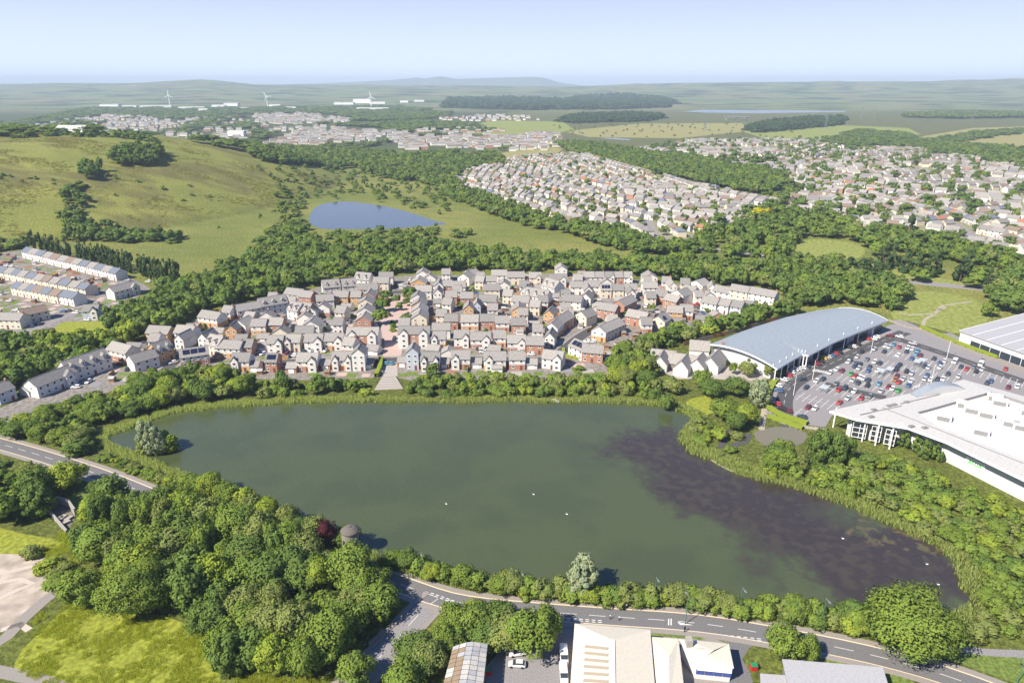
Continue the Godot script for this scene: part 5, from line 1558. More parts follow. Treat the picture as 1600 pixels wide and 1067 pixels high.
	wood("along the gravel ground", ["shrub"], 5, 1.5, 3.5, [-134.5, -154, -123.7, -153.4, -116.7, -147.7, -113.5, -139.2, -119.4, -143.9, -126.8, -150.3], .5)
	wood("among the estate gardens", ["shrub"], 17, 1.5, 3.5, [-179.1, -313.1, -138.3, -381, -98.3, -421.9, 33.3, -429.4, 145.3, -368.9, 66.1, -331.6, 37.2, -281.1, -45.3, -277.5, -113.2, -277.5, -143.1, -281.1], .55, .22)
	wood("in the gardens of the older streets", ["broad", "shrub", "broad"], 17, 5, 10, [-80.1, -916.6, -48.6, -1062, 22.5, -1237, 122.4, -1284, 191.4, -1046, 244.2, -825, 286.1, -740.8, 167, -569, 111.3, -558.9, 30, -637.9, -61.1, -825], .5, .42)
	wood("in the gardens of the right-hand town", ["broad", "round"], 18, 6, 13, [228.1, -1361, 370.5, -1579, 730.7, -1655, 833.5, -1417, 809.9, -1054, 387.4, -480.7, 356.2, -534.9, 356.8, -590.4, 299.2, -563.9, 278.5, -693.1, 320.6, -1173], .38, .46)
	line_of("on the lake bank above the road", ["shrub", "broad", "shrub"], [-34, -148.7, -26.7, -144.9, -13, -140.6, 0, -138, 15.9, -136.4, 31.6, -135.1, 47, -133.5, 61.8, -131, 76, -128, 84.2, -126.2], 2.7, 3.2, 6.0, 1.2, 2.0)
	line_of("on the lake bank above the road", ["shrub", "broad"], [-36.1, -150.8, -27, -147.2, -13.2, -142.7, 0, -139.9, 16.1, -138, 39.8, -136.2, 62.3, -132.5, 76.7, -129.7, 89.2, -127.2], 4.0, 3.0, 6, 1.2, 1.6)
	line_of("in the strip along the left shore", ["broad", "broad", "shrub"], [-99.5, -181.8, -91.9, -177.7, -75.1, -168.9, -59.6, -160.7, -45.4, -154, -35.7, -148.7], 4.2, 6, 9, 1.0, 1.7)
	line_of("in the strip along the left shore", ["broad", "shrub"], [-101.8, -186.9, -94, -182.9, -76.4, -172.7, -60.6, -164.3, -45.9, -156.2], 4.2, 4, 8, 1.0, 1.7)
	line_of("on the near side of the road", ["broad"], [-103.7, -169.8, -81.4, -161, -64.5, -153.4, -54.3, -148.2], 4.5, 10.5, 14, .8, 1.9)
	line_of("on the near side of the road", ["broad"], [-50.1, -145.2, -39.2, -140.8, -33.8, -138.5], 5, 7, 9, .8, 1.8)
	line_of("on the low bank at the lake's left tip", ["shrub"], [-135.2, -197.7, -121, -190.6, -108.9, -184.7, -95.8, -177.7], 2.6, 2.2, 3.6, .7, 1.5)
	line_of("on the low bank at the lake's left tip", ["shrub"], [-140.5, -204.3, -124.2, -196.9, -111.3, -189.9, -97.9, -182.5], 3.2, 1.6, 2.8, .8, 1.4)
	# middle distance
	wood("in the dark belt through the town", ["round", "broad"], 9, 9, 14, [92.8, -1510, 175.5, -1494, 244.8, -1284, 315.1, -1194, 325.5, -1079, 367.7, -1030, 373.3, -956.1, 326, -835.5, 284.9, -809.7, 258, -846.2, 225.3, -942.6, 181.8, -1046, 143.7, -1215, 108.9, -1334])
	wood("in the trees in front of the older town", mixed, 8.5, 8, 14, [142.7, -525.9, 167.1, -579.5, 217.6, -625.4, 255.8, -657.6, 258.8, -625.4, 308.2, -657.6, 308.9, -619.3, 284.4, -544.3, 264, -569, 227.5, -544.3, 206.6, -496.2, 181.2, -471.4, 159.7, -490.3], .62)
	wood("along the foot of the older streets", mixed, 8, 7, 12, [-78.2, -846.2, -40.5, -795, 0, -708.4, 29.7, -631.6, 61.2, -619.3, 73.1, -596, 86.9, -574.2, 105.1, -553.9, 81.4, -534.9, 54.3, -574.2, 22.7, -601.7, -6, -641.1, -39.9, -712.3, -67.7, -767])
	wood("along the foot of the older streets", mixed, 8, 7, 12, [48.9, -574.2, 84.4, -596, 103.4, -544.3, 131.8, -532.6, 146.3, -510.7, 95.7, -500.3, 71, -532.6])
	wood("in the park by the valley road", ["broad", "conifer", "broad"], 9, 6, 11, [183.2, -476.9, 232.3, -484.5, 258.2, -445.4, 254.8, -423.4, 227.8, -435.7, 191.4, -462.4], .8)
	wood("in the trees below the right-hand town", mixed, 9, 7, 13, [285.8, -563.9, 326.2, -596, 344.8, -569, 350.6, -525.9, 363.6, -500.3, 371.5, -471.4, 350.5, -442.1, 331.8, -466, 311.3, -484.5, 291.4, -508.5, 273.3, -521.4], .85)
	wood("at the right edge behind the store", ["round", "broad"], 8.5, 9, 15, [276.1, -377.3, 304.8, -414.5, 337.4, -435.7, 378.6, -445.4, 324.2, -374.9, 288.1, -365.5])
	wood("in the scrub round the pond", ["shrub", "broad", "shrub"], 9, 3, 7, [-262.8, -767.6, -243.6, -797.9, -207.2, -693.1, -186.9, -610.4, -156.1, -590.4, -111.5, -590.4, -58.3, -619.3, -32.1, -563.9, -74.8, -563.9, -144.8, -544.3, -183.9, -521.4, -202.7, -532.6, -221.9, -657.6], .6, .7)
	wood("in the scrub above the pond", ["shrub", "broad"], 13, 3, 8, [-308.2, -843.2, -236.7, -1079, -92.9, -1014, -61.1, -825, -61.6, -657.6, -105.8, -708.4, -172.9, -776.1, -213.7, -767, -257.9, -774.3], .5, .42)
	wood("in the wood above the pond", mixed, 10, 7, 12, [-226.3, -1030, -157.8, -1079, -90, -1237, -23.3, -1284, -12.2, -1115, -57.4, -1046, -73.8, -910.3, -50.4, -776.1, -72, -776.1, -117.3, -910.3, -173.3, -942.6], .9)
	wood("in the wood above the pond", mixed, 11, 8, 13, [-525.8, -1417, -461.6, -1417, -290.3, -1334, -180, -1237, -95, -1308, -106.9, -1173, -172.2, -1046, -256.5, -1079, -299.1, -911, -324.9, -881.3])
	wood("on the hillside gully", ["round", "shrub"], 8, 5, 10, [-412.2, -636.4, -407.1, -653.6, -389.7, -631.3, -379.9, -602.1, -360.4, -579.7, -363.7, -556.3, -386.5, -587.4], .9)
	wood("on the hillside gully", ["round", "shrub"], 8, 5, 10, [-375.3, -563.7, -363, -584.8, -331.4, -584.9, -280.1, -569, -269.3, -539.6, -310.2, -544.3, -351.3, -552.7, -361.2, -543.2], .85)
	wood("in the dark copse on the hill", ["round"], 8, 9, 14, [-426.7, -741.6, -432.2, -788.3, -416.6, -814.1, -396, -800.2, -379.9, -756.8, -394.3, -731.2, -410.1, -724.3])
	wood("in the small copse on the hill", ["round"], 7, 10, 15, [-424.5, -685, -426.8, -707.6, -413.5, -706.1, -403.5, -688.9, -409, -668.2])
	wood("along the hillside hedges", ["shrub"], 12, 2, 5, [-409.7, -698.7, -328.7, -712.5, -255.5, -722.1, -258.2, -690.9, -329.1, -682.9, -401, -681.6], .35, .35)
	wood("along the hillside hedges", ["shrub"], 11, 2, 4.5, [-500.5, -649.2, -445.1, -674.3, -428.6, -655.7, -484.8, -625.9], .4, .35)
	wood("on the lower hillside", ["shrub"], 22, 2, 5, [-457.1, -617.6, -401, -803.4, -274.6, -783.7, -213.7, -693.1, -196.5, -544.3, -239.2, -500.3, -391.8, -599.1], .12, .16)
	wood("at the foot of the hill", ["broad", "shrub"], 9, 4, 9, [-200.9, -500.3, -204.7, -569, -192.3, -619.3, -168.9, -556.4, -180.4, -510.7, -185.8, -471.4], .8)
	wood("left of the hamlet", ["broad", "shrub"], 9, 4, 8, [-421.1, -528.1, -392.4, -544.9, -375.2, -521.4, -401.9, -500.3], .6)
	# far woods
	wood("behind the hill", ["conifer"], 13, 6, 9, [-587.8, -815.6, -545.3, -879.5, -467.7, -896, -436.7, -864.3, -464.3, -858.7, -532.8, -846], .9, 1.0, "wood")
	for w in [[[-1603, -2239, -2181, -3611, -1370, -3278, -870.3, -2566, -754.4, -2105, -801.5, -1782, -501.3, -899.6, -555.8, -834.6, -600.8, -834.5], 42.0, .8], [[-406.1, -899.3, -702.7, -1958, -577.1, -1782, -569.9, -1579, -344.7, -999.6, -356.1, -935.6], 26.0, .8], [[-876.4, -2392, -544.1, -2170, -353.8, -2476, -120.2, -2239, -35.1, -1958, -62.6, -1738, -256.5, -1782, -366.4, -2043, -641.2, -2392], 30.0, .95], [[-1090, -3611, -291.5, -3278, -237.5, -2662, -530.7, -2476, -666.9, -2879], 46.0, .9], [[-2295, -3803, -1423, -4011, -672.2, -4213, -352.7, -3611, -669.2, -3134, -1336, -3001], 60.0, .75], [[-2211, -2476, -1769, -2476, -600.8, -834.5, -751, -834.5], 40.0, .6]]:
		wood("in the far valley", ["broad", "round"], w[1], 8, 13, w[0], w[2] * .9, 1.0, "wood")
	wood("in the far plantation", ["conifer"], 52, 22, 32, [-391.4, -4012, -440.8, -5088, 0, -5315, 401, -5039, 516.7, -5574, 876.6, -5848, 1057, -5200, 1056, -4662, 853.8, -4011, 526.2, -3704, 64.1, -3611], 1.0, 1.2, "pine")
	wood("in the plantation above the fields", ["conifer"], 30, 14, 20, [165.8, -2476, 269.3, -2879, 491.2, -3066, 602, -2939, 580.8, -2714, 442.2, -2476, 210.2, -2352], 1.0, 1.2, "pine")
	wood("in the plantation above the right-hand town", ["conifer"], 22, 13, 20, [659.3, -2014, 841, -2352, 1119, -2613, 1213, -2613, 1054, -2276, 794.7, -2014, 641.2, -1879], 1.0, 1.2, "pine")
	wood("in the hedges above the right-hand town", ["broad"], 18, 6, 10, [745.6, -1655, 975.4, -2014, 1019, -1829, 911.9, -1579, 1215, -1879, 1466, -2043, 1350, -1879, 997.4, -1579, 813.8, -1361, 774.8, -1478, 641.2, -1417], .7, 1.0, "wood")
	wood("in the copse on the right skyline field", ["round"], 28, 12, 18, [1584, -2939, 1995, -3204, 2231, -3134, 2022, -2767, 1663, -2662, 1505, -2767], .9, 1.0, "wood")
	wood("in the dark woods at the town's right edge", ["round", "broad"], 10, 8, 14, [774.2, -1334, 908.3, -1478, 974.6, -1417, 1008, -1260, 714.2, -880.1, 779.2, -1079, 787.4, -1237], .6)
	wood("in the fields behind the town", ["shrub"], 34, 3, 7, [120.2, -2239, 796, -2476, 943, -2105, 610.7, -1695, 156.4, -1738], .22, .16, "wood")
	wood("between the far streets", ["broad"], 30, 7, 11, [-618, -1716, -160.3, -1782, 114, -1579, 74, -1361, -123.3, -1361, -423.2, -1417], .35, .6, "wood")

func shore_reeds() -> void:
	rng.seed = 61
	var places := []
	var n := FastNoiseLite.new(); n.seed = 3; n.frequency = .03
	for i in lake.size():
		var a := lake[i]; var b := lake[(i + 1) % lake.size()]
		var t := (b - a).normalized()
		var out := Vector2(-t.y, t.x)
		if Geometry2D.is_point_in_polygon(a.lerp(b, .5) + out * .5, lake): out = -out
		var wide := 2.2 + 3.5 * maxf(0, n.get_noise_2d(a.x, a.y) + .25)
		if a.x > 62.0 and a.y < -150.0: wide += 2.6
		for k in int(a.distance_to(b) * wide * 1.5):
			var p := a.lerp(b, rng.randf()) + out * rng.randf_range(-.9, wide)
			places.append(Transform3D(Basis.from_euler(Vector3(0, rng.randf() * TAU, 0)).scaled(Vector3.ONE * rng.randf_range(.7, 1.3)), Vector3(p.x, .02, p.y)))
	scatter("reeds", "fringe of tall pale green reeds round the lake shore", tuft(46, 1.5, .75, .05), M.leaf_reed, places, "reeds")
	places = []
	var rn := FastNoiseLite.new(); rn.seed = 52; rn.frequency = .012; rn.fractal_octaves = 4
	for k in 42000:
		var p := Vector2(rng.randf_range(-760, -225), rng.randf_range(-900, -430))
		if hill(p.x, p.y) < .6: continue
		if rn.get_noise_2d(p.x, p.y * 1.6) + rng.randf_range(-.12, .12) < .10: continue
		places.append(Transform3D(Basis.from_euler(Vector3(0, rng.randf() * TAU, 0)).scaled(Vector3(1.3, 1.0, 1.3) * rng.randf_range(.6, 1.4)), Vector3(p.x, ground_height(p.x, p.y) - .1, p.y)))
	scatter("rushes", "olive rush tussocks in patches over the pasture hill", tuft(30, .7, .8, .12), M.leaf_rush, places, "rushes")
	places = []
	var md := flat2([-110.1, -115.8, -110.6, -125.2, -109.8, -132.5, -103.4, -136.2, -90.8, -131.8, -82.3, -130.3, -71.9, -124.8, -66, -117.6, -61.8, -107.4, -95, -107.4])
	var m2 := flat2([-157.7, -168.9, -138.6, -162.8, -125.9, -159.9, -123.7, -153.4, -146.7, -154])
	var gv := flat2([-153.4, -151.3, -144, -155.1, -131.4, -154.5, -122, -151.3, -116.2, -145.2, -113.1, -138, -116, -133.5, -117.9, -127.2, -121.2, -121.3, -130, -121.3])
	var gn := FastNoiseLite.new(); gn.seed = 15; gn.frequency = .08; gn.fractal_octaves = 3
	for k in 26000:
		var p := Vector2(rng.randf_range(-130, -38), rng.randf_range(-165, -92))
		if gn.get_noise_2d(p.x, p.y) + rng.randf_range(-.25, .25) < -.05: continue
		if Geometry2D.is_point_in_polygon(p, md) or Geometry2D.is_point_in_polygon(p, m2) or (gn.get_noise_2d(p.x, p.y) > .12 and not blocked(p) and not Geometry2D.is_point_in_polygon(p, gv)): places.append(Transform3D(Basis.from_euler(Vector3(0, rng.randf() * TAU, 0)).scaled(Vector3.ONE * rng.randf_range(.5, 1.2)), Vector3(p.x, .015, p.y)))
	scatter("meadow_grass", "long yellow-green grass in the near left meadow", tuft(40, .55, .55, .035), M.leaf_grass, places, "grass")

func garden_details() -> void:
	rng.seed = 44
	var k := 0
	for r in HROWS:
		for h in r[1]:
			if h[4][0] in ["k", "t", "T"] or rng.randf() < .35: continue
			var t := deg_to_rad(h[2])
			var ux := Vector2(cos(t), -sin(t)); var uz := Vector2(sin(t), cos(t))
			var c := Vector2(h[0], h[1]) - uz * 12.0
			var free := true
			for s in house_spots: free = free and s.distance_to(c) > 6.5
			if not free: continue
			k += 1
			var w: float = minf(h[3] * .5, 4.5)
			sheet("lawn", PackedVector2Array([c - ux * w - uz * 2.4, c + ux * w - uz * 2.4, c + ux * w + uz * 2.4, c - ux * w + uz * 2.4]), .03, M.lawn, "small back garden lawn behind house in the %s" % r[0])
			if k % 2 == 0:
				var f := thing("garden_fence", "timber garden fence in the %s" % r[0], "fence", v3(c - uz * 3.0, 0), h[2], "garden fences of the estate")
				for j in 4: part("fence_panel", box_mesh(Vector3(w * .5 - .06, 1.7, .08), Vector3((j - 1.5) * w * .5, .87, 0)), [M.timber, M.timber_orange, M.timber_grey][k % 3], f)

# things that share a label are told apart by their order from left to right
func tell_apart() -> void:
	var by := {}
	for o in get_children():
		if o.has_meta("label") and o.get_meta("kind", "thing") == "thing":
			var l: String = o.get_meta("label")
			if not by.has(l): by[l] = []
			by[l].append(o)
	for l in by:
		if by[l].size() < 2 or l.split(" ").size() > 12: continue
		by[l].sort_custom(func(a, b): return a.position.x / (90.0 - a.position.z) < b.position.x / (90.0 - b.position.z))
		for i in by[l].size(): by[l][i].set_meta("label", "%s, %s from the left" % [l, ordinal(i)])

func yards() -> void:
	# lawns, drives, sheds and fences between the houses
	rng.seed = 71
	var areas := [["the estate", [-194.4, -254.4, -182, -274, -176.9, -314.9, -161.6, -346.7, -138.3, -381, -110.8, -406, -67.3, -434.1, -33.6, -434.1, 34, -438.9, 86.3, -423.4, 115.1, -407.4, 146.5, -372.5, 95.5, -343.6, 64.1, -320.3, 44.9, -296.4, 38, -275.4, -44.8, -274, -58.8, -274, -89.6, -274, -112.5, -275.4, -141.8, -278.2, -165.8, -269.9], 5.6], ["the left terraces", [-389.8, -490.3, -379.7, -517.1, -253.9, -429.4, -228.3, -407.4, -235.4, -367.8, -231.2, -354.2, -247.7, -336.5, -270.8, -326.8], 6.0]]
	for a in areas:
		var poly := flat2(a[1])
		var lo := Vector2(1e9, 1e9); var hi := Vector2(-1e9, -1e9)
		for p in poly:
			lo = lo.min(p); hi = hi.max(p)
		var z := lo.y
		while z < hi.y:
			var x := lo.x
			while x < hi.x:
				var p := Vector2(x, z) + Vector2(rng.randf_range(-1, 1), rng.randf_range(-1, 1)) * 1.4
				x += a[2]
				if not Geometry2D.is_point_in_polygon(p, poly) or blocked(p): continue
				var best := 1e9; var near_turn := 0.0
				for s in house_spots.size():
					var d := house_spots[s].distance_to(p)
					if d < best: best = d
				if best < 6.2 or Geometry2D.is_point_in_polygon(p, plaza): continue
				var turn := deg_to_rad(rng.randf_range(-8, 8) + near_turn)
				var ux := Vector2(cos(turn), -sin(turn)) * rng.randf_range(1.6, 2.7); var uz := Vector2(sin(turn), cos(turn)) * rng.randf_range(1.6, 2.7)
				var pick := rng.randf()
				if best > 9.0 and p.y < -298.0 and pick < .45 and a[0] == "the estate":
					courts.append([p.x, p.y, [0.0, 90.0, -12.0, 0.0][rng.randi() % 4]])
					house_spots.append(p)
				elif pick < .62:
					var kind: String = "lawn" if pick < .36 or a[0] != "the estate" and pick < .2 else "driveway"
					var m: Material = M.lawn if kind == "lawn" else [M.brick_paving, M.slab_paving, M.bay_asphalt][rng.randi() % 3]
					sheet(kind, PackedVector2Array([p - ux - uz, p + ux - uz, p + ux + uz, p - ux + uz]), .036 + rng.randf() * .004, m, "small %s between the houses of %s" % [kind, a[0]])
				elif pick < .72:
					var o := thing("garden_shed", "small timber shed in a back yard of %s" % a[0], "shed", v3(p, .02), rad_to_deg(turn), "garden sheds of " + a[0])
					part("wall", wall_mesh(2.4, 2.0, 1.8, 2.3), [M.timber, M.timber_grey, M.timber_orange, M.white_render][rng.randi() % 4], o)
					part("roof", roof_mesh(2.4, 2.0, 1.8, 2.3, .1), [M.slate_b, M.brown_tile, M.grey_panel][rng.randi() % 3], o)
				elif pick < .86:
					var f := thing("garden_fence", "low timber garden fence between yards of %s" % a[0], "fence", v3(p, 0), rad_to_deg(turn) + [0, 90][rng.randi() % 2], "garden fences of " + a[0])
					var fm: Material = [M.timber, M.timber_orange, M.timber_grey, M.red_brick][rng.randi() % 4]
					for j in 3: part("fence_panel", box_mesh(Vector3(1.74, 1.6, .09), Vector3((j - 1) * 1.8, .82, 0)), fm, f)
				elif pick < .93 and a[0] == "the estate":
					extra.append([p.x, p.y, rad_to_deg(turn) + [0, 90][rng.randi() % 2], ["w", "s", "n", "k", "r", "b", "g", "w"][rng.randi() % 8]])
			z += a[2] * .9
	courts.sort_custom(func(a, b): return a[0] < b[0])
	for i in courts.size(): estate_house("back courts", i, courts[i][0], courts[i][1] + 3.0, courts[i][2], [5.0, 6.0, 5.5][i % 3], ["fw", "kr", "fW", "gw", "kw", "fc"][i % 6])
	extra.sort_custom(func(a, b): return a[0] < b[0])
	for i in extra.size(): vehicle("estate yards", i, extra[i][0], extra[i][1], extra[i][2], extra[i][3])

var extra := []
var courts := []
var plaza := PackedVector2Array()

func far_things() -> void:
	var sheds := [[[-2342, -4206], 105, 42, 9], [[-2124, -4011], 74, 35, 8], [[-1924, -3907], 161, 49, 11], [[-1688, -3803], 142, 35, 7], [[-1667, -4105], 74, 35, 8], [[-1631, -4201], 80, 42, 15], [[-1365, -3704], 55, 28, 7], [[-1381, -4211], 68, 28, 7], [[-1165, -3803], 55, 28, 7], [[-1044, -4501], 124, 42, 9], [[-971.5, -4691], 111, 42, 22], [[-854.8, -4598], 99, 42, 9], [[-695.8, -3611], 161, 56, 9], [[-712.1, -4790], 55, 28, 8], [[-627, -4888], 68, 28, 8], [[-1472, -3436], 43, 21, 9], [[-1394, -2014], 55, 21, 7], [[-541.9, -880.4], 37, 17, 6], [[-689.3, -1782], 43, 17, 9]]
	var k := 0
	for s in sheds:
		var o := thing("factory_shed", "long white factory shed on the hazy far plateau, %s counted from the left end" % ordinal(k), "factory", Vector3(s[0][0], ground_height(s[0][0], s[0][1]), s[0][1]), rng.randf_range(-8, 8), "white factories on the far plateau")
		part("wall", box_mesh(Vector3(s[1], s[3], s[2]), Vector3(0, s[3] / 2.0, 0)), M.factory_white, o)
		part("roof", roof_mesh(s[1], s[2], s[3], s[3] + 4.0, .5), M.white_roof, o, Vector3(0, 0, s[2] / 2.0))
		k += 1
	turbine([-2034, -4291][0], [-2034, -4291][1], "left wind turbine of the three, above the long white shed", .0)
	turbine([-1359, -4011][0], [-1359, -4011][1], "middle wind turbine of the three on the far plateau", .55)
	turbine([-762.7, -3907][0], [-762.7, -3907][1], "right wind turbine of the three, before the white factory", .1)
	k = 0
	for p in [[-1216, -3001], [-942.9, -4011], [-614.3, -3803], [-443.3, -4313], [530.5, -1958], [1015, -3001], [897.7, -2043], [1321, -2714], [1342, -2662], [1790, -3001], [1649, -2566], [2130, -3001]]:
		pylon(p[0], p[1], k)
		k += 1

func street_furniture() -> void:
	var k := 0
	for p in [[35.1, -134.9], [54.9, -131.2], [73.2, -127.6], [2.4, -137.1], [-23.3, -144.4]]:
		lamp_post(p[0], p[1], -80, "green lamp post on the lakeside pavement, %s from the right group" % ordinal(k), 8.0)
		tag(get_child(get_child_count() - 1), ["green lamp post on the lakeside pavement above the painted triangle", "green lamp post on the lakeside pavement above the works access", "green lamp post on the lakeside pavement right of the works access", "green lamp post on the lakeside pavement behind the yard trees", "green lamp post on the lakeside pavement at the left junction"][k])
		k += 1
	lamp_post([41.2, -128.2][0], [41.2, -128.2][1], 100, "lamp post on the near pavement beside the painted triangle", 8.0)
	lamp_post([108.2, -111][0], [108.2, -111][1], 100, "thin dark post on the grass verge at the right edge", 6.0)
	for p in [[[130.7, -271.9], "beside the zebra crossing"], [[171.3, -302.9], "in the upper lane of the car park"], [[116.1, -255.6], "on the curve of the car park lane"], [[179.5, -267.2], "behind the supermarket canopy"], [[203.7, -296.4], "at the far side of the car park"]]:
		lamp_post(p[0][0], p[0][1], 40, "white lamp column %s" % p[1], 9.0, M.white_frame)
	k = 0
	for p in [[20.5, -134.2], [25.8, -133.3], [28, -133.3], [23.5, -129.7], [25.6, -129.3]]:
		var o := thing("bollard", "small dark bollard on the lakeside pavement, %s from the left" % ordinal(k), "bollard", Vector3(p[0], .12, p[1]), 0, "bollards beside the yard entrance")
		part("post", box_mesh(Vector3(.16, 1.0, .16), Vector3(0, .5, 0)), M.cloth_dark, o)
		part("cap", box_mesh(Vector3(.2, .12, .2), Vector3(0, 1.06, 0)), M.white_frame, o)
		k += 1
	figure("person", "person in dark clothes walking on the lakeside pavement", [24.1, -133.5][0], [24.1, -133.5][1], 80)
	figure("person", "person in dark clothes standing on the near pavement by the lamp post", [40.4, -125.6][0], [40.4, -125.6][1], 30)
	k = 0
	for p in [[111, -149.7], [109.4, -141.8], [6.8, -182.9], [16.4, -172.4], [93.5, -160.7], [-20.1, -177.7]]:
		swan(p[0], p[1], rng.randf_range(-40, 40), k)
		k += 1
	var w := thing("stone_parapet", "low grey stone parapet beside the side road", "wall")
	var l := flat2([-32.6, -121.3, -31.1, -123.6, -30.3, -125.6])
	for i in 2:
		var p := l[i]; var q := l[i + 1]
		part("wall_section", box_mesh(Vector3(p.distance_to(q), 1.1, .45), Vector3(0, .55, 0)), M.stone, w, v3((p + q) / 2, 0), rad_to_deg(atan2(-(q - p).y, (q - p).x)))
	# overbridge far right of the reservoir
	var b := thing("road_bridge", "dark flat road bridge in the fields below the reservoir", "bridge", Vector3([820.8, -2613][0], 0, [820.8, -2613][1]))
	part("deck", box_mesh(Vector3(90, 4, 14), Vector3(0, 10, 0)), M.galvanised, b)
	for s in [-40.0, 0.0, 40.0]: part("pier", box_mesh(Vector3(4, 8, 10), Vector3(s, 4, 0)), M.concrete, b)

func _ready() -> void:
	# camera, air, sun
	var cam := Camera3D.new()
	cam.name = "camera"
	add_child(cam)
	cam.position = Vector3(0, 120, 0)
	cam.rotation_degrees = Vector3(-20.62, 0, 0)
	cam.fov = 53.13
	cam.far = 60000.0
	cam.near = 0.5
	cam.current = true
	var env := Environment.new()
	env.background_mode = Environment.BG_SKY
	var sky := Sky.new()
	var sm := ProceduralSkyMaterial.new()
	sm.sky_top_color = Color(.20, .335, .56)
	sm.sky_horizon_color = Color(.755, .79, .85)
	sm.sky_curve = 0.12
	sm.ground_horizon_color = Color(.62, .70, .78)
	sm.ground_bottom_color = Color(.20, .24, .18)
	sm.sun_angle_max = 0.5
	sm.energy_multiplier = 1.0
	sky.sky_material = sm
	env.sky = sky
	env.tonemap_mode = Environment.TONE_MAPPER_LINEAR
	env.tonemap_exposure = 1.98
	env.fog_enabled = true
	env.fog_density = 0.0001
	env.fog_light_color = Color(.83, .915, 1.0)
	env.sdfgi_enabled = true
	env.ssao_enabled = true
	env.ssil_enabled = true
	var we := WorldEnvironment.new()
	we.environment = env
	add_child(we)
	var sun := DirectionalLight3D.new()
	sun.name = "sun"
	sun.light_energy = 1.6
	sun.light_color = Color(1.0, .96, .89)
	sun.light_angular_distance = 0.5
	sun.shadow_enabled = true
	add_child(sun)
	sun.look_at_from_position(Vector3.ZERO, -Vector3(-.56, .71, .44), Vector3.UP)
	rng.seed = 1
	make_materials()
	var pane := mat("pane", lin(.75, .85, .85, .25), .05)
	pane.transparency = BaseMaterial3D.TRANSPARENCY_ALPHA
	# the land
	make_ground()
	make_mountains()
	make_lake()
	roads()
	print("land")
	# buildings
	for r in HROWS:
		var i := 0
		for h in r[1]:
			estate_house(r[0], i, h[0], h[1], h[2], h[3], h[4])
			i += 1
	town_houses()
	retail_hall()
	supermarket()
	discount_store()
	pub()
	front_buildings()
	stone_tower()
	spillway()
	for t in [[[-545.7, -1510, -549.6, -1695, -603.5, -2105, -433.5, -2014, -311.9, -1931, -229, -1695, -223, -1544, -342, -1579, -431.8, -1447, -502.9, -1388], 17.0, .62], [[-285, -1579, -158.3, -1760, -46.9, -1738, 114, -1579, 91.6, -1447, -12.1, -1334, -102.6, -1417, -197.3, -1361], 16.0, .6], [[-1481, -2476, -1697, -3001, -1475, -2879, -1032, -2239, -932.7, -1854, -1138, -2014], 24.0, .62], [[-1433, -2105, -1719, -2879, -1159, -2767, -783.8, -2662, -480.9, -2239, -571.9, -1931, -656.8, -1738, -881.6, -1782, -1131, -1879], 34.0, .38], [[-285, -1985, -75.4, -2105, 154.5, -1716, 74, -1361, -123.3, -1361, -272.8, -1510], 22.0, .4], [[-1223, -2662, -1242, -3001, -1096, -2613, -1090, -2392], 30.0, .4], [[-1105, -3066, -962, -3278, -605.6, -2662, -554.3, -2433, -712.5, -2276, -855, -2392], 24.0, .68], [[-888.3, -1738, -737, -1635, -573, -1510, -492.7, -1308, -547.9, -1284, -653.5, -1361], 15.0, .6], [[-919.6, -1879, -656.8, -1738, -591.3, -1579, -745.6, -1655], 18.0, .4], [[-296, -2767, -106.9, -3001, 125.7, -2822, 90, -2520, -221.1, -2476], 26.0, .5], [[-1421, -1931, -1483, -2239, -1302, -2170, -1111, -1904, -1157, -1738, -1252, -1695], 22.0, .5], [[0, -1738, 85.5, -1904, 128.2, -1782, 89.5, -1655], 16.0, .6]]:
		far_town(t[0], t[1], t[2])
	build_far_houses()
	print("buildings")
	# vehicles
	for r in CARS:
		var i := 0
		var sorted: Array = r[1].duplicate()
		sorted.sort_custom(func(a, b): return a[0] < b[0])
		for c in sorted:
			var turn: float = c[2]
			if turn > 900.0: turn = (-43.0 if r[0].begins_with("shop") else 47.0) + rng.randf_range(-3, 3)
			vehicle(r[0], i, c[0], c[1], turn, c[3])
			i += 1
	planting()
	build_plants()
	shore_reeds()
	garden_details()
	yards()
	far_things()
	street_furniture()
	tell_apart()
	print("all ", get_child_count())

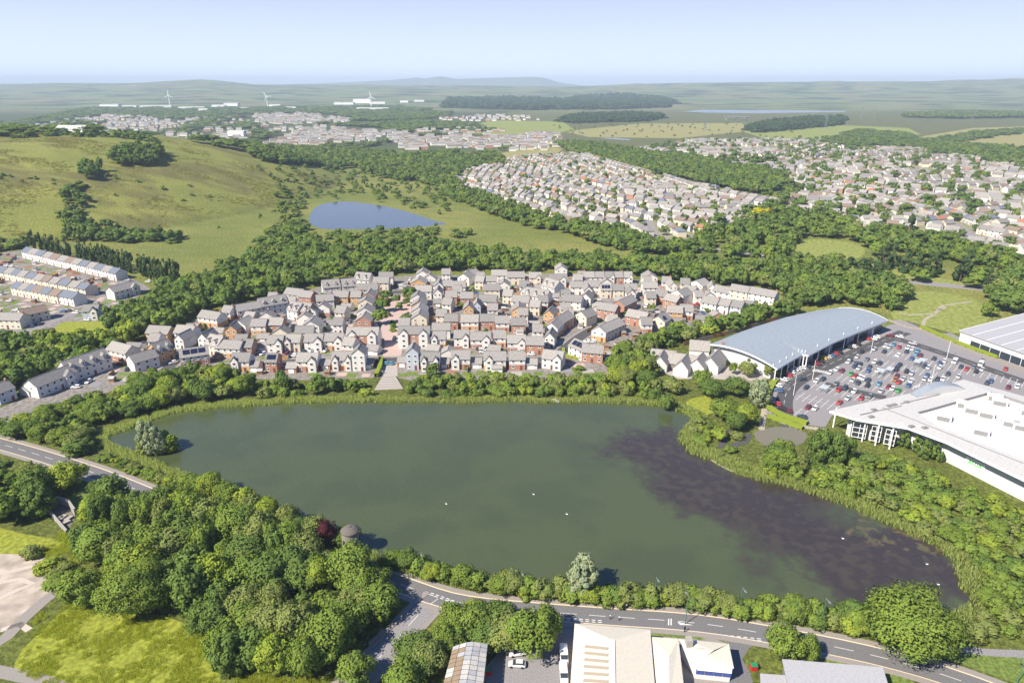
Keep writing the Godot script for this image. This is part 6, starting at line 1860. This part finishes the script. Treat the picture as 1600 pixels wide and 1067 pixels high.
# ---------------------------------------------------------------- plan data, metres
# rows of houses: [x, z, turn, width, kind]
const HROWS := [
	["lakefront row", [[-203.2, -249.6, 68, 6.7, "fb"], [-197.3, -255.6, 68, 3.5, "kw"], [-189.8, -260.9, 69, 17.8, "Fw"], [-185, -276.3, 61, 18.7, "mw"], [-163.5, -282.6, 51, 10.8, "fw"], [-143.9, -287.1, 25, 12.0, "fWs"], [-121.1, -280.4, -0, 8.0, "LW"], [-115.1, -280.4, -0, 3.7, "kw"], [-107.1, -279.7, -0, 5.1, "frs"], [-98.1, -279, -0, 4.5, "kr"], [-91.4, -280.4, -0, 9.1, "FW"], [-83.9, -282.6, -0, 4.3, "kr"], [-76, -281.9, -0, 9.2, "DW"], [-68.4, -281.1, -0, 5.7, "Tw"], [-64.5, -283.3, -0, 3.7, "kr"], [-49.9, -285.6, -0, 4.1, "kr"], [-44.6, -282.6, -0, 5.5, "Tb"], [-36.6, -281.1, -0, 8.3, "DW"], [-30.6, -284.1, -0, 4.3, "kr"], [-23.1, -283.3, -0, 8.4, "LW"], [-16.2, -284.1, -0, 4.9, "kw"], [-7.7, -281.9, -0, 9.8, "LWc"], [2.3, -282.6, -0, 7.2, "fW"], [8.9, -283.3, -0, 4.9, "kw"], [17.8, -283.3, -17, 9.2, "Fw"], [29.6, -296.4, -53, 9.9, "fws"], [36.8, -290.9, -12, 9.7, "fr"]]],
	["second row from the lake", [[-132.7, -296.4, -7, 11.8, "fWp"], [-124.6, -298, -0, 5.1, "fr"], [-120.2, -304.5, -0, 6.1, "kw"], [-113, -302.9, -0, 7.3, "Fw"], [-105.2, -304.5, -0, 7.4, "Lc"], [-95.3, -305.4, -0, 8.6, "Fw"], [-86, -306.2, -0, 9.2, "FW"], [-72.2, -307.9, -0, 15.2, "Dw3"], [-47.6, -309.6, -0, 15.2, "Dw3"], [-35.7, -308.8, -0, 6.8, "LW"], [-24.6, -310.5, -0, 7.2, "Fw"], [-15.2, -307.9, -0, 9.6, "FW"], [-6.2, -310.5, -0, 6.2, "fW"], [2.1, -303.7, -0, 8.6, "FW"], [10.9, -301.2, -5, 8.2, "fr"]]],
	["third row from the lake", [[-141.8, -299.6, -28, 8.7, "mc"], [-140.8, -321.2, -0, 5.8, "go"], [-139.4, -328.7, -15, 7.5, "gw"], [-129.5, -327.7, -0, 7.5, "fW"], [-121.6, -329.7, -0, 7.6, "fr"], [-123.8, -316.7, -0, 5.7, "kr"], [-102.7, -327.7, -0, 8.8, "gw"], [-94, -337.5, -0, 6.7, "kw"], [-31.7, -335.5, -0, 7.0, "fr"], [-22, -334.5, -0, 9.0, "fW"], [-13, -335.5, -0, 8.0, "fr"], [-5, -332.6, -0, 7.0, "fW"], [3.3, -329.7, -0, 7.2, "frc"], [3.8, -353.1, -0, 7.7, "go"], [11.4, -335.5, -0, 5.0, "kw"], [19.8, -324.9, -24, 6.9, "gW"], [28.9, -336.6, 58, 15.6, "fr"], [36.5, -343.6, -45, 7.9, "gc"], [43.1, -319.4, -31, 7.7, "gW"], [52.7, -325, 48, 16.0, "fc"]]],
	["houses left of the plaza", [[-160.7, -340.5, -21, 12.9, "fW"], [-175.8, -316.7, -9, 11.8, "fo"], [-163.2, -317.6, -8, 9.6, "fw"], [-160.7, -307.9, -14, 5.0, "gw"], [-159.7, -293.2, 59, 8.0, "mo"], [-182.8, -292.5, -26, 13.4, "fW"], [-181.8, -303.7, -7, 7.3, "kw"], [-143.6, -355.4, 35, 13.0, "fW"], [-132.5, -363.2, 35, 15.0, "mw"], [-129, -383.5, -20, 11.6, "fWg"], [-120.4, -378.5, -17, 8.5, "fr"], [-119.5, -352.1, -32, 8.1, "mw"], [-114, -351, -22, 8.5, "mr"], [-109.5, -351, -0, 6.3, "gw"], [-106.3, -371.3, 16, 9.6, "fw"], [-99.6, -378.5, -0, 8.9, "fo"], [-90.7, -378.5, -0, 5.9, "fo"], [-109.2, -397.8, 21, 10.3, "mw"], [-98.9, -400.5, 21, 8.5, "mw"]]],
	["column left of the plaza", [[-77.5, -335.5, -0, 8.0, "gr"], [-79.7, -349.9, -0, 8.3, "gw"], [-82.5, -365.5, -0, 8.3, "gc"], [-83.2, -378.5, -0, 7.4, "gr"], [-87, -393.8, -0, 12.3, "fc"], [-81.6, -408.8, -0, 9.6, "fc"], [-94.8, -414.5, -18, 10.5, "mw"]]],
	["column right of the plaza", [[-48.9, -339.5, -0, 8.1, "gc"], [-50.4, -351, -0, 8.3, "gw"], [-52.1, -362, -0, 7.9, "gr"], [-54.5, -374.9, -0, 8.1, "gw"], [-53, -389.9, -0, 9.9, "fw"], [-58, -407.4, -0, 9.5, "go"], [-58.1, -427.9, -0, 8.3, "gw"], [-42.7, -374.9, -0, 5.2, "kr"]]],
	["back row under the trees", [[-42.9, -429.4, -0, 5.4, "fw"], [-31, -420.4, -20, 8.0, "gw"], [-24.1, -427.9, 37, 8.1, "fw"], [-8.3, -426.4, -0, 9.9, "fw"], [2.5, -421.9, -0, 11.1, "fc"], [14.7, -420.4, -0, 7.4, "Fc"], [29.1, -416, -0, 11.3, "FW"], [32.8, -440.5, -0, 7.7, "gw"], [44.8, -423.4, -0, 4.9, "fw"], [50, -421.9, -0, 6.1, "fw"], [56.1, -421.9, -0, 6.1, "fW"], [62.3, -421.9, -0, 6.1, "Fw"], [68.4, -421.9, -0, 6.1, "fr"], [74.1, -421.9, -0, 5.7, "Fw"], [88.2, -420.4, -0, 9.0, "gw"], [112.8, -404.6, -48, 10.2, "gw"], [124, -388.6, -40, 10.8, "fw"], [131.9, -382.3, -36, 10.6, "fc3"], [142.5, -375, -40, 15.7, "fW3"]]],
	["block right of the plaza", [[-44.6, -400.5, -0, 5.5, "gw"], [-39.6, -401.9, -0, 5.5, "fr"], [-32.3, -399.1, -0, 7.8, "fw"], [-35.3, -378.5, -0, 6.7, "fr"], [-26.2, -376.1, -0, 7.4, "fr"], [-23.9, -355.3, -0, 5.6, "go"], [-19.6, -360.9, -0, 4.3, "gb"], [-14.2, -370.1, -9, 10.0, "fW"], [-11.9, -392.5, -0, 9.2, "fc"], [-5.1, -401.9, -0, 7.5, "gw"], [4.3, -368.9, -18, 9.9, "fw"], [13, -378.6, -28, 14.9, "mw"], [21.8, -399.2, -48, 11.0, "mw"], [32.3, -393.8, -0, 5.4, "kw"], [33.9, -370.1, -18, 10.5, "fw"], [42.1, -376.1, -19, 6.4, "gw"], [19.5, -345.7, -17, 5.7, "go"], [39.4, -399.1, -0, 7.8, "fw"], [48.9, -400.5, -0, 9.0, "fw"], [56.4, -392.5, -0, 6.5, "fcs"], [63.7, -392.5, -0, 6.5, "fc"], [71.6, -393.8, -0, 7.3, "fw"], [83.9, -397.8, -0, 8.9, "fw"], [51.1, -354.3, -31, 11.0, "fr"], [65.1, -341.6, -34, 11.4, "fr"], [60.5, -367.8, -35, 6.4, "kc"], [66.9, -366.7, 52, 14.7, "fr"], [86, -381, -38, 6.5, "fr"], [89.8, -371.3, -45, 8.5, "fr"], [96.6, -383.5, -52, 9.5, "gw"], [104.5, -389.9, -39, 7.4, "fw"], [88, -349.9, -9, 8.1, "fo"], [94.8, -352.1, -9, 6.8, "fW"], [75.8, -335.5, -34, 7.8, "gcs"], [110.5, -366.6, -38, 9.1, "fw"], [117.1, -363.2, -38, 7.4, "fw"], [123.6, -359.8, -38, 6.6, "fb"]]],
	["terrace below the conifers", [[-358.3, -492.3, -30, 9.6, "twl"], [-350.3, -487.4, -30, 9.5, "twl"], [-342.1, -482.6, -30, 9.3, "twl"], [-332.9, -476.9, -30, 9.1, "twl"], [-324.4, -471.4, -30, 8.9, "twn"], [-315.6, -466, -30, 9.5, "twl"], [-308, -461.5, -30, 8.6, "twn"], [-300.5, -457.2, -30, 8.5, "twl"], [-292.2, -452.1, -30, 8.3, "twl"], [-284.1, -447, -30, 8.1, "twl"], [-276.1, -442.1, -30, 8.7, "twl"], [-268.7, -437.3, -30, 7.8, "twl"], [-261.5, -432.6, -30, 8.4, "twl"]]],
	["middle terrace, left edge", [[-337.4, -435.7, -26, 8.6, "tcl"], [-330.2, -432.6, -26, 7.8, "tcl"], [-323, -428.7, -26, 7.7, "tcl"], [-315.8, -424.9, -26, 7.5, "tcl"], [-307.5, -420.4, -26, 8.1, "tcl"], [-299.7, -416, -26, 7.9, "tcl"], [-293, -413.1, -26, 7.2, "tcn"], [-285.1, -408.8, -26, 7.7, "tcl"], [-276.6, -404.6, -26, 8.8, "tcl"], [-267.8, -399.8, -26, 8.0, "tcl"], [-259.9, -395.8, -26, 7.9, "tcl"]]],
	["lower terrace, left edge", [[-301.5, -397.8, -25, 7.6, "tcl"], [-295.5, -395.1, -25, 6.9, "tcl"], [-289.5, -392.5, -25, 6.8, "tcl"], [-283.1, -389.3, -25, 7.3, "tcn"], [-276.1, -386, -25, 7.8, "tcl"], [-268.4, -382.3, -25, 7.6, "tcn"], [-258.7, -378.6, -25, 13.8, "twl"]]],
	["low buildings, left edge", [[-264.5, -337.5, -5, 15.0, "fc"], [-256.4, -348.9, 50, 12.7, "tcn"], [-229.3, -352.1, 10, 7.7, "Fb"], [-231.7, -395.3, 63, 16.7, "Fw"]]],
]
# older streets: house lines
const TOWN := [
	[[-54.1, -835.5, -12.1, -767, 22.8, -696.9], "s"],
	[[-14.2, -910.3, 30.9, -835.5, 72.6, -758], "s"],
	[[10.6, -963, 53.2, -874.2, 87.9, -790.2], "s"],
	[[-52.6, -1046, -11, -999], "s"],
	[[-73.4, -916.6, -45.1, -857.2], "s"],
	[[-60.2, -935.9, -19.2, -904.1], "s"],
	[[-5.5, -1007, 50.9, -956.1], "s"],
	[[12.7, -1163, 57, -1038], "s"],
	[[65.5, -977.1, 98.6, -891.9], "s"],
	[[33.7, -1237, 74.6, -1088], "s"],
	[[35.7, -667.9, 62, -628.5], "t"],
	[[125.9, -1260, 181.6, -1022], "s"],
	[[205.7, -935.9, 232.7, -799.8], "s"],
	[[86.8, -1106, 115.3, -935.9], "s"],
	[[70.3, -956.1, 118.8, -846.2], "s"],
	[[62.5, -846.2, 91.1, -785.4], "s"],
	[[57, -767, 72.8, -745], "s"],
	[[145, -825, 196.2, -825], "s"],
	[[150, -780.7, 185.1, -745], "s"],
	[[141.3, -740.8, 171.6, -716.2], "s"],
	[[66.8, -716.2, 80.1, -685.7], "s"],
	[[98.5, -708.4, 125.7, -661], "s"],
	[[80.5, -671.4, 109.6, -641.1], "s"],
	[[124.5, -654.3, 144.7, -625.4], "s"],
	[[102.7, -616.3, 112.1, -566.5], "s"],
	[[135.5, -593.2, 138.9, -563.9], "s"],
	[[46.6, -619.3, 64.4, -610.4], "t"],
	[[173.6, -716.2, 202.3, -689.4], "s"],
	[[157.1, -587.7, 163.3, -579.5], "s"],
	[[170.6, -625.4, 177.2, -619.3], "s"],
	[[117.5, -720.2, 131.5, -712.3], "s"],
	[[234.3, -1361, 261.3, -1321], "s"],
	[[342, -1347, 483.9, -1334], "u"],
	[[348.9, -1272, 429, -1249], "u"],
	[[343.7, -1462, 613.9, -1510], "u"],
	[[394.6, -1561, 648.3, -1579], "u"],
	[[483.2, -1308, 511.8, -1296], "u"],
	[[475.3, -1215, 551.3, -1321, 650.4, -1462], "t"],
	[[432.9, -1124, 491.2, -1134], "s"],
	[[366.8, -977.1, 409.4, -963], "s"],
	[[393.1, -916.6, 428, -904.1], "s"],
	[[221.6, -857.2, 244.9, -830.2], "s"],
	[[238.7, -799.8, 262.1, -762.5, 279.5, -728.3], "s"],
	[[213.7, -767, 230.2, -762.5], "s"],
	[[184, -685.7, 215.9, -689.4], "s"],
	[[315.2, -771.5, 330.8, -762.5], "s"],
	[[293.4, -720.2, 323.6, -712.3], "s"],
	[[226.7, -607.4, 233.7, -604.5], "s"],
	[[295.4, -628.5, 305.9, -625.4], "s"],
	[[577.6, -1272, 631.8, -1296], "t"],
	[[613.9, -1249, 734.1, -1296], "t"],
	[[704.1, -1361, 773, -1334], "t"],
	[[615.1, -1143, 728.8, -1204], "t"],
	[[696, -1204, 747.5, -1204], "t"],
	[[670.2, -1097, 727.9, -1079], "t"],
	[[724, -1079, 747.4, -1046], "t"],
	[[747.5, -1204, 772.6, -1183], "t"],
	[[497.6, -1046, 542.1, -1030], "s"],
	[[424.6, -923, 483.1, -898], "s"],
	[[411.1, -868.5, 473.2, -825], "s"],
	[[563.2, -910.3, 630.1, -923], "s"],
	[[555.4, -868.5, 611.1, -880.1], "s"],
	[[615, -885.9, 639.5, -880.1], "s"],
	[[457.1, -780.7, 480.7, -790.2], "s"],
	[[472.1, -771.5, 491.4, -771.5], "s"],
	[[427, -708.4, 423.3, -664.5, 417.7, -616.3], "t"],
	[[367.7, -647.6, 383.5, -631.6], "s"],
	[[378.8, -619.3, 400, -625.4], "s"],
	[[473.1, -674.9, 493.8, -682.1], "s"],
	[[486, -667.9, 496.8, -661], "s"],
	[[399, -582.2, 407.5, -561.4], "s"],
	[[396, -544.3, 411.6, -544.3], "s"],
	[[430.5, -625.4, 452.3, -631.6], "s"],
	[[359.1, -494.2, 367.3, -490.3], "s"],
	[[312.4, -593.2, 330.7, -582.2], "s"],
	[[336.4, -625.4, 347, -625.4], "s"],
	[[405.4, -771.5, 410.8, -700.7], "s"],
	[[388, -724.2, 392.3, -682.1], "s"],
	[[355.7, -566.5, 366.7, -556.4], "s"],
	[[533.5, -977.1, 582, -991.6], "s"],
	[[650.4, -1014, 703.5, -970], "s"],
	[[527.1, -767, 557.5, -749.3], "s"],
	[[548.1, -1134, 590.3, -1115], "s"],
	[[458.9, -724.2, 472.7, -693.1], "s"],
	[[408.7, -809.7, 420, -795], "s"],
	[[383.1, -846.2, 404.5, -825], "s"],
	[[356.2, -1115, 394.6, -1079], "s"],
	[[452.2, -607.4, 457.3, -601.7], "s"],
	[[503.2, -880.1, 542.5, -891.9], "s"],
]
# vehicles: [x, z, turn (999 = square to the bay), paint]
const CARS := [
	["shopfront bays", [[126.8, -281.9, 999, "w"], [128.8, -283.3, 999, "w"], [131.1, -284.1, 999, "w"], [133.7, -285.6, 999, "n"], [138.2, -289.3, 999, "r"], [139.6, -288.6, 999, "m"], [142.4, -291.7, 999, "k"], [145.3, -295.6, 999, "y"], [148.3, -297.2, 999, "s"], [150.8, -298.8, 999, "b"], [153.4, -301.2, 999, "r"], [156, -302.9, 999, "k"], [163.7, -309.6, 999, "k"], [166.3, -310.5, 999, "w"], [170.1, -314, 999, "k"], [170, -315.8, 999, "o"], [178.7, -321.2, 999, "r"], [181.6, -321.2, 999, "w"], [184.6, -324, 999, "w"], [192.3, -325.8, 999, "m"], [196.5, -324.4, 999, "w"], [198, -314.9, 999, "s"], [121.5, -275.4, 999, "r"], [124, -279, 999, "w"], [117.7, -270.6, 999, "w"], [113, -264.5, 999, "w"], [111.4, -259.4, 999, "b"], [106, -246.6, 999, "r"], [106.6, -242, 999, "k"], [108.1, -240.9, 999, "m"], [111.7, -235.4, 999, "n"]]],
	["supermarket car park, upper rows", [[182.6, -311.4, 999, "w"], [183.6, -309.6, 999, "s"], [187.6, -313.1, 999, "c"], [188.3, -309.6, 999, "r"], [175.2, -307.1, 999, "s"], [178.1, -303.7, 999, "n"], [192.2, -308.8, 999, "w"], [193.4, -307.1, 999, "w"], [188.8, -303.7, 999, "n"], [194.5, -304.5, 999, "c"], [191.6, -300.4, 999, "c"], [192.8, -298.8, 999, "m"], [182.2, -298.8, 999, "w"], [186.4, -294.8, 999, "b"], [162.1, -297.2, 999, "s"], [165.1, -294, 999, "g"], [156.6, -292.4, 999, "n"], [155, -290.9, 999, "w"], [157.6, -289.3, 999, "g"], [158.9, -287.8, 999, "n"], [155.5, -285.6, 999, "n"], [156.2, -283.3, 999, "s"], [167.1, -290.9, 999, "w"], [168.7, -289.3, 999, "n"], [161.8, -284.8, 999, "n"], [159.1, -280.4, 999, "b"], [163.3, -280.4, 999, "w"], [176.6, -287.1, 999, "n"], [173.8, -284.1, 999, "n"], [172.2, -281.5, 999, "k"], [175.8, -279.7, 999, "k"], [176.9, -277.5, 999, "s"], [196.8, -294.8, 999, "n"], [199.7, -291.7, 999, "w"], [196.3, -289.3, 999, "b"], [193.2, -284.1, 999, "w"], [187.1, -285.6, 999, "n"], [188, -284.1, 999, "s"], [203.2, -284.8, 999, "n"], [204.4, -282.6, 999, "r"], [208.7, -284.8, 999, "g"], [206.9, -279.7, 999, "k"], [210.8, -281.9, 999, "s"], [192.6, -276.8, 999, "n"], [182.5, -275.4, 999, "b"], [179, -271.2, 999, "s"], [181.4, -270.6, 999, "w"], [184.6, -271.2, 999, "n"], [187.1, -271.2, 999, "w"], [195.4, -274, 999, "s"], [217.1, -291.7, 999, "k"], [204, -290.9, 999, "vw"], [214.1, -287.8, 999, "vw"]]],
	["supermarket car park, lower rows", [[145.7, -281.9, 999, "w"], [147.4, -280.4, 999, "m"], [141, -278.2, 999, "w"], [134.9, -271.2, 999, "n"], [131.3, -269.2, 999, "w"], [124.2, -262.6, 999, "n"], [138.6, -266.5, 999, "g"], [136.8, -260, 999, "r"], [140.6, -262.6, 999, "n"], [142.6, -258.7, 999, "w"], [149.7, -276.8, 999, "e"], [150.4, -274.7, 999, "r"], [152, -273.3, 999, "w"], [152.7, -271.9, 999, "w"], [147.3, -269.9, 999, "s"], [148.2, -267.2, 999, "n"], [153.9, -269.9, 999, "n"], [151, -264.5, 999, "k"], [156.9, -266.5, 999, "c"], [168.9, -274.7, 999, "m"], [165.9, -270.6, 999, "o"], [166.1, -267.9, 999, "r"], [169.8, -271.2, 999, "s"], [172.1, -269.2, 999, "w"], [159.3, -263.2, 999, "m"], [168.4, -264.5, 999, "b"], [159.9, -261.3, 999, "w"], [161.3, -259.4, 999, "e"], [153.8, -258.7, 999, "s"], [136.8, -251.9, 999, "s"], [142.3, -251.9, 999, "r"], [146.6, -253.8, 999, "g"], [131.6, -247.8, 999, "r"], [117.3, -243.7, 999, "m"], [119.6, -242.6, 999, "w"], [206.5, -269.2, 999, "b"], [203.6, -267.2, 999, "n"], [209.5, -262.6, 999, "m"], [213.7, -263.2, 999, "w"], [221.9, -282.6, 999, "r"]]],
	["lane of the supermarket car park", [[126, -271.2, 15, "n"], [167.8, -304.5, 60, "k"]]],
	["tarmac yard below the lakeside road", [[1.2, -118.9, 10, "w"], [1.1, -115.7, -5, "s"], [11.6, -118, 90, "vw"], [11.2, -113, 90, "vs"]]],
	["brick plaza road", [[-59.3, -322.1, 90, "n"], [-58, -288.6, 0, "c"], [-55.9, -288.6, 0, "c"], [-49.4, -290.1, 0, "vw"], [-78.3, -303.7, 60, "r"], [-67.5, -304.5, 80, "s"], [-73.7, -343.6, 0, "w"], [-72.2, -339.5, 0, "w"], [-58.8, -358.6, 80, "k"], [-58.2, -354.2, 80, "s"], [-60.8, -353.1, 80, "w"], [-71.1, -364.3, 0, "n"], [-74.1, -368.9, 0, "b"], [-65.9, -413.1, 0, "b"], [-60.8, -404.6, 20, "b"], [-80.6, -396.5, 60, "w"]]],
	["estate drives and lanes", [[-141.1, -304.5, 100, "n"], [-118.2, -301.2, 60, "w"], [-106.9, -302.1, 60, "m"], [-103.2, -298.8, 0, "w"], [-96.2, -305.4, 60, "w"], [-92.9, -304.5, 60, "w"], [-89.5, -305.4, 70, "w"], [-121.8, -303.7, 60, "s"], [-154.8, -307.1, 20, "n"], [-155.9, -290.1, 40, "w"], [-182.5, -314.9, 0, "w"], [-179.9, -303.7, 0, "w"], [-180, -288.6, 0, "m"], [-191.1, -291.7, 0, "w"], [-63.8, -291.7, 0, "r"], [9.1, -300.4, 0, "w"], [-16.4, -307.9, 80, "k"], [-8.6, -306.2, 80, "s"], [-13.8, -303.7, 0, "w"], [24.3, -368.9, 0, "r"], [28.9, -366.6, 0, "w"], [44, -340.5, 0, "k"], [45.2, -354.2, 0, "w"], [43.5, -360.9, 0, "n"], [37.5, -317.6, 0, "w"], [39.8, -317.6, 0, "w"], [-36.5, -417.4, 30, "n"], [-22.7, -401.9, 0, "b"], [28.1, -400.5, 80, "vw"], [-1.7, -353.1, 0, "w"], [77.4, -374.9, 60, "w"], [79.3, -377.3, 60, "r"], [81.3, -366.6, 30, "n"], [103.8, -377.3, 0, "r"], [107.4, -378.5, 0, "r"], [129, -379.8, 0, "r"], [134.9, -376.1, 0, "k"], [138.1, -371.3, 10, "w"], [88.3, -392.5, 0, "w"], [31.7, -316.7, 0, "r"], [60.7, -366.6, 0, "k"], [-126.4, -363.2, 0, "b"], [-120.4, -378.5, 0, "b"], [-130.3, -357.5, 0, "k"]]],
	["street of the conifer hamlet", [[-365.4, -478.8, 0, "r"], [-357.1, -469.6, 0, "w"], [-352.3, -467.7, 0, "w"], [-365, -488.3, 0, "k"], [-335.9, -455.5, 0, "w"], [-317.7, -447, 0, "r"], [-255.1, -341.6, -40, "w"], [-252.3, -343.6, -40, "n"], [-230.7, -351, -10, "w"], [-236.1, -427.9, 0, "w"], [-251, -431, 0, "s"], [-305.5, -445.4, 0, "w"], [-306.9, -434.1, 0, "s"], [-252.8, -365.5, 0, "b"], [-250.7, -366.6, 0, "n"], [-244.3, -363.2, 0, "w"], [-297.3, -386, 0, "w"], [-281.1, -367.8, 0, "w"], [-275.8, -371.3, 0, "s"], [-285.9, -434.1, 0, "s"], [-276.8, -429.4, 0, "k"], [-266.2, -420.4, 0, "w"]]],
]
# trees that stand out: [x, z, height, width]
const TREES := [
	["broad", "between the lakeside road and the lake corner", [[89.3, -120.4, 15, 22]]],
	["broad", "beside the road junction at the grey sheds", [[60.7, -117.6, 9, 9], [65.1, -116.9, 7, 6]]],
	["willow", "on the islet at the lake's left end", [[-126.9, -209.5, 12, 7], [-124, -208.2, 10, 8], [-122.4, -208.6, 8, 7]]],
	["shrub", "on the islet at the lake's left end", [[-120.6, -210.4, 7, 9], [-127.6, -208.2, 5, 6], [-123, -212.6, 7, 8]]],
	["round", "along the lake bank below the estate", [[-95.6, -259.4, 10, 6], [-80.1, -259.4, 8, 7], [-75.1, -259.4, 7, 7], [-34.9, -275.4, 6, 7]]],
	["willow", "on the near bank of the lake", [[18.1, -139.2, 10, 9], [16.9, -138, 8, 7]]],
	["purple", "beside the round stone tower", [[-50.7, -155.6, 10, 6.5]]],
	["broad", "along the brick plaza", [[-74.4, -387.3, 7, 8], [-72.2, -366.6, 9, 9], [-70.4, -344.6, 9, 9], [-67.3, -381, 6, 5], [-60.3, -387.3, 9, 10], [-56, -346.7, 6, 8], [-63.9, -368.9, 5, 5], [-60, -377.3, 6, 7], [-56.7, -379.8, 6, 6]]],
	["shrub", "in the plaza island bed", [[-62.8, -339.5, 2.5, 4], [-61.8, -333.5, 2.5, 4], [-63.9, -346.7, 2.5, 3.5]]],
	["poplar", "in front of the white supermarket", [[103.4, -201.3, 13, 9], [108.4, -200.1, 12, 8], [113.8, -203.4, 9, 6], [138.1, -212.2, 6, 5], [141.2, -209.5, 6, 4], [141.6, -205.1, 7, 5], [144.4, -203.4, 7, 5]]],
	["willow", "between the pub garden and the car park hedge", [[98.6, -246, 11, 9], [98.2, -249.6, 9, 7]]],
	["broad", "between the pub and the lake", [[81.4, -254.4, 8, 10], [80, -263.9, 8, 9], [92.3, -255.6, 8, 12], [80.9, -234.3, 9, 12], [88.3, -230.6, 8, 11], [82.6, -225.5, 8, 9], [103.5, -275.4, 8, 8], [97.6, -277.5, 6, 4], [113.4, -274, 7, 7], [67, -258.1, 7, 9], [61.1, -242.6, 7, 7]]],
	["broad", "in the middle of the near wood", [[-91.1, -132.5, 13, 17], [-105.7, -134.6, 10, 11], [-32.4, -131, 9, 12], [-36.5, -134, 9, 10], [-37.4, -125.2, 9, 10], [-108.8, -150.3, 12, 13], [-139.8, -185.8, 10, 12], [-33.4, -110.3, 8, 9]]],
	["broad", "beside the tarmac yard", [[4.3, -119.5, 11, 13], [-0.7, -121, 9, 11], [7.4, -123.2, 9, 9], [-8.6, -124.8, 8, 9], [-13.6, -119.8, 7, 8], [-18.4, -114.1, 8, 9], [-8.3, -127.6, 7, 8]]],
	["cypress", "in the row along the hillside pasture", [[-370.3, -519.2, 15, 6.5], [-358.8, -510.7, 15, 6.5], [-350.8, -506.5, 15, 6.5], [-342.6, -500.3, 15, 6.5], [-333.6, -494.2, 15, 6.5], [-326, -490.3, 15, 6.5], [-312.7, -484.5, 15, 6.5], [-306.3, -480.7, 15, 6.5], [-298.4, -475, 15, 6.5], [-292.2, -471.4, 15, 6.5], [-286.6, -467.7, 15, 6.5], [-281, -464.2, 15, 6.5], [-275.1, -460.6, 15, 6.5], [-269.2, -457.2, 15, 6.5], [-263.4, -453.7, 15, 6.5], [-258.2, -450.4, 15, 6.5], [-247.9, -443.7, 15, 6.5], [-241.6, -438.9, 15, 6.5], [-236.2, -435.7, 15, 6.5], [-230.5, -432.5, 15, 6.5], [-225.6, -429.4, 15, 6.5], [-220.8, -427.9, 15, 6.5], [-215.2, -424.9, 15, 6.5]]],
	["conifer", "in the cemetery park behind the curved roof", [[258.2, -462.4, 17, 13], [269.6, -471.4, 17, 11], [268.3, -453.7, 17, 12], [271.1, -445.4, 17, 13], [277.8, -442.1, 17, 12], [286.8, -448.7, 15, 10], [291.4, -429.4, 17, 13], [305.5, -445.4, 17, 12], [305.2, -421.9, 12, 6], [309.3, -421.9, 10, 6], [331.2, -563.9, 20, 14]]],
	["broad", "in the cemetery park behind the curved roof", [[264.4, -429.4, 10, 14], [290.3, -414.5, 10, 14], [303.9, -429.4, 11, 12], [272.7, -500.3, 12, 14], [313.6, -407.4, 14, 16], [292.1, -387.3, 15, 17], [276.1, -368.9, 13, 15], [292.9, -374.9, 15, 18], [263.2, -357.5, 9, 9], [328.9, -429.4, 13, 15], [307.3, -387.3, 15, 16], [279.4, -363.2, 12, 12]]],
	["round", "in the town behind the cemetery park", [[228.1, -657.6, 14, 17], [242.8, -664.5, 14, 16], [262.3, -693.1, 14, 15], [351.1, -1115, 16, 22], [371.5, -1115, 14, 18], [380.7, -1097, 18, 24], [410.1, -1115, 18, 24], [286, -776.1, 14, 17], [293, -740.8, 12, 13], [183.2, -607.4, 15, 17], [641.2, -1115, 15, 18], [466.3, -693.1, 14, 19], [480.8, -732.4, 14, 18], [382.8, -664.5, 14, 16], [339.1, -657.6, 14, 18], [322.1, -641.1, 14, 18], [519, -825, 12, 16], [291.4, -693.1, 14, 18], [285.9, -641.1, 15, 18], [315.8, -674.9, 14, 18], [259.4, -619.3, 18, 22], [252.8, -641.1, 16, 22], [354.9, -825, 11, 14]]],
	["yellow", "in the town behind the cemetery park", [[238, -654.3, 12, 22]]],
]
